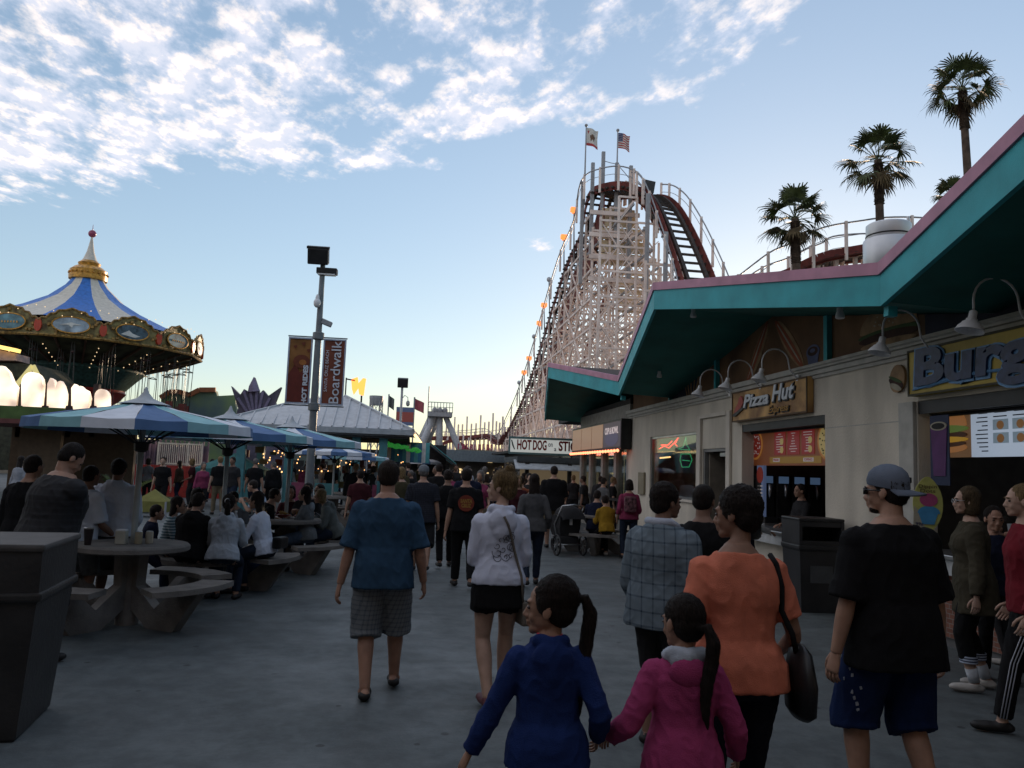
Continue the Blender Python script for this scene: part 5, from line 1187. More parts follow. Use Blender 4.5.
for px in (19, 45, 69, 93): a = P_(px, 420, YG)-V((P_(50, 420, YG).x, YG, zk)); b_ = P_(px, 384, YG)-V((P_(50, 420, YG).x, YG, zk)); c.b2((a.x-.09, .0, a.z-.6), (a.x+.09, .2, b_.z)); c.prism([(a.x-.25, -.1, a.z-.1), (a.x+.25, -.1, a.z-.1), (a.x+.1, -.1, a.z+.5), (a.x-.1, -.1, a.z+.5)], (0, 0, 0), (0, .2, 0))
c.build('posts', mat('post_brown', (.05, .03, .025)), r)
c = MB(); c.b2((-4.4, .3, .0), (3.0, .5, P_(50, 408, YG).z-zk)); c.build('backing', M_DARK, r)
# gabled booth further back
YB = 34; r = empty('gabled_booth', (P_(20, 400, YB).x, YB, 0), 0, 'dark gabled booth with a yellow lit trim under the carousel', 'booth'); bx = P_(20, 400, YB).x
def Q_(px, py, dy=0): q = P_(px, py, YB); return V((q.x-bx, dy, q.z))
c = MB(); c.prism([Q_(-40, 470), Q_(60, 470), Q_(60, 398), Q_(34, 364), Q_(-40, 361)], (0, 0, 0), (0, 3, 0)); c.build('body', mat('booth_dark', (.035, .04, .025), var=.4), r)
c = MB(); c.bar(Q_(14, 390, -.1), Q_(34, 366, -.1), .12, .16); c.bar(Q_(34, 366, -.1), Q_(50, 398, -.1), .12, .16); c.build('gable_trim', emis('trim_yellow', (.55, .48, .20), .45), r)
c = MB(); c.bar(Q_(-30, 341, -.3), Q_(22, 352, -.3), .4, .14); c.build('lit_cornice', emis('cornice_gold', (1, .66, .18), .8), r); c = MB(); c.prism([Q_(-30, 344), Q_(18, 354), Q_(18, 361), Q_(-30, 361)], (0, -.2, 0), (0, 1, 0)); c.build('cornice_wall', mat('cornice_pink', (.42, .30, .27)), r)
# painted scenery with waves, behind the tables
YM = 50; r = empty('painted_scenery', (P_(200, 410, YM).x, YM, 0), 0, 'colourful painted ride front with a wavy orange top edge', 'ride front'); bx = P_(200, 410, YM).x
def Q2(px, py, Y=None): q = P_(px, py, YM); return V((q.x-bx, 0, q.z))
c = MB(); c.prism([Q2(161, 470), Q2(161, 399), Q2(170, 393), Q2(180, 393), Q2(190, 396), Q2(200, 391), Q2(216, 391), Q2(217, 396), Q2(235, 395), Q2(240, 470)], (0, 0, 0), (0, .5, 0)); c.build('painted_wall', mat('scenery_paint', (.14, .20, .06), var=.9, scale=.35, dirt=(.07, .12, .22)), r)
c = MB(); q = [Q2(161, 398), Q2(170, 392), Q2(180, 392), Q2(190, 395), Q2(200, 390), Q2(216, 390)]
for a, b_ in zip(q, q[1:]): c.bar(a+V((0, -.1, 0)), b_+V((0, -.1, 0)), .2, .28)
c.build('top_trim', mat('trim_orange', (.34, .13, .06)), r)
r = empty('crown_rooftop_ornament', (P_(255, 400, 46).x, 46, 0), 0, 'purple fan-shaped ride crest with a spire and pointed wings', 'ride front'); bx = P_(255, 400, 46).x
def Q3(px, py): q = P_(px, py, 46); return V((q.x-bx, 0, q.z))
c = MB(); c.prism([Q3(222, 470), Q3(238, 408), Q3(231, 386), Q3(240, 395), Q3(244, 389), Q3(249, 392), Q3(252, 383), Q3(254, 377), Q3(257, 386), Q3(259, 394), Q3(263, 390), Q3(268, 396), Q3(281, 387), Q3(275, 402), Q3(290, 470)], (0, 0, 0), (0, .5, 0)); c.build('crest', mat('crest_purple', (.12, .105, .15), var=.4, scale=.8), r)
c = MB()
for px, py in ((238, 398), (244, 391), (250, 388), (257, 388), (263, 392), (270, 398)): c.bar(Q3(256, 425)+V((0, -.05, 0)), Q3(px, py)+V((0, -.05, 0)), .12, .14)
c.tube([Q3(254, 392), Q3(253.5, 386), Q3(254, 377)], [.35, .25, .02], 8); c.build('crest_ribs', mat('crest_light', (.20, .17, .26)), r)
# ---------------------------------------------------------------- metal roofed pavilion
YP = 29.5; ap = P_(345, 396, YP); r = empty('pavilion', (ap.x, YP, 0), 0, 'open pavilion with a pale ribbed metal hip roof and teal posts', 'pavilion')
xl = P_(212, 424, YP-2.4).x-ap.x; xr = P_(413, 432, YP-2.4).x-ap.x; ze = P_(320, 428, YP-2.4).z; za = ap.z
ridgeL = V((-1.3, 0, za-.15)); ridgeR = V((.0, 0, za)); F0, F1 = V((xl, -2.4, ze+.05)), V((xr, -2.4, ze+.05)); G0, G1 = V((xl, 4.5, ze+.05)), V((xr+.3, 4.5, ze+.05))
M_METR = mat('metal_roof', (.48, .50, .52), rough=.45, var=.08, metal=.3); c = MB()
c.add([F0, F1, ridgeR, ridgeL], [(0, 1, 2, 3)]); c.add([F1, G1, ridgeR], [(0, 1, 2)]); c.add([G0, F0, ridgeL], [(0, 1, 2)]); c.add([G1, G0, ridgeL, ridgeR], [(0, 1, 2, 3)])
for i in range(1, 17):
    t = i/17; a = F0.lerp(F1, t); q = ridgeL.lerp(ridgeR, .5); 
    if a.x < ridgeL.x: b_ = F0.lerp(ridgeL, (a.x-F0.x)/(ridgeL.x-F0.x))
    elif a.x > ridgeR.x: b_ = F1.lerp(ridgeR, (F1.x-a.x)/(F1.x-ridgeR.x))
    else: b_ = ridgeL.lerp(ridgeR, (a.x-ridgeL.x)/(ridgeR.x-ridgeL.x))
    c.bar(a+V((0, 0, .03)), b_+V((0, 0, .03)), .05, .05)
for i in range(1, 8): t = i/8; a = F1.lerp(G1, t); c.bar(a+V((0, 0, .03)), a.lerp(ridgeR, 1-abs(t-.35)*1.4 if t > .35 else .3+t*2)+V((0, 0, .03)), .05, .05)
c.bar(F0, ridgeL, .1, .1); c.bar(F1, ridgeR, .1, .1); c.build('roof', M_METR, r)
c = MB(); c.bar(F0+V((0, 0, -.08)), F1+V((0, 0, -.08)), .06, .18); c.bar(F1+V((.02, 0, -.08)), G1+V((.02, 0, -.08)), .06, .18); c.bar(F0+V((-.02, 0, -.08)), G0+V((-.02, 0, -.08)), .06, .18); c.build('eave_board', mat('eave_grey', (.35, .38, .40)), r)
c = MB(); c.b2((xl+.1, -2.3, ze-.25), (xr-.1, 4.3, ze-.18)); c.build('ceiling', M_DARK, r)
c = MB()
for px in (288, 355, 382, 240): x = P_(px, 470, YP-2).x-ap.x; c.b2((x-.14, -2.1, 0), (x+.14, -1.82, ze-.18), bev=.02)
for x in (xl+.5, xr-.4, -.5): c.b2((x-.14, 3.6, 0), (x+.14, 3.9, ze-.18))
c.each('post', mat('post_teal', (.07, .22, .24), rough=.6), r)
c = MB()
for i in range(8): x = xl+.5+i*.95; c.b2((x, -2.06, .0), (x+.78, -2.0, 1.02), mi=i % 3)
c.build('counter_front', [mat('counter_teal', (.07, .22, .23)), mat('counter_grey', (.3, .32, .31)), mat('counter_pink', (.25, .06, .11))], r)
c = MB()
for i in range(90):
    x = random.uniform(xl+.4, xr-.3); z = random.uniform(1.25, 2.2); s_ = random.uniform(.02, .045); c.box((x, random.uniform(1.0, 3.3), z), (s_, s_, s_*1.4))
c.build('warm_game_lights', emis('game_lights', (1, .5, .18), 1.3), r)
c = MB()
for i in range(60): c.box((random.uniform(xl+.3, xr-.3), random.uniform(.8, 3.2), random.uniform(.9, 2.3)), (random.uniform(.1, .35), .1, random.uniform(.1, .3)), mi=random.randrange(4))
c.build('game_stock', [mat('stock_a', (.12, .03, .03)), mat('stock_b', (.04, .06, .12)), mat('stock_c', (.16, .12, .05)), mat('stock_d', (.05, .09, .06))], r)
c = MB()
for i in range(70): c.ell((P_(325, 436, YP).x-ap.x+random.uniform(-1.0, .9), -1.7+random.uniform(-.2, .2), ze-.42+random.uniform(-.16, .12)), (.10, .06, .05), n=6, k=4)
for i in range(40): t = i/40; c.ell((P_(385, 436, YP).x-ap.x+t*1.3, -1.5+t*2, ze-.40-t*.18+random.uniform(-.06, .06)), (.10, .06, .05), n=6, k=4)
c.build('green_garland', emis('garland_green', (.05, .45, .07), .12), r)
c = MB()
for i in range(26): t = i/25; q = F1.lerp(G1+V((0, 2, 0)), t); c.ell(q+V((.08, 0, -.16)), (.05, .05, .05), n=6, k=4)
c.build('eave_bulbs', emis('eave_amber', (1, .62, .25), 1.4), r)
# roof sign, its sunlit orange set as emission
q = P_(357, 388, 33); r = empty('roof_sunlit_sign', q, 0, 'small orange sign on a bracket above the pavilion roof, sunlight painted in as emission', 'neon sign'); c = MB()
c.prism([(-.25, 0, .35), (.0, 0, .45), (.05, 0, .2), (.22, 0, .42), (.34, 0, .40), (.28, 0, -.30), (.1, 0, -.25), (.05, 0, .0), (-.12, 0, -.28), (-.2, 0, -.05)], (0, 0, 0), (0, .1, 0)); c.build('sunlit_panel', emis('roof_orange', (1, .22, .04), 1.5), r)
c = MB(); c.tube([(-.45, 0, .4), (-.45, 0, -1.0)], .03, 6); c.tube([(-.45, 0, .35), (-.1, 0, .3)], .03, 6); c.tube([(.2, 0, -.3), (.2, 0, -1.1)], .04, 6); c.build('bracket', M_BLACK, r)
# striped awning stall
Y2 = 33; a = P_(380, 441, Y2); b_ = P_(429, 462, Y2); r = empty('striped_stall', (a.x, Y2, 0), 0, 'stall with a teal, blue and white vertically striped awning', 'stall'); w_ = b_.x-a.x; c = MB(); n = 13; zt_, zb_ = a.z, b_.z-.05
pat = [1, 0, 2, 1, 0, 1, 0, 2, 1, 0, 1, 2, 0]
for i in range(n): x0_, x1_ = w_*i/n, w_*(i+1)/n; c.prism([(x0_, 0, zt_), (x1_, 0, zt_), (x1_, -.25, zb_), (x0_, -.25, zb_)], (0, 0, 0), (0, .04, 0), pat[i])
for i in range(4): c.prism([(w_, i*.9, zt_), (w_, (i+1)*.9, zt_), (w_+1.1, (i+1)*.9, zb_), (w_+1.1, i*.9-(.25 if i == 0 else 0), zb_)], (0, 0, 0), (0.0, 0, .04), (0, 2, 1, 0)[i])
c.build('awning', [mat('awn_teal', (.07, .28, .30)), mat('awn_blue', (.03, .15, .26)), mat('awn_white', (.52, .54, .54))], r)
c = MB(); c.b2((0, 0.2, 0), (.15, .35, zb_)); c.b2((w_+.7, .2, 0), (w_+.85, .35, zb_)); c.b2((.2, 2.6, 0), (w_+.8, 2.7, zt_)); c.b2((.1, .1, 0), (w_+.9, .3, .95)); c.build('stall_body', M_DARK, r)
# low building closing the street
Y3 = 62; a = P_(425, 452, Y3); b_ = P_(512, 463, Y3); r = empty('end_building', ((a.x+b_.x)/2, Y3, 0), 0, 'low grey-roofed building closing the far end of the street', 'building'); h = (b_.x-a.x)/2+3.2
c = MB(); c.b2((-h, 0, b_.z), (h+3, 8, a.z+.25)); c.build('roof', mat('end_roof', (.14, .17, .19), rough=.7), r); c = MB(); c.b2((-h+.3, 2, 0), (h+3, 7, b_.z)); c.build('wall', mat('end_wall_dark', (.09, .08, .07)), r)
c = MB()
for i in range(22): c.box((random.uniform(-h, h), 1.9, random.uniform(1.2, 2.3)), (random.uniform(.08, .5), .05, random.uniform(.06, .2)))
c.build('shop_lights', emis('end_lights', (1, .72, .35), .55), r)
a = P_(457, 449, 64); b_ = P_(494, 446, 64); r = empty('roof_letter_sign', ((a.x+b_.x)/2, 64, a.z), 0, 'row of dark pink letters standing on the low building roof', 'sign'); wd = b_.x-a.x
c = MB(); rr_ = random.Random(4)
for i in range(9):
    x = -wd/2+wd*(i+.5)/9; s_ = wd/9*.34; hh_ = .42+.06*rr_.random()
    c.b2((x-s_, 0, 0), (x-s_+.10, .1, hh_)); 
    if i % 2: c.b2((x+s_-.1, 0, 0), (x+s_, .1, hh_))
    if i % 3 != 1: c.b2((x-s_+.1, 0, hh_-.1), (x+s_-.1, .1, hh_))
    if i % 3 != 0: c.b2((x-s_+.1, 0, .0), (x+s_-.1, .1, .1))
c.build('letters', mat('letters_pink', (.34, .06, .10)), r); c = MB(); c.b2((-wd/2-.1, .1, -.9), (wd/2+.1, .2, 0)); 
for i in range(24): x = -wd/2+wd*i/23; c.b2((x-.03, 0.02, -.6), (x+.03, .09, 0))
c.build('rail', mat('rail_cream', (.34, .30, .22)), r)
# far striped stalls etc. behind crowd on right of street end handled above
# A-frame ride tower
Y4 = 78; def_ = lambda px, py: P_(px, py, Y4); o = def_(440, 452); o.z = 0; r = empty('ride_tower', o, 0, 'white A-frame ride tower with a railed platform on top', 'ride')
c = MB(); d_ = lambda px, py, dy=0: def_(px, py)-V((o.x, Y4, 0))+V((0, dy, 0))
c.bar(d_(436, 414, 1), d_(424, 440, 2), .9); c.bar(d_(436, 414, -1), d_(424, 440, -2), .9) if False else None
c.tube([d_(436, 413), d_(423, 442), d_(415, 462)], [.26, .34, .36], 12); c.tube([d_(440, 413), d_(439, 462)], [.30, .32], 12); c.tube([d_(444, 413), d_(458, 446), d_(466, 464)], [.26, .32, .32], 12); c.each('leg', mat('tower_white', (.42, .44, .47), rough=.5), r, True)
c = MB(); a, b_ = d_(428, 413), d_(452, 410); c.b2((a.x, -1.2, a.z-.35), (b_.x, 1.2, a.z+.1)); 
for x in (-.5, .0, .5): c.ell((d_(440, 409).x+x, 0, a.z+.30), (.28, .4, .28))
c.build('platform', mat('tower_grey', (.33, .34, .36)), r); c = MB()
for i in range(9): x = a.x+(b_.x-a.x)*i/8; c.b2((x-.03, -1.2, a.z), (x+.03, -1.14, a.z+1.0))
c.b2((a.x, -1.2, a.z+.95), (b_.x, -1.14, a.z+1.02)); c.b2((a.x, -1.2, a.z+.5), (b_.x, -1.14, a.z+.55)); c.tube([(a.x, 0, a.z), (a.x, 0, a.z+2.6)], .06, 5); c.tube([(a.x, 0, a.z), (a.x-.1, 0, a.z-9)], .05, 5); c.build('railing', M_RAILG, r)
# sky-line backdrop: buildings on the left behind everything, dark slopes
c = MB()
rb = random.Random(5)
def bblock(px0, px1, pyt, Y, m, label, nm='distant_building'):
    a, b_ = P_(px0, pyt, Y), P_(px1, pyt, Y); rt = empty(nm, ((a.x+b_.x)/2, Y, 0), 0, label, 'building'); h = (b_.x-a.x)/2
    c = MB(); c.b2((-h, 0, 0), (h, 8, a.z)); c.build('wall', m, rt); c = MB(); c.b2((-h-.2, -.2, a.z), (h+.2, 8.2, a.z+.3)); c.build('roof', M_DARK, rt)
    c = MB()
    for i in range(int(h*1.2)): x = -h+.6+i*1.6; c.b2((x, -.03, a.z-2.0), (x+.8, .02, a.z-.8))
    c.each('window', M_DARK, rt); return rt
bblock(-160, 60, 408, 66, mat('far_wall_a', (.20, .17, .13)), 'long low tan building behind the brown kiosk')
bblock(60, 235, 440, 62, mat('far_wall_b', (.16, .12, .10)), 'low brown building behind the ride platform')
bblock(235, 345, 446, 56, mat('far_wall_c', (.13, .15, .13)), 'low green-grey building behind the pavilion')
bblock(345, 430, 452, 70, mat('far_wall_d', (.12, .12, .13)), 'low grey building behind the striped stall')
# round lattice tower, far lamp posts and flags above the pavilion
q = P_(376, 410, 70); r = empty('lattice_tower', (q.x, 70, 0), 0, 'thin pale lattice tower above the right side of the pavilion roof', 'tower'); zt_ = P_(376, 396, 70).z; c = MB()
for i in range(6):
    a = 2*pi*i/6; c.bar((cos(a)*.55, sin(a)*.55, 0), (cos(a)*.55, sin(a)*.55, zt_), .08); a2 = a+pi/3
    for z in range(0, int(zt_), 1): c.bar((cos(a)*.55, sin(a)*.55, z), (cos(a2)*.55, sin(a2)*.55, z+1), .05)
c.lathe([(.5, zt_-.8), (.62, zt_-.2), (.62, zt_)], n=12); c.build('lattice', M_RAILG, r)
def smallflag(px, pb, pt, Y, m, label, w_=.9, h_=.9, sd=1):
    a, b_ = P_(px, pb, Y), P_(px, pt, Y); r = empty('small_flag', (a.x, Y, 0), 0, label, 'flag'); c = MB(); c.tube([(0, 0, 0), (0, 0, b_.z)], .05, 6); c.build('pole', M_RAILG, r)
    c = MB(); vs = []; 
    for i in range(9):
        u = i/8; vs += [V((u*w_*sd, sin(u*6)*.12, b_.z-.05-u*.25)), V((u*w_*sd, sin(u*6)*.12, b_.z-.05-h_-u*.25))]
    c.add(vs, [(2*i, 2*i+2, 2*i+3, 2*i+1) for i in range(8)]); c.build('flag_cloth', m, r, True)
smallflag(411, 470, 397, 45, mat('flag_pink', (.42, .10, .12)), 'small pink flag on a thin pole right of the pavilion', .55, .6); smallflag(385, 470, 394, 50, mat('flag_dark', (.12, .13, .12)), 'small dark flag on a thin pole behind the pavilion roof', .35, .7)
a = P_(398, 470, 40); r = empty('street_lamp', (a.x, 40, 0), 0, 'thin lamp post with one square floodlight and a hanging globe, right of the pavilion', 'lamp post'); zt_ = P_(399, 385, 40).z; c = MB(); c.tube([(0, 0, 0), (0, 0, zt_)], .06, 8); c.tube([(0, 0, zt_-.7), (.15, 0, zt_-.5), (.3, 0, zt_-.6), (.32, 0, zt_-.8)], .02, 6); c.build('pole', M_RAILG, r, True)
c = MB(); c.box((.02, 0, zt_+.12), (.52, .3, .46), (.3, 0, 0), bev=.03); c.build('floodlight', M_BLACK, r); c = MB(); c.ell((.32, 0, zt_-.9), (.10, .10, .15)); c.build('globe', mat('globe_dim', (.35, .36, .33), rough=.3), r, True)
a = P_(405, 412, 42); c = MB(); c.b2((-.45, 0, -.7), (.45, .1, .25)); o_ = c.build('roof_billboard', stripes('billboard_paint', (.40, .10, .08), (.14, .18, .30), 1.0, 2, .48)); o_.location = a; tag(o_, 'small red and blue billboard right of the pavilion roof', 'billboard')
# teal tents
def tent(px, pt, pe, hw_, Y, m, label):
    a = P_(px, pt, Y); z0 = P_(px, pe, Y).z; r = empty('pop_up_tent', (a.x, Y, 0), 0, label, 'tent'); w_ = hw_*Y/800; c = MB(); k = [V((-w_, -w_*.7, z0)), V((w_, -w_*.7, z0)), V((w_, w_*.7, z0)), V((-w_, w_*.7, z0))]; t_ = V((0, 0, a.z))
    for i in range(4): c.add([k[i], k[(i+1) % 4], t_], [(0, 1, 2)]); c.add([k[i], k[(i+1) % 4], k[(i+1) % 4]-V((0, 0, .3)), k[i]-V((0, 0, .3))], [(0, 1, 2, 3)])
    c.build('canopy', m, r); c = MB()
    for q in k: c.tube([(q.x*.97, q.y*.97, 0), (q.x*.97, q.y*.97, q.z)], .03, 6)
    c.each('post', M_RAILG, r)
tent(235, 453, 469, 32, 31, mat('tent_teal', (.05, .19, .19), rough=.8), 'teal pop-up tent behind the second umbrella'); tent(155, 489, 501, 14, 24, mat('tent_yellow', (.20, .19, .05), rough=.8), 'small dull yellow tent roof beside the first umbrella pole')
# tropical bush
q = gp(105, 512); r = empty('tropical_bush', (q.x, q.y+1, 0), 0, 'leafy tropical bush with yellow-green leaves behind the man in the white hoodie', 'bush'); f = MB(); rb = random.Random(9)
for i in range(26):
    az = rb.uniform(0, 2*pi); el = rb.uniform(.3, 1.4); L = rb.uniform(1.3, 2.2); d = V((cos(az)*cos(el), sin(az)*cos(el), sin(el))); sd_ = V((-sin(az), cos(az), 0)); pts = [d*L*t+V((0, 0, -.9*t*t+.1)) for t in (0, .25, .5, .75, 1)]
    for t0, (a, b_) in enumerate(zip(pts, pts[1:])):
        for s_ in range(5):
            p = a.lerp(b_, s_/5); 
            for sg in (-1, 1): f.add([p, p+sd_*sg*.25+d*.22-V((0, 0, .05)), p+d*.09], [(0, 1, 2)])
f.build('leaves', mat('bush_leaf', (.08, .11, .025), var=.5, scale=4), r); c = MB(); c.lathe([(.28, 0), (.3, .35), (.22, .36)], n=16); c.build('planter', M_STUC2, r)
# ---------------------------------------------------------------- lamp post with banners
YL = 20; b_ = P_(310, 470, YL); tp = P_(321.5, 262, YL); r = empty('lamp_post', (b_.x, YL, 0), 0, 'tall grey lamp post with two floodlights and two vertical banners', 'lamp post'); dx = 0
M_POLE = mat('pole_grey', (.17, .19, .20), rough=.45, var=.12, metal=.2); H = tp.z; c = MB(); c.tube([(0, 0, 0), (0, 0, H*.6), (0, 0, H+.15)], [.115, .085, .06], 14); c.lathe([(.2, 0), (.2, .05), (.13, .08)], n=16)
for z in (P_(317, 336, YL).z, P_(315, 407, YL).z): c.lathe([(.085, z-.10), (.14, z-.08), (.14, z+.08), (.085, z+.10)], n=14)
c.build('pole', M_POLE, r, 50)
c = MB(); q = P_(319, 257, YL); c.box((q.x-b_.x, -.1, q.z), (.50, .34, .40), (.35, 0, .0), bev=.03); c.box((q.x-b_.x, -.22, q.z+.18), (.54, .2, .06), (.35, 0, 0)); c.tube([(0, 0, H), (q.x-b_.x, -.05, q.z-.15)], .03, 6); c.build('floodlight', M_BLACK, r)
c = MB(); q = P_(327, 271, YL); c.box((q.x-b_.x, .05, q.z), (.50, .34, .15), (.1, 0, 0), bev=.02); c.tube([(0, 0, q.z-.05), (q.x-b_.x, 0, q.z-.05)], .025, 6); c.build('floodlight', M_BLACK, r); c = MB(); c.box((q.x-b_.x, .03, q.z-.09), (.42, .3, .03), (.1, 0, 0)); c.build('lens', M_WHITE, r)
c = MB(); q = P_(319, 304, YL); c.ell((q.x-b_.x-.03, -.12, q.z), (.09, .09, .12)); c.ell((q.x-b_.x-.03, -.12, q.z+.12), (.05, .05, .10)); c.build('camera_dome', M_WHITE, r, True)
c = MB(); q = P_(326, 323, YL); c.box((q.x-b_.x+.02, 0, q.z), (.26, .13, .13), (0, .35, 0), bev=.02); c.tube([(0, 0, q.z+.12), (q.x-b_.x, 0, q.z+.06)], .025, 6); c.build('camera_box', mat('camera_grey', (.3, .32, .33)), r)
zt_, zb_ = P_(302, 336, YL).z-.04, P_(302, 404, YL).z
for nm, xa, xb, m1 in (('left', P_(287, 370, YL).x-b_.x-.02, -.10, None), ('right', .13, P_(345, 370, YL).x-b_.x+.02, None)):
    c = MB(); c.tube([(0, 0, zt_+.03), (xa if nm == 'left' else xb, 0, zt_+.03)], .018, 6); c.tube([(0, 0, zb_-.03), (xa if nm == 'left' else xb, 0, zb_-.03)], .018, 6); c.build('banner_arm', M_POLE, r)
def banner(x0, x1, mats, label, paint):
    rt = empty('banner', (b_.x+(x0+x1)/2, YL-.02, (zt_+zb_)/2), 0, label, 'banner', 'banners on the lamp post'); hw_, hh_ = (x1-x0)/2, (zt_-zb_)/2; c = MB()
    nx, nz = 6, 16; vs = [V(((-hw_+2*hw_*i/nx), .015*sin(j*.8+i)*.6, -hh_+2*hh_*j/nz)) for j in range(nz+1) for i in range(nx+1)]; fs = []; mi = []
    for j in range(nz):
        for i in range(nx): fs.append((j*(nx+1)+i, j*(nx+1)+i+1, (j+1)*(nx+1)+i+1, (j+1)*(nx+1)+i)); mi.append(0)
    c.v = vs; c.f = fs; c.m = mi; c.build('cloth', mats[0], rt, True); e = .035
    c = MB(); c.b2((-hw_, -.025, -hh_), (-hw_+e, .02, hh_)); c.b2((hw_-e, -.025, -hh_), (hw_, .02, hh_)); c.b2((-hw_+e, -.025, -hh_), (hw_-e, .02, -hh_+e)); c.b2((-hw_+e, -.025, hh_-e), (hw_-e, .02, hh_)); c.build('white_border', mat('banner_border', (.40, .45, .55)), rt); paint(rt, hw_, hh_)
    return rt
def p1_(rt, w_, h_):
    c = MB(); y = -.022
    c.prism([(-w_+.04, y, -h_+.04), (w_-.04, y, -h_+.04), (w_-.04, y, .1), (.02, y, -.05), (-.08, y, .18), (-w_+.04, y, -.1)], (0, -.004, 0), (0, 0, 0), 0)
    for a in range(1): c.prism([(.05+cos(2*pi*i/16)*.20, y-.006, .22+sin(2*pi*i/16)*.17) for i in range(16)], (0, -.004, 0), (0, 0, 0), 1); c.prism([(.08+cos(2*pi*i/12)*.09, y-.011, .20+sin(2*pi*i/12)*.07) for i in range(12)], (0, -.004, 0), (0, 0, 0), 2)
    for q in ((-.12, .58), (.07, .66), (.2, .5)): c.prism([(q[0]-.05, y-.006, q[1]+.02), (q[0]+.02, y-.006, q[1]-.06), (q[0]+.05, y-.006, q[1]+.05)], (0, -.004, 0), (0, 0, 0), 1)
    c.build('flame_print', [mat('banner_maroon', (.13, .02, .012)), mat('banner_rust', (.15, .035, .015)), mat('banner_amber', (.35, .13, .03))], rt)
    text('lettering', 'HOT RIDES', mat('banner_lettering', (.58, .62, .68)), (.17, -.045, -.36), (0, 0, 1), (-1, 0, 0), .15, rt, depth=.003, bold=.008, width=.98)
def p2_(rt, w_, h_):
    text('lettering', 'Boardwalk', _mc['banner_lettering'], (.06, -.045, -.02), (0, 0, 1), (-1, 0, 0), .34, rt, depth=.003, bold=.002, width=1.55)
    text('lettering', 'SANTA CRUZ BEACH', _mc['banner_lettering'], (-.16, -.045, .02), (0, 0, 1), (-1, 0, 0), .11, rt, depth=.003, width=1.02)
banner(P_(287, 370, YL).x-b_.x, -.12, [mat('banner_orange', (.27, .12, .035), rough=.8, var=.25, scale=2)], 'left banner on the lamp post, orange to dark red with white HOT RIDES lettering', p1_)
banner(.14, P_(345, 370, YL).x-b_.x, [mat('banner_brick', (.20, .06, .035), rough=.8, var=.15, scale=2)], 'right banner on the lamp post, brick red with white Boardwalk lettering', p2_)
# ---------------------------------------------------------------- umbrellas and concrete tables
M_CONC = mat('table_concrete', (.17, .155, .14), rough=.85, var=.2, scale=5, bump=.4, bscale=60); M_U = [mat('umbrella_white', (.70, .74, .80), rough=.8, var=.06), mat('umbrella_blue', (.09, .18, .36), rough=.8, var=.08), mat('umbrella_teal', (.27, .52, .56), rough=.8, var=.08)]; M_UCAP = mat('umbrella_cap', (.48, .52, .55), rough=.8); M_UPOLE = mat('umbrella_pole', (.42, .45, .44), rough=.5)
def umbrella(x, y, label, zt=2.36, rad=1.10, pat=(1, 2, 0), n=15, base=0.0, rot=0, zr=2.04):
    r = empty('table_umbrella', (x, y, base), R(rot), label, 'umbrella', 'striped umbrellas over the tables')
    groups = [MB() for _ in range(3)]
    for k in range(n):
        c = groups[pat[k % len(pat)]]; a0 = 2*pi*k/n; a1 = 2*pi*(k+1)/n; rs = [(.10, zt-.10), (.35, zt-.17), (.70, zt-.235), (rad, zr), (rad+.01, zr-.10)]
        P = []
        for q, (rr, z) in enumerate(rs):
            for j in range(3): a = a0+(a1-a0)*j/2; P.append(V((cos(a)*rr*(1 if j != 1 else .985), sin(a)*rr*(1 if j != 1 else .985), z-(.012 if j == 1 and q in (1, 2, 3) else 0))))
        o = len(c.v); c.v += P
        for q in range(4):
            for j in range(2): c.f.append((o+q*3+j, o+q*3+j+1, o+q*3+j+4, o+q*3+j+3)); c.m.append(0)
    nm = ('white_panels', 'blue_panels', 'teal_panels')
    for i, c in enumerate(groups):
        if c.v: c.build(nm[i], M_U[i], r)
    c = MB(); c.lathe([(.01, zt+.06), (.03, zt+.0), (.08, zt-.06), (.20, zt-.105), (.26, zt-.125)], n=18); c.build('top_cap', M_UCAP, r, 40)
    c = MB(); c.tube([(0, 0, 0), (0, 0, zt-.05)], .030, 10); c.build('pole', M_UPOLE, r, True)
    c = MB(); c.lathe([(.04, zr-.30), (.07, zr-.28), (.075, zr-.20), (.05, zr-.19)], n=12)
    for k in range(n): a = 2*pi*k/n; c.tube([(0.05*cos(a), .05*sin(a), zr-.22), (cos(a)*rad*.55, sin(a)*rad*.55, zr+.09)], .006, 4); c.tube([(.08*cos(a), .08*sin(a), zt-.13), (cos(a)*rad*.7, sin(a)*rad*.7, zt-.25), (cos(a)*rad, sin(a)*rad, zr-.01)], .006, 4)
    c.build('ribs', M_BLACK, r); return r
def table(x, y, rot, label, nb=4, rad=.55, bench=True):
    r = empty('picnic_table', (x, y, 0), R(rot), label, 'picnic table', 'concrete tables with attached benches'); c = MB(); n = 6 if nb == 6 else 26
    c.lathe([(rad-.03, .735), (rad, .75), (rad, .79), (rad-.02, .81), (.0, .812)], n=n, caps=True); c.build('table_top', M_CONC, r, 30)
    for k in range(nb):
        a = 2*pi*k/nb+pi/nb; m = M4.Rotation(a, 4, 'Z'); pf = [(0, .735), (.17, .735), (.15, .40), (.42, .20), (.66, .40), (.98, .40), (.68, 0), (.34, 0), (.12, .15), (0, .15)]
        c = MB(); c.prism([(u, 0, z) for u, z in pf], (0, -.055, 0), (0, .055, 0)); c.xf(m); c.build('leg', M_CONC, r)
        c = MB(); w = R(33); pts = []
        for i in range(9): t = -w+2*w*i/8; pts.append((cos(t)*.70, sin(t)*.70, .402))
        for i in range(9): t = w*.92-2*w*.92*i/8; pts.append((cos(t)*1.03, sin(t)*1.03, .402))
        c.prism(pts, (0, 0, 0), (0, 0, .052)); c.xf(m); c.build('seat', M_CONC, r)
    c = MB(); c.lathe([(.11, 0), (.12, .1), (.10, .735)], n=12); c.build('pillar', M_CONC, r, 40); return r
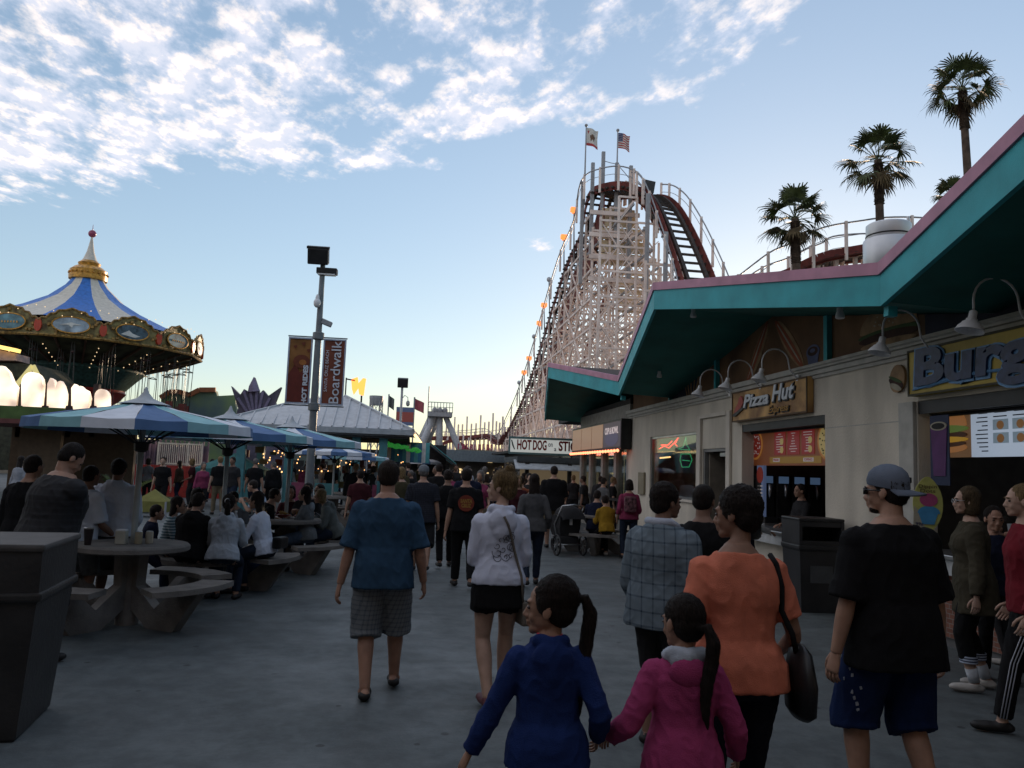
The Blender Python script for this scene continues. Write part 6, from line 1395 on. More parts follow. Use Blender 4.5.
t1 = gp(118, 636); T1 = V((P_(133, 545, 8.75).x, 8.75, 0)); table(T1.x, T1.y, 14, 'nearest round concrete picnic table with empty benches, beside the dark bin')
umbrella(T1.x, T1.y, 'nearest striped umbrella in white, blue and teal over the empty table', rot=-4)
T2 = V((P_(224, 500, 11.2).x, 11.2, 0)); table(T2.x, T2.y, 32, 'second concrete picnic table with a family sitting round it'); umbrella(T2.x, T2.y, 'second striped umbrella over the seated family', rot=9)
T3 = V((P_(287, 500, 13.1).x, 13.1, 0)); table(T3.x, T3.y, 5, 'third concrete picnic table with food baskets and diners'); umbrella(T3.x, T3.y, 'third striped umbrella over the diners near the lamp post', rot=3)
T4 = V((P_(320, 500, 19.5).x, 22.5, 0)); table(T4.x, T4.y, 20, 'far concrete picnic table in front of the pavilion'); umbrella(T4.x, T4.y, 'blue and white umbrella in front of the pavilion', pat=(1, 0), n=16, zr=2.0, zt=2.30)
T5 = V((P_(352, 500, 26).x, 25.5, 0)); umbrella(T5.x, T5.y, 'farther blue, teal and white umbrella right of the blue and white one', zr=1.92, zt=2.2); table(T5.x, T5.y, 20, 'farthest concrete picnic table before the pavilion')
q = P_(424, 466, 36); umbrella(q.x, 36, 'small white umbrella standing in the crowd by the striped stall', pat=(0, 0, 1), n=15, rad=.85, zt=2.22, zr=1.9)
T6 = V((4.05, 17.0, 0)); table(T6.x, T6.y, 22, 'concrete picnic table near the cream wall beside the stroller')
# bin, foreground left
def bin_left():
    r = empty('litter_bin', (-2.62, 5.5, 0), R(8), 'large black litter bin with a hooded top, nearest the camera at the left edge', 'litter bin'); c = MB(); M_ = mat('bin_charcoal', (.028, .027, .027), rough=.5, var=.3, scale=3, bump=.2, bscale=30)
    c.loft([[V((sx*a, sy*a, z)) for sx, sy in ((-1, -1), (1, -1), (1, 1), (-1, 1))] for a, z in ((.33, 0), (.345, .02), (.40, .80), (.41, .82))]); c.build('body', M_, r)
    c = MB(); c.b2((-.43, -.43, .82), (.43, .43, .87), bev=.015); c.b2((-.41, -.41, .87), (-.36, .41, 1.11)); c.b2((.36, -.41, .87), (.41, .41, 1.11)); c.b2((-.36, .36, .87), (.36, .41, 1.11)); c.b2((-.36, -.41, .87), (.06, -.36, .93)); c.b2((.06, -.41, .87), (.36, -.36, 1.11)); c.build('hood', M_, r)
    c = MB(); c.b2((-.425, -.425, 1.11), (.425, .425, 1.155), bev=.02); c.build('lid', mat('bin_lid', (.075, .07, .066), rough=.7, var=.15), r)
    c = MB()
    c.b2((-.40, -.30, .90), (.30, .30, .92)); c.build('tray', M_STUC2, r)
bin_left()
# things on tables
def item(name, loc, label, cat, build, group=None):
    r = empty(name, loc, 0, label, cat, group); build(r); return r
def napk(r):
    c = MB(); c.b2((-.05, -.05, 0), (.05, .05, .13), bev=.01); c.build('box', mat('holder_cream', (.42, .40, .33)), r); c = MB(); c.b2((-.045, -.045, .131), (.045, .045, .145)); c.build('napkins', M_WHITE, r)
ZT = .813
item('napkin_holder', (T1.x-.07, T1.y-.14, ZT), 'small cream napkin holder at the umbrella pole on the nearest table', 'napkin holder', napk)
def can_(m): 
    def f(r): c = MB(); c.lathe([(.033, 0), (.037, .01), (.037, .11), (.033, .12)], n=14); c.build('body', m, r, 40); c = MB(); c.lathe([(.033, .121), (.03, .124)], n=14); c.build('lid', M_ALU, r)
    return f
item('shaker', (T1.x+.08, T1.y-.10, ZT), 'tan condiment shaker right of the umbrella pole on the nearest table', 'shaker', can_(mat('shaker_tan', (.35, .30, .2))))
item('shaker', (T1.x+.16, T1.y-.02, ZT), 'pale condiment shaker, rightmost on the nearest table', 'shaker', can_(mat('shaker_pale', (.42, .38, .30))))
def cup_(r): c = MB(); c.lathe([(.032, 0), (.045, .15), (.046, .155)], n=16); c.build('cup_body', mat('cup_dark', (.03, .02, .02), rough=.3), r, 40); c = MB(); c.lathe([(.048, .155), (.048, .165), (.04, .17)], n=16); c.build('lid', M_ALU, r, 40)
CUP = V((T1.x-.33, T1.y-.30, ZT)); item('drink_cup', CUP, 'dark drink cup held by the big man on the nearest table', 'cup', cup_)
for i in range(5):
    def bk(r, i=i):
        c = MB(); c.lathe([(.07, 0), (.11, .05), (.115, .055)], n=14); c.build('basket', mat('basket_red', (.25, .05, .04)), r, 40); c = MB()
        for k in range(12): c.box((random.uniform(-.06, .06), random.uniform(-.06, .06), .06+random.uniform(0, .03)), (.07, .014, .014), (random.random(), random.random(), random.random()*3))
        c.build('fries', mat('fries', (.42, .26, .08)), r)
    tx = (T3 if i < 3 else T2); item('food_basket', (tx.x-.3+.27*(i % 3), tx.y-.2+.13*(i % 2)+.05*i, ZT), 'food basket of fries on the '+('third' if i < 3 else 'second')+' table, '+('left', 'middle', 'right')[i % 3]+' one', 'food basket', bk, 'food baskets on the tables')
def bottle_(r): c = MB(); c.lathe([(.03, 0), (.034, .01), (.034, .13), (.014, .18), (.014, .2)], n=12); c.build('bottle_body', mat('bottle_clear', (.4, .45, .5), rough=.15), r, 40); c = MB(); c.lathe([(.016, .2), (.016, .22)], n=10); c.build('cap', M_WHITE, r)
item('water_bottle', (T2.x+.22, T2.y-.25, ZT), 'clear water bottle on the second table', 'bottle', bottle_)
# stroller
def stroller():
    q = gp(572, 557); r = empty('stroller', (q.x, q.y+.25, 0), R(12), 'black three-wheeled stroller with large rear wheels, seen from behind', 'stroller')
    for sx in (-1, 1):
        c = MB(); tr = [(sx*.29, cos(2*pi*i/20)*.20, .21+sin(2*pi*i/20)*.20) for i in range(21)]; c.tube(tr, .02, 6, caps=False); w = c.build('wheel', M_BLACK, r, True)
        c = MB()
        for i in range(8): a = 2*pi*i/8; c.bar((sx*.29, 0, .21), (sx*.29, cos(a)*.18, .21+sin(a)*.18), .008)
        c.build('rim', M_ALU, w)
    c = MB(); tr = [(0, .85+cos(2*pi*i/20)*.15, .16+sin(2*pi*i/20)*.15) for i in range(21)]; c.tube(tr, .02, 6, caps=False); c.build('wheel', M_BLACK, r, True)
    c = MB()
    for sx in (-1, 1): c.tube([(sx*.27, 0, .22), (sx*.25, .25, .62), (sx*.24, -.12, 1.0)], .016, 6); c.tube([(sx*.22, .1, .34), (sx*.1, .7, .30), (0, .85, .17)], .016, 6)
    c.tube([(-.24, -.12, 1.0), (0, -.16, 1.03), (.24, -.12, 1.0)], .022, 6); c.tube([(-.27, 0, .22), (.27, 0, .22)], .014, 6); c.build('frame', M_ALU, r, True)
    c = MB(); c.loft([[V((x, y, z)) for x, y in ((-w_, y0_), (w_, y0_), (w_, y1_), (-w_, y1_))] for z, w_, y0_, y1_ in ((.38, .20, .05, .5), (.55, .23, .02, .58), (.8, .23, -.02, .40))]); c.build('seat', mat('stroller_cloth', (.02, .02, .022), rough=.9), r)
    c = MB(); rings = []
    for k in range(9): a = pi*.05+pi*.55*k/8; rings.append([V((cos(pi*j/8)*.26, .12-cos(a)*.34, .70+sin(a)*.32*(.4+.6*sin(pi*j/8)))) for j in range(9)])
    vs = [p for q_ in rings for p in q_]; c.add(vs, [(i*9+j, i*9+j+1, (i+1)*9+j+1, (i+1)*9+j) for i in range(8) for j in range(8)]); c.build('canopy', _mc['stroller_cloth'], r, True)
    c = MB(); c.b2((-.2, .0, .24), (.2, .42, .38), bev=.03); c.build('basket', _mc['stroller_cloth'], r); c = MB(); c.b2((-.03, -.035, .62), (.03, -.025, .74)); c.build('white_tag', M_WHITE, r)
stroller()
# ---------------------------------------------------------------- people in the scene
from mathutils.bvhtree import BVHTree
def pos(px, Y): return (dp(px, 470, Y).x, Y, 0)
def loc_of(w, loc, face, h):
    """world point -> the person's own normalised coordinates"""
    s = h/1.735; return tuple((M4.Rotation(-R(face), 3, 'Z') @ (V(w)-V(loc)))/s)
def child_of(root, *names):
    for o in bpy.data.objects:
        if o.parent == root and any(o.name.startswith(n) for n in names): return o
def bvh(o): return BVHTree.FromPolygons([v.co.copy() for v in o.data.vertices], [tuple(p.vertices) for p in o.data.polygons])
def surf(tree, s, x, z, yo=-1.0, off=.004):
    """point on a garment's back at local x, z (metres)"""
    h_ = tree.ray_cast(V((x, yo, z)), V((0, 1 if yo < 0 else -1, 0)))
    return (h_[0]+h_[1]*off) if h_[0] else None
DK = [cloth('cloth_black', (.010, .010, .011)), cloth('cloth_charcoal', (.028, .028, .030)), cloth('cloth_navy', (.012, .016, .035)), cloth('cloth_brown', (.045, .028, .018)), cloth('cloth_grey', (.12, .12, .125)), cloth('cloth_maroon', (.05, .012, .016)), cloth('cloth_olive', (.05, .045, .025)), cloth('cloth_rust', (.20, .06, .03)), cloth('cloth_pale', (.34, .36, .40)), cloth('cloth_pink', (.26, .05, .11))]
JEAN = cloth('denim_dark', (.018, .026, .045), scale=20); JEANL = cloth('denim_light', (.08, .11, .16), scale=20); KHAKI = cloth('khaki', (.20, .165, .11)); SHOE = mat('shoe_dark', (.015, .014, .014), rough=.6, var=.3); SHOEL = mat('shoe_pale', (.42, .40, .37), rough=.6, var=.2); GREYS = cloth('grey_short', (.10, .11, .115), scale=20)
T1_, T2_, T3_ = (.36, .21, .145), (.22, .125, .085), (.42, .27, .20)
WALK = [(-.10, .20, .08), (.10, -.20, .12)]; WALK2 = [(-.10, -.16, .11), (.10, .20, .08)]; STAND = [(-.11, .03, .08), (.11, -.02, .08)]
def strap(ctx, pts, m, r=.012, name='bag_strap', flat=.5):
    c = MB(); c.tube(pts, r, 6, flat=1); ctx['put'](name, c.mesh(name, [], True), m)
def clogs(c):
    so_ = MB()
    for hp, k, a in c['legs']:
        b_ = a-V((0, 0, .045)); so_.tube([b_-V((0, .075, 0)), b_-V((0, .05, -.0)), b_+V((0, .02, -.006)), b_+V((0, .10, -.004)), b_+V((0, .17, -.008)), b_+V((0, .21, -.01))], [.02, .045, .046, .052, .044, .02], 12, flat=.72)
    me = remesh(so_, .010, 1); c['put']('clogs', me, SHOE)
def pale_hood(c):
    T = c['T']; k = MB(); k.tube([T @ V(p) for p in ((-.05, .055, .48), (-.09, .0, .51), (-.085, -.06, .53), (0, -.10, .52), (.085, -.06, .53), (.09, .0, .51), (.05, .055, .48))], [.022, .032, .042, .048, .042, .032, .022], 10); k.ell(T @ V((-.01, -.09, .50)), (.09, .045, .06))
    me = remesh(k, .010, 2); fold(me, .004, 30); c['put']('hood_lining', me, cloth('sherpa_pale', (.40, .44, .50)))
    k = MB(); k.ell(T @ V((0, -.115, .44)), (.11, .045, .085)); me = remesh(k, .010, 2); c['put']('hood', me, _mc['fleece_magenta'])
def pale_trim(c):
    T = c['T']; k = MB(); k.tube([T @ V(p) for p in ((-.06, .06, .49), (-.10, .0, .52), (-.09, -.06, .545), (0, -.10, .54), (.09, -.06, .545), (.10, .0, .52), (.06, .06, .49))], [.018, .024, .028, .030, .028, .024, .018], 10)
    c['put']('hood_lining', k.mesh('n', [], True), cloth('lining_pale', (.42, .45, .52)))
def belt_bag(c):
    k = MB(); k.box((.02, -.20, .66), (.24, .12, .15), None, bev=.03); k.build('belt_bag', _mc['bag_black'] if 'bag_black' in _mc else DK[0], c['root'])
def pale_hood2(c):
    T = c['T']; k = MB(); k.ell(T @ V((0, -.10, .46)), (.10, .05, .085)); c['put']('hood', k.mesh('n', [], True), cloth('lining_pale2', (.30, .33, .36)))
# --- man in the blue tee
L0 = gp(378, 690); L0 = (L0.x, 6.15, 0)
person('stocky man with cropped hair in a blue t-shirt and grey plaid shorts, walking away', L0, 2, 1.755, 'm', w=1.14, deep=1.18, lean=3, feet=[(-.09, -.06, .085), (.12, .26, .10)], hands=[(-.31, .0, .80), (.30, .06, .82)], tone=(.34, .19, .13), top=cloth('tee_steel_blue', (.028, .065, .115)), hem=-.13, topw=.026, sleeve='half', bottom='longshorts', bm_=plaid('plaid_grey_short', (.19, .21, .225), (.09, .105, .125), .035, .3), shoe=None, hair='crop', hairm_=hairm('hair_cropped', (.035, .024, .018)), vox=.0095,
       extra=lambda c: clogs(c))
# --- woman in white hoodie
def hoodie_print(c):
    top = child_of(c['root'], 'hoodie'); t = bvh(top); s = c['s']; m = cloth('print_grey', (.10, .105, .13)); k = MB(); rn = random.Random(3)
    for i in range(15):
        cx, cz = rn.uniform(-.075, .085), rn.uniform(1.06, 1.22); r0 = rn.uniform(.015, .04); a0 = rn.uniform(0, 6); P = []
        for q in range(12): a = a0+q*.5; rr = r0*(1-q*.06); p = surf(t, s, (cx+cos(a)*rr), (cz+sin(a)*rr), off=.002); P.append(p) if p else None
        if len(P) > 3: k.tube(P, .0022, 4)
    o = k.build('back_print', m, c['root'])
    P = [V((.09, -.2, 1.50)), V((.06, -.2, 1.42)), V((.03, -.2, 1.30))]
    Q = []
    for x, z in ((.075, 1.45), (-.0, 1.36), (.03, 1.30), (.06, 1.22), (.09, 1.12), (.12, 1.02), (.14, .94), (.15, .88)):
        p = surf(t, s, x, z, off=.007); 
        if p: Q.append(p)
    Q += [V((.165, -.09, .80)), V((.175, -.06, .72))]; k = MB(); k.tube(Q, .010, 6); k.build('bag_strap', cloth('strap_tan', (.16, .14, .12)), c['root'], True)
    k = MB(); k.box((.19, .0, .66), (.07, .20, .17), (0, 0, .1), bev=.02); k.build('shoulder_bag', cloth('bag_tan', (.14, .12, .10)), c['root'])
LW = (dp(494, 700, 5.95).x, 5.95, 0)
person('blonde woman in a white hooded top and black shorts, head turned left', LW, 4, 1.70, 'f', w=1.10, deep=1.05, lean=2, feet=[(-.07, -.12, .10), (.085, .15, .08)], hands=[(-.07, .24, 1.06), (.10, .24, 1.04)], poleh=[(-.35, -.3, -1), (.35, -.3, -1)], look=(62, 3), tone=T3_, top=cloth('hoodie_white', (.58, .61, .72), var=.06), sleeve='long', hem=-.03, topw=.014, hood=True, bottom='miniskirt', bm_=DK[0], shoe=mat('sandal_rose', (.12, .04, .05)), hair='bun', hairm_=M_BLOND, vox=.0095, extra=hoodie_print)
# --- girls holding hands
LA = (dp(550, 640, 3.12).x, 3.12, 0); LB = (dp(684, 640, 3.05).x, 3.05, 0); MID = V(((LA[0]+LB[0])/2-.02, 3.16, .60))
def choker(c):
    k = MB(); T = c['T']; k.tube([T @ V((cos(2*pi*i/20)*.062, -.016+sin(2*pi*i/20)*.062, .545+.006*sin(2*pi*i/20))) for i in range(21)], .009, 6, caps=False); c['put']('necklace', k.mesh('n', [], True), mat('choker_red', (.5, .04, .06), rough=.5, var=.5, scale=60))
person('girl in a royal blue hoodie with a long dark ponytail, face turned left', LA, 0, 1.275, 'f', w=1.10, deep=1.12, lean=2, feet=WALK2, hands=[(-.42, .06, .80), loc_of(MID+V((-.03, 0, .08)), LA, 0, 1.275)], look=(68, 0), tone=(.30, .17, .115), top=cloth('hoodie_royal', (.012, .028, .115)), sleeve='long', hem=-.10, topw=.024, hood=True, bottom='jeans', bm_=DK[0], shoe=SHOE, hair='pony', vox=.009, headk=1.30, extra=choker)
person('small girl in a magenta fleece with pale hood lining and dark ponytail', LB, -3, 1.235, 'f', w=1.06, deep=1.1, lean=2, feet=WALK, hands=[loc_of(MID+V((.03, .02, .08)), LB, -3, 1.235), (.33, .10, .88)], look=(26, -4), tone=(.30, .17, .115), top=cloth('fleece_magenta', (.32, .045, .135)), sleeve='long', hem=-.12, topw=.030, bottom='jeans', bm_=JEAN, shoe=SHOE, hair='lowpony', vox=.009, headk=1.26,
       extra=lambda c: pale_hood(c))
# --- woman in orange
def shoulder_bag(c):
    top = child_of(c['root'], 'shirt'); t = bvh(top); s = c['s']; Q = []
    for x, z in ((.13, 1.40), (.15, 1.33), (.165, 1.24), (.175, 1.14)):
        p = surf(t, s, x, z, off=.006); 
        if p: Q.append(p)
    Q += [V((.20, -.10, 1.05)), V((.225, -.08, .97))]; k = MB(); k.tube([Q[0]+V((0, .07, .03))]+Q, .013, 6); k.build('bag_strap', DK[0], c['root'], True)
    k = MB(); k.loft([[V((.25+.045*cos(2*pi*j/12)*f, -.06+.13*sin(2*pi*j/12)*f, z)) for j in range(12)] for z, f in ((.70, .6), (.73, 1.0), (.85, 1.1), (.97, .75), (1.0, .3))]); k.build('handbag', mat('bag_black', (.010, .010, .011), rough=.4, var=.3), c['root'], True)
LO = (dp(738, 640, 3.42).x, 3.42, 0)
person('woman in an orange t-shirt and dark jeans with a black shoulder bag', LO, -4, 1.675, 'f', w=1.15, deep=1.2, lean=2, feet=WALK2, hands=[(-.27, .05, .86), (.27, .22, .94)], look=(52, -3), tone=(.25, .14, .095), top=cloth('tee_orange', (.54, .165, .10)), sleeve='short', hem=-.08, topw=.020, bottom='jeans', bm_=cloth('denim_black', (.010, .013, .022)), shoe=SHOE, hair='curly', vox=.0095, extra=shoulder_bag)
# --- teens
LP = pos(663, 5.05); person('heavyset teenager in a grey-blue plaid hooded jacket, facing right', LP, -52, 1.665, 'm', w=1.16, deep=1.25, lean=3, feet=STAND, hands=[(-.26, .16, .86), (.26, .16, .86)], look=(-22, 0), tone=T2_, top=plaid('plaid_jacket', (.15, .19, .22), (.03, .045, .065), .085, .13), sleeve='long', hem=-.14, topw=.036, hood=True, bottom='shorts', bm_=DK[1], shoe=SHOE, hair='curly', vox=.0105, extra=lambda c: pale_trim(c))
person('teenager with flat-topped dark hair in black, beside the plaid jacket', pos(703, 5.6), -35, 1.66, 'm', w=1.0, lean=3, look=(-10, 0), tone=T2_, top=DK[0], sleeve='long', topw=.026, hem=-.1, bottom='pants', bm_=DK[0], shoe=SHOE, hair='pony' if False else 'crop', vox=.0115)
# --- man with backwards cap
def cap_backwards(c):
    HM = c['HM']; R3 = c['R3']; k = MB(); P = []
    rings = []
    for z, r_ in ((.012, .090), (.03, .0925), (.06, .091), (.09, .082), (.115, .060), (.130, .030), (.134, .008)): rings.append([HM @ V((cos(2*pi*j/24)*r_*.93, -.012+sin(2*pi*j/24)*r_*1.12, z+.008+(.016*sin(2*pi*j/24) if z < .04 else 0))) for j in range(24)])
    k.loft(rings); m = cloth('cap_grey_blue', (.13, .155, .20)); c['put']('cap', k.mesh('n', [], 40), m)
    k = MB(); o_ = []; i_ = []
    for j in range(13):
        a = pi+pi*.10+pi*.80*j/12; o_.append((cos(a)*.088, -.035+sin(a)*.155, -.008-.014*abs(cos(a)))); i_.append((cos(a)*.083, -.012+sin(a)*.098, .008))
    vs = [HM @ V(p) for p in o_+i_]+[HM @ (V(p)+V((0, 0, .006))) for p in o_+i_]; n = 13
    fs = [(j, j+1, n+j+1, n+j) for j in range(n-1)]+[(2*n+j, 2*n+n+j, 2*n+n+j+1, 2*n+j+1) for j in range(n-1)]+[(j, 2*n+j, 2*n+j+1, j+1) for j in range(n-1)]
    k.add(vs, fs); c['put']('cap_brim', k.mesh('n', [], True), m)
    # bear badge on the side at the back
    k = MB(); P0 = [(-.024, .0), (-.022, .014), (-.010, .018), (.0, .016), (.012, .020), (.022, .014), (.030, .010), (.028, .003), (.020, .001), (.018, -.010), (.010, -.010), (.008, -.002), (-.008, -.002), (-.010, -.010), (-.019, -.010)]
    f = []
    for u, w_ in P0: a = -pi/2+.55+u/.092; f.append((HM @ V((cos(a)*.094*.93, -.012+sin(a)*.094*1.12, .058+w_))))
    cen = HM @ V((0, -.012, .05)); nrm = (sum(f, V())/len(f)-cen).normalized(); k.prism(f, nrm*.0, nrm*.004); c['put']('cap_badge', k.mesh('n', []), DK[0])
    k = MB(); k.box(HM @ V((0, .085, .0)), (.13, .012, .034), R3.normalized()); 
    for q in (-1, 1): k.tube([HM @ V((q*.065, .082, .008)), HM @ V((q*.078, .0, .004)), HM @ V((q*.078, -.02, -.01))], .004, 5)
    c['put']('sunglasses', k.mesh('n', []), mat('lens_black', (.01, .01, .012), rough=.1))
    k = MB()
    k.ell(HM @ V((0, .046, -.090)), (.040, .038, .024), R3); k.ell(HM @ V((0, .086, -.052)), (.020, .010, .004), R3)
    me = remesh(k, .008, 1); c['put']('beard', me, M_HAIR)
    sh = child_of(c['root'], 'shorts'); t = bvh(sh); k = MB(); m2 = cloth('print_pale', (.38, .42, .50)); rn = random.Random(2)
    for i in range(12):
        x = -.245+rn.uniform(.0, .05); z = .56+i*.028; h_ = t.ray_cast(V((x-.0, -1, z)), V((0, 1, 0)))
        if h_[0]: k.box(h_[0]+h_[1]*.002, (rn.uniform(.008, .02), .003, rn.uniform(.010, .022)), (0, rn.uniform(-.5, .5), 0))
    if k.v: k.build('shorts_print', m2, c['root'])
LC = (dp(893, 640, 3.95).x, 3.95, 0)
person('broad man in a black t-shirt, backwards grey cap and blue board shorts', LC, 4, 1.80, 'm', w=1.16, deep=1.15, lean=2, feet=[(-.14, .06, .08), (.13, -.12, .10)], hands=[(-.31, .02, .76), (.31, .05, .78)], look=(38, 0), tone=T1_, top=cloth('tee_black', (.008, .008, .009), var=.1), sleeve='half', hem=-.17, topw=.034, bottom='longshorts', bm_=cloth('boardshort_blue', (.010, .022, .075)), shoe=SHOE, hair='crop', vox=.0095, extra=cap_backwards)
# --- right-hand queue
def specs(c):
    k = MB(); HM = c['HM']
    for q in (-1, 1): k.tube([HM @ V((q*.032+cos(2*pi*i/12)*.022, .098, .0+sin(2*pi*i/12)*.017)) for i in range(13)], .0025, 4, caps=False); k.tube([HM @ V((q*.054, .096, .006)), HM @ V((q*.078, .0, .004))], .0025, 4)
    k.tube([HM @ V((-.01, .100, .004)), HM @ V((.01, .100, .004))], .0025, 4); c['put']('glasses', k.mesh('n', []), M_ALU)
def dots(c):
    k = MB(); mm = []
    for hp, kn, a in c['legs']:
        p = kn.lerp(a, .52); k.lathe([(.070, -.03), (.072, .03)], p, 16, caps=False)
    c['put']('patterned_hem', k.mesh('n', [], True), stripes('hem_pattern', (.04, .05, .09), (.42, .48, .58), .022, 2, .5)); specs(c)
person('blonde woman with glasses in an olive coat, cropped trousers and white socks', (4.78, 6.4, 0), 62, 1.71, 'f', w=1.06, deep=1.1, lean=2, feet=[(-.09, .02, .08), (.12, -.10, .08)], look=(10, 0), tone=T3_, top=cloth('coat_olive', (.055, .048, .032)), sleeve='long', hem=-.26, topw=.034, bottom='capri', bm_=DK[0], shoe=SHOEL, socks=True, sock_m=cloth('sock_white', (.5, .54, .58)), hair='bob', hairm_=hairm('hair_dark_blond', (.10, .068, .035)), vox=.0105, extra=dots)
def hold_cup(c):
    a = c['arms'][1][2]; k = MB(); k.lathe([(.026, -.06), (.036, .05), (.037, .055)], a+V((-.02, .07, .03)), 14); c['put']('held_cup', k.mesh('n', [], 40), mat('cup_clear', (.35, .38, .42), rough=.2))
# the drink itself is a thing of its own
LD = pos(992, 6.75); person('dark-haired boy facing the camera and sipping from a cup', LD, 150, 1.54, 'm', w=.92, lean=3, feet=STAND, hands=[(-.25, .05, .85), loc_of(V(LD)+V((-.06, -.26, 1.30)), LD, 150, 1.54)], look=(12, -4), tone=(.34, .2, .14), top=DK[2], sleeve='short', topw=.02, bottom='pants', bm_=DK[0], shoe=SHOE, hair='crop', vox=.0105, headk=1.08)
c_ = MB(); c_.lathe([(.026, -.06), (.038, .05), (.040, .055)], (0, 0, 0), 14); o_ = c_.build('drink_cup', mat('cup_pale', (.42, .45, .48), rough=.3), None, 40); o_.location = V(LD)+V((-.09, -.34, 1.335)); tag(o_, 'pale cup held up to the mouth of the boy at the burger queue', 'cup')
def track_stripes(c):
    for q, (hp, kn, a) in zip((-1, 1), c['legs']):
        k = MB()
        for i in (-1, 0, 1): k.tube([hp+V((q*.108, i*.022, -.05)), kn+V((q*.073, i*.020, 0)), a+V((q*.064, i*.018, .03))], .004, 4)
        c['put']('stripe', k.mesh('n', []), cloth('stripe_white', (.5, .52, .58)))
LR = pos(1026, 5.3); person('person in a red jacket and black track trousers with white side stripes, right edge', LR, 58, 1.75, 'm', w=1.0, lean=2, feet=WALK, hands=[(-.30, .05, .83), (.27, .08, .84)], look=(8, 0), tone=T3_, top=cloth('jacket_red', (.16, .014, .022)), sleeve='long', topw=.028, hem=-.09, bottom='pants', bm_=DK[0], shoe=SHOE, hair='crop', hairm_=M_BLOND, vox=.0105, extra=track_stripes)
person('dark-clothed child half hidden behind the blonde woman at the counter', pos(1006, 7.3), 40, 1.42, 'm', w=.9, tone=T2_, top=DK[0], sleeve='long', bottom='pants', bm_=DK[1], shoe=SHOEL, hair='crop', vox=.013, headk=1.1)
# --- customer at the pizza counter
def black_bag(c):
    k = MB(); k.loft([[V((.27+.05*cos(2*pi*j/12)*f, -.04+.13*sin(2*pi*j/12)*f, z)) for j in range(12)] for z, f in ((.80, .5), (.84, 1.0), (1.0, 1.0), (1.06, .5))]); k.tube([(.27, .0, 1.05), (.19, -.05, 1.30), (.15, 0, 1.42), (.20, .08, 1.25), (.27, .04, 1.05)], .010, 5); k.build('handbag', _mc['bag_black'], c['root'], True)
LQ = (5.02, 11.75, 0); person('dark-haired woman in a white sweater leaning on the pizza counter', LQ, -68, 1.60, 'f', w=1.05, lean=12, feet=STAND, hands=[(-.12, .40, .98), (.24, .36, .98)], tone=T1_, top=cloth('sweater_white', (.40, .43, .45), var=.06), sleeve='long', topw=.022, hem=-.05, bottom='jeans', bm_=DK[2], shoe=SHOE, hair='crop', vox=.012, extra=black_bag)
person('pizza counter attendant in a dark shirt standing behind the serving hatch', (6.42, 12.62, 0), 95, 1.66, 'm', tone=T1_, top=DK[1], sleeve='short', bottom='pants', bm_=DK[0], shoe=SHOE, hair='crop', hands=[(-.15, .35, 1.0), (.15, .35, 1.0)], vox=.0135)
# --- middle distance walkers
def santa_logo(c):
    t = bvh(child_of(c['root'], 'shirt', 'jacket')); s = c['s']; p = surf(t, s, 0, 1.20, off=.012)
    k = MB(); k.prism([(p.x+cos(2*pi*i/24)*.115, p.y, p.z+sin(2*pi*i/24)*.115) for i in range(24)], (0, -.004, 0), (0, .03, 0)); k.build('back_badge', cloth('badge_red', (.20, .045, .03)), c['root'])
    my = cloth('badge_gold', (.32, .18, .05)); text('lettering', 'SANTA', my, (p.x, p.y-.006, p.z+.03), (1, 0, 0), (0, 0, 1), .07, c['root'], depth=.002, bold=.004, width=.17); text('lettering', 'CRUZ', my, (p.x, p.y-.006, p.z-.035), (1, 0, 0), (0, 0, 1), .07, c['root'], depth=.002, bold=.004, width=.14)
q = gp(462, 588); person('man in a black shirt with a round red and yellow badge on the back', (q.x, q.y, 0), 0, 1.72, 'm', w=1.06, lean=2, feet=WALK, tone=T1_, top=DK[0], sleeve='short', topw=.026, hem=-.11, bottom='pants', bm_=DK[0], shoe=SHOE, hair='crop', vox=.012, extra=santa_logo)
q = gp(531, 586); person('woman in a grey hoodie and jeans with long dark hair, walking away', (q.x, q.y, 0), 0, 1.66, 'f', w=1.1, lean=2, feet=WALK2, hands=[(-.25, .10, .88), (.25, .10, .88)], tone=T1_, top=cloth('hoodie_grey', (.075, .075, .078)), sleeve='long', topw=.022, hem=-.08, bottom='jeans', bm_=JEAN, shoe=SHOE, hair='long', vox=.012)
q = gp(450, 568); person('slim person in black trousers ahead of the badge shirt man', (q.x-.1, q.y, 0), 3, 1.68, 'm', w=.92, feet=WALK2, tone=T2_, top=DK[0], sleeve='short', bottom='pants', bm_=DK[0], shoe=SHOE, hair='crop', vox=.013)
def plain_cap(c):
    HM = c['HM']; k = MB(); k.loft([[HM @ V((cos(2*pi*j/20)*r_*.94, -.012+sin(2*pi*j/20)*r_*1.12, z)) for j in range(20)] for z, r_ in ((.015, .092), (.06, .093), (.10, .078), (.125, .045), (.134, .008))]); k.loft([[HM @ V((cos(2*pi*j/14)*.075, .12+sin(2*pi*j/14)*.075, z)) for j in range(14)] for z in (.018, .026)]); c['put']('cap', k.mesh('n', [], 40), cloth('cap_grey', (.17, .19, .21)))
q = gp(419, 572); person('man in a grey cap and dark checked shirt, walking away', (q.x, q.y, 0), 0, 1.74, 'm', w=1.12, deep=1.1, feet=WALK, tone=T1_, top=plaid('plaid_dark', (.03, .033, .045), (.012, .012, .016), .03, .3), sleeve='short', topw=.03, hem=-.13, bottom='longshorts', bm_=DK[1], shoe=SHOE, hair='crop', hairm_=M_GREYHAIR, vox=.0125, extra=plain_cap)
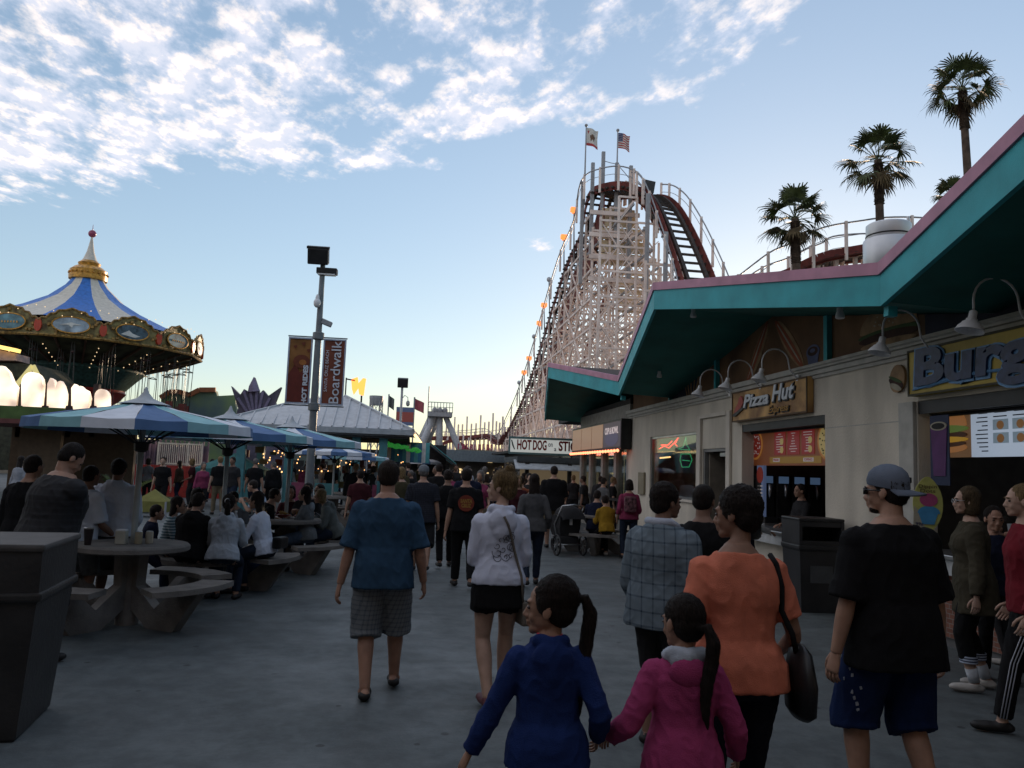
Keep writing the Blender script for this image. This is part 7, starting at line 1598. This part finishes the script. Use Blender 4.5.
q = gp(436, 543); person('man in a dark jacket, pale shorts and white socks, walking away', (q.x, q.y, 0), 0, 1.80, 'm', w=1.1, feet=WALK2, tone=T1_, top=DK[0], sleeve='long', topw=.03, hem=-.12, bottom='longshorts', bm_=cloth('short_pale', (.22, .25, .27)), shoe=SHOE, socks=True, sock_m=_mc['sock_white'], hair='crop', vox=.014)
q = gp(552, 548); person('man in a loose black t-shirt and khaki shorts beside the stroller', (q.x, q.y, 0), -6, 1.84, 'm', w=1.18, deep=1.1, feet=STAND, hands=[(-.30, .05, .82), (.22, .28, .92)], tone=T1_, top=DK[0], sleeve='half', topw=.036, hem=-.14, bottom='longshorts', bm_=KHAKI, shoe=SHOE, hair='crop', vox=.0135)
def backpack(c):
    k = MB(); T = c['T']; k.box(T @ V((0, -.20, .26)), (.26, .14, .34), T.to_3x3(), bev=.05); c['put']('backpack', k.mesh('n', [], 40), mat('pack_pattern', (.12, .05, .06), var=.9, scale=18, rough=.8))
q = gp(628, 559); person('woman in a pink top and jeans wearing a patterned backpack', (q.x, q.y, 0), -8, 1.60, 'f', w=1.12, feet=STAND, hands=[(-.25, .05, .85), (.22, .2, .95)], tone=T1_, top=cloth('top_pink', (.22, .035, .08)), sleeve='threeq', bottom='jeans', bm_=JEAN, shoe=SHOE, hair='bob', vox=.0135, extra=backpack)
# seated ones ----------------------------------------------------
def seat_at(tab, ang, r_=.90): return (tab.x+cos(R(ang))*r_, tab.y+sin(R(ang))*r_, 0)
def sit(label, loc, face, h, **k):
    d = dict(sex='m', feet=[(-.13, .40, .08), (.13, .34, .08)], hands=[(-.16, .40, .86), (.16, .40, .86)], hip=.565, lean=12, vox=.0125, shoe=SHOE, bottom='jeans', bm_=JEAN, tone=T1_, top=DK[0], sleeve='long', hair='crop', group='people seated at the tables')
    d.update(k); return person(label, loc, face, h, **d)
sit('child in a mustard yellow shirt sitting on the bench by the cream wall', (dp(608, 470, 16.15).x, 16.15, 0), 8, 1.50, top=cloth('shirt_mustard', (.32, .185, .02)), bm_=DK[0], shoe=SHOEL, headk=1.08)
sit('adult in dark clothes sitting on the bench beside the stroller', (dp(595, 470, 16.8).x, 16.6, 0), -20, 1.70, top=DK[2], w=1.1)
person('man in a grey shirt standing at the lit snack shop window', pos(603, 20.6), -60, 1.60, 'm', tone=T1_, top=DK[4], sleeve='short', bottom='pants', bm_=DK[0], shoe=SHOE, hair='crop', vox=.015)
g2 = 'people seated at the second table'
def scrunchie(c):
    k = MB(); HM = c['HM']; k.tube([HM @ V((cos(2*pi*i/12)*.024, -.125, .035+sin(2*pi*i/12)*.024)) for i in range(13)], .013, 6, caps=False); c['put']('scrunchie', k.mesh('n', [], True), M_WHITE)
def at2(px, Y): return pos(px, Y)
sit('girl in a pale grey hoodie with a white hair tie, back to the camera', at2(229, 10.02), 0, 1.56, sex='f', w=1.1, deep=1.1, top=cloth('hoodie_pale', (.36, .40, .45), var=.06), hood=True, topw=.028, hair='pony', extra=scrunchie, vox=.011)
sit('boy in a black hoodie on the bench left of the pale hoodie girl', at2(194, 10.12), -22, 1.58, w=1.12, deep=1.1, top=DK[0], hood=True, topw=.032, bm_=DK[0], vox=.0115)
sit('small boy in a navy top at the left end of the second table', at2(151, 10.35), -75, 1.22, top=DK[2], headk=1.15, hip=.55, bm_=DK[2])
sit('child in a teal and white striped top at the second table', at2(171, 10.75), -82, 1.38, sex='f', top=stripes('stripe_teal', (.05, .10, .12), (.30, .36, .38), .035), headk=1.1, hair='long')
sit('woman in a tan top leaning over the children at the second table', at2(187, 11.55), -110, 1.62, sex='f', top=cloth('top_tan', (.16, .11, .08)), hair='long', lean=18)
sit('woman in a white blouse with long dark hair and a black belt bag, facing left', at2(270, 10.75), 72, 1.62, sex='f', w=1.02, top=cloth('blouse_white', (.55, .60, .70), var=.05), sleeve='threeq', topw=.016, hair='long', vox=.011, lean=14, extra=lambda c: belt_bag(c))
sit('person in grey facing the camera across the second table', at2(240, 11.85), 170, 1.55, top=DK[4], lean=16)
sit('girl in a grey cardigan and denim shorts with bare legs, facing left', at2(311, 12.95), 84, 1.62, sex='f', top=cloth('cardigan_grey', (.13, .14, .145)), topw=.026, bottom='shorts', bm_=JEANL, shoe=None, hair='long', lean=6, feet=[(-.10, .42, .08), (.10, .46, .10)], extra=lambda c: pale_hood2(c), vox=.0115, tone=T3_)
sit('dark-haired man facing the camera at the third table', at2(311, 14.2), 175, 1.74, top=DK[1])
sit('man in a grey jacket at the right side of the third table', at2(327, 14.3), 140, 1.70, top=DK[4], w=1.08)
sit('fair-haired person in a grey-green hoodie leaning in at the third table', at2(340, 13.6), 96, 1.66, sex='f', top=cloth('hoodie_sage', (.12, .135, .13)), hood=True, topw=.03, hair='bob', hairm_=M_BLOND, lean=26, w=1.1)
sit('person in a maroon top behind the third table', at2(292, 14.25), 190, 1.60, sex='f', top=DK[5], hair='bob')
sit('person in black at the left side of the third table', at2(262, 13.0), -70, 1.62, top=DK[0], lean=20)
sit('man in a pale blue shirt leaning over a far bench', at2(268, 16.6), 80, 1.74, top=cloth('shirt_paleblue', (.30, .36, .44)), sleeve='short', lean=24, shoe=SHOE)
# backpack on the ground under the second table
q = gp(247, 590); c_ = MB(); c_.loft([[V((cos(2*pi*j/14)*a, sin(2*pi*j/14)*b_, z)) for j in range(14)] for z, a, b_ in ((0, .15, .10), (.03, .18, .13), (.2, .18, .13), (.33, .14, .10), (.38, .06, .04))]); c_.tube([(-.05, 0, .37), (0, 0, .42), (.05, 0, .37)], .012, 6); o_ = c_.build('backpack', cloth('pack_navy', (.012, .018, .04)), None, True); o_.location = (q.x, q.y+.1, 0); tag(o_, 'navy backpack standing on the ground under the second table bench', 'backpack')
# standing group behind the nearest table
cup_man = (pos(52, 7.15)[0], 7.15, 0)
person('big man in a dark striped sweater holding the cup on the nearest table', cup_man, -42, 1.82, 'm', w=1.42, deep=1.45, lean=11, feet=STAND, hands=[(-.26, .1, .82), loc_of((CUP.x-.06, CUP.y-.02, CUP.z+.10), cup_man, -42, 1.83)], look=(-14, -34), tone=T1_, top=stripes('stripe_night', (.010, .010, .012), (.014, .0145, .018), .05, 2, .3), sleeve='long', topw=.034, hem=-.12, bottom='pants', bm_=DK[0], shoe=SHOE, hair='crop', hairm_=hairm('hair_short_dark', (.02, .015, .012)), vox=.0105)
person('person in a dark jacket standing just behind the big man', pos(30, 8.6), -20, 1.69, 'm', w=1.15, lean=3, tone=T1_, top=DK[0], sleeve='long', topw=.034, bottom='pants', bm_=DK[1], shoe=SHOE, hair='crop', vox=.0125)
person('person in a white t-shirt partly hidden by the big man', pos(86, 9.1), -30, 1.60, 'm', w=1.1, lean=6, hands=[(-.26, .15, .9), (.22, .28, .9)], tone=T2_, top=cloth('tee_white', (.58, .64, .74), var=.05), sleeve='half', topw=.03, bottom='shorts', bm_=GREYS, shoe=SHOE, hair='crop', vox=.0115)
person('man in a white hoodie and grey shorts with his back to the camera', pos(118, 9.35), -4, 1.685, 'm', w=1.12, deep=1.1, lean=2, hands=[(-.14, .22, .96), (.14, .22, .96)], poleh=[(-.5, -.5, -1), (.5, -.5, -1)], tone=T2_, top=cloth('hoodie_white_b', (.60, .65, .74), var=.05), sleeve='long', topw=.034, hem=-.07, hood=True, bottom='longshorts', bm_=GREYS, shoe=SHOE, hair='crop', vox=.0105)
q = gp(14, 520); person('woman in a grey top and denim shorts by the brown kiosk, left edge', (q.x, q.y, 0), -20, 1.60, 'f', tone=T3_, top=DK[8], sleeve='long', bottom='shorts', bm_=JEANL, shoe=SHOE, hair='long', vox=.014)
# --- loose crowd: a few built figures, copied with their own clothes
protos = []
def proto(**k):
    r = person('x', (0, -30, 0), 0, 1.72, vox=.021, **k); protos.append(r); return r
proto(sex='m', w=1.05, feet=WALK, top=DK[0], sleeve='short', bottom='pants', bm_=DK[0], shoe=SHOE, hair='crop')
proto(sex='f', w=1.05, feet=WALK2, top=DK[0], sleeve='long', bottom='jeans', bm_=DK[0], shoe=SHOE, hair='long')
proto(sex='m', w=1.15, feet=STAND, top=DK[0], sleeve='long', topw=.03, hood=True, bottom='longshorts', bm_=DK[0], shoe=SHOE, hair='crop', look=(25, 0))
proto(sex='f', w=1.0, feet=STAND, top=DK[0], sleeve='short', bottom='pants', bm_=DK[0], shoe=SHOE, hair='bob', hands=[(-.2, .25, .95), (.24, .1, .85)], look=(-30, 0))
for p in list(protos): pass
ptree = {}
for o in bpy.data.objects:
    if o.parent in protos: ptree.setdefault(o.parent.name, []).append(o)
cn_ = {'cloth_black': 'black', 'cloth_charcoal': 'charcoal', 'cloth_navy': 'navy', 'cloth_brown': 'brown', 'cloth_grey': 'grey', 'cloth_maroon': 'maroon', 'cloth_olive': 'olive', 'cloth_rust': 'rust', 'cloth_pale': 'pale', 'cloth_pink': 'pink', 'denim_dark': 'dark denim', 'khaki': 'khaki', 'denim_light': 'light denim'}
rc = random.Random(42); HA = [M_HAIR, M_HAIR, M_BROWN, M_BROWN, M_BLOND, M_GREYHAIR]; SK = [skin(T1_), skin(T2_), skin(T3_)]
used_ = set(); seenl = {}
def crowd(x, y, face, h, where, grp, top=None, bot=None, k=None):
    k = rc.randrange(4) if k is None else k; p = protos[k]; c = p.copy(); COL.objects.link(c); c.location = (x, y, 0); c.rotation_euler = (0, 0, R(face)); s = h/1.72; c.scale = (s, s, s)
    top = top or rc.choice(DK[:2]+DK[:2]+DK); bot = bot or rc.choice([DK[0], DK[1], DK[2], JEAN, JEAN, KHAKI]); sk = rc.choice(SK); ha = rc.choice(HA)
    for ch in ptree[p.name]:
        d = ch.copy(); COL.objects.link(d); d.parent = c; n = d.name.split('.')[0]; m = {'body': sk, 'shirt': top, 'hoodie': top, 'jacket': top, 'trousers': bot, 'jeans': bot, 'shorts': bot, 'shoes': SHOE, 'hair': ha}.get(n)
        if m: d.material_slots[0].link = 'OBJECT'; d.material_slots[0].material = m
    tn, bn = cn_[top.name], cn_[bot.name]; hn = {'hair_dark': 'dark-haired person', 'hair_brown': 'brown-haired person', 'hair_blond': 'fair-haired person', 'hair_grey': 'grey-haired person'}[ha.name]
    c['label'] = '%s in %s %s and %s %s, %s' % (hn, tn, ('tee', 'top', 'hoodie', 'tee')[k], bn, 'shorts' if k == 2 else 'trousers', where); c['category'] = 'person'; c['group'] = grp; return c
G1 = 'people in the far street crowd'; G2_ = 'people standing beyond the tables'
for i, (px, Y, f, h, t) in enumerate(((163, 25, 180, 1.72, 0), (203, 26, -150, 1.60, 9), (220, 25.5, 20, 1.80, 0), (233, 25.2, 160, 1.80, 1), (243, 30, 0, 1.45, 7), (255, 26, 0, 1.78, 0), (193, 29, 100, 1.70, 5), (274, 27, 40, 1.7, 0), (212, 33, 10, 1.7, 2), (180, 31, 70, 1.6, 3), (148, 30, 0, 1.65, 4))):
    x, y, _ = pos(px, Y); crowd(x, y, f, h, ('left' if px < 225 else 'right')+' of second umbrella pole'+(', farther' if Y > 28 else ''), G2_, DK[t])
cnt = 0; placed = []
tries = 0
while cnt < 78 and tries < 3000:
    tries += 1
    Y = 15.5+rc.random()**1.25*36; px = rc.uniform(355, 545) if Y < 30 else rc.uniform(290, 566)
    x = dp(px, 470, Y).x
    if any((x-a)**2+(y-b_)**2 < .42 for a, b_ in placed for y in (Y,)): continue
    if Y < 21 and 425 < px < 448: continue
    if x > 5.0 and Y < 33: continue
    if x < -2.4 and 24 < Y < 36: continue
    placed.append((x, Y)); cnt += 1
    wh = ('near crowd by ' if Y < 24 else 'middle crowd by ' if Y < 34 else 'far crowd by ')+('striped stall' if px < 430 else 'ride tower' if px < 480 else 'hot dog sign')
    crowd(x, Y, rc.choice([0, 0, 0, 5, -8, 180, 170, 190, 90, -80]), rc.uniform(1.55, 1.84), wh, G1)
for px, Y, f in ((600, 24, -40), (585, 23, 60), (612, 22.3, -90), (574, 26, 10)):
    x, y, _ = pos(px, Y); crowd(x, y, f, 1.62, 'by snack shop', 'people by the snack shop', DK[rc.choice((0, 1, 4))])
for i in range(9):
    crowd(P_(290+i*14, 470, 29.8).x, 29.6+.9*(i % 3), rc.choice((90, -90, 0, 180)), 1.66, 'under pavilion roof', 'people under the pavilion')
for p in protos:
    for ch in ptree[p.name]: bpy.data.objects.remove(ch)
    bpy.data.objects.remove(p)
# unseen buildings behind and left of the camera, added to block sky light
def side_building(label, lo, hi, m):
    o = V(((lo[0]+hi[0])/2, (lo[1]+hi[1])/2, 0)); r = empty('sky_blocker', o, 0, label, 'building'); c = MB(); c.b2(V(lo)-o, V(hi)-o); c.build('wall', m, r); c = MB(); c.b2((lo[0]-o.x-.3, lo[1]-o.y-.3, hi[2]), (hi[0]-o.x+.3, hi[1]-o.y+.3, hi[2]+.3)); c.build('roof', M_DARK, r)
side_building('tall tan block behind the camera position, outside the picture, added to cut sky light', (-36, -26, 0), (22, -7, 11), mat('blocker_tan', (.16, .13, .10)))
side_building('brown block left of the plaza, outside the picture, added to cut sky light', (-34, -6.5, 0), (-13, 12, 9.5), mat('blocker_brown', (.13, .10, .08)))
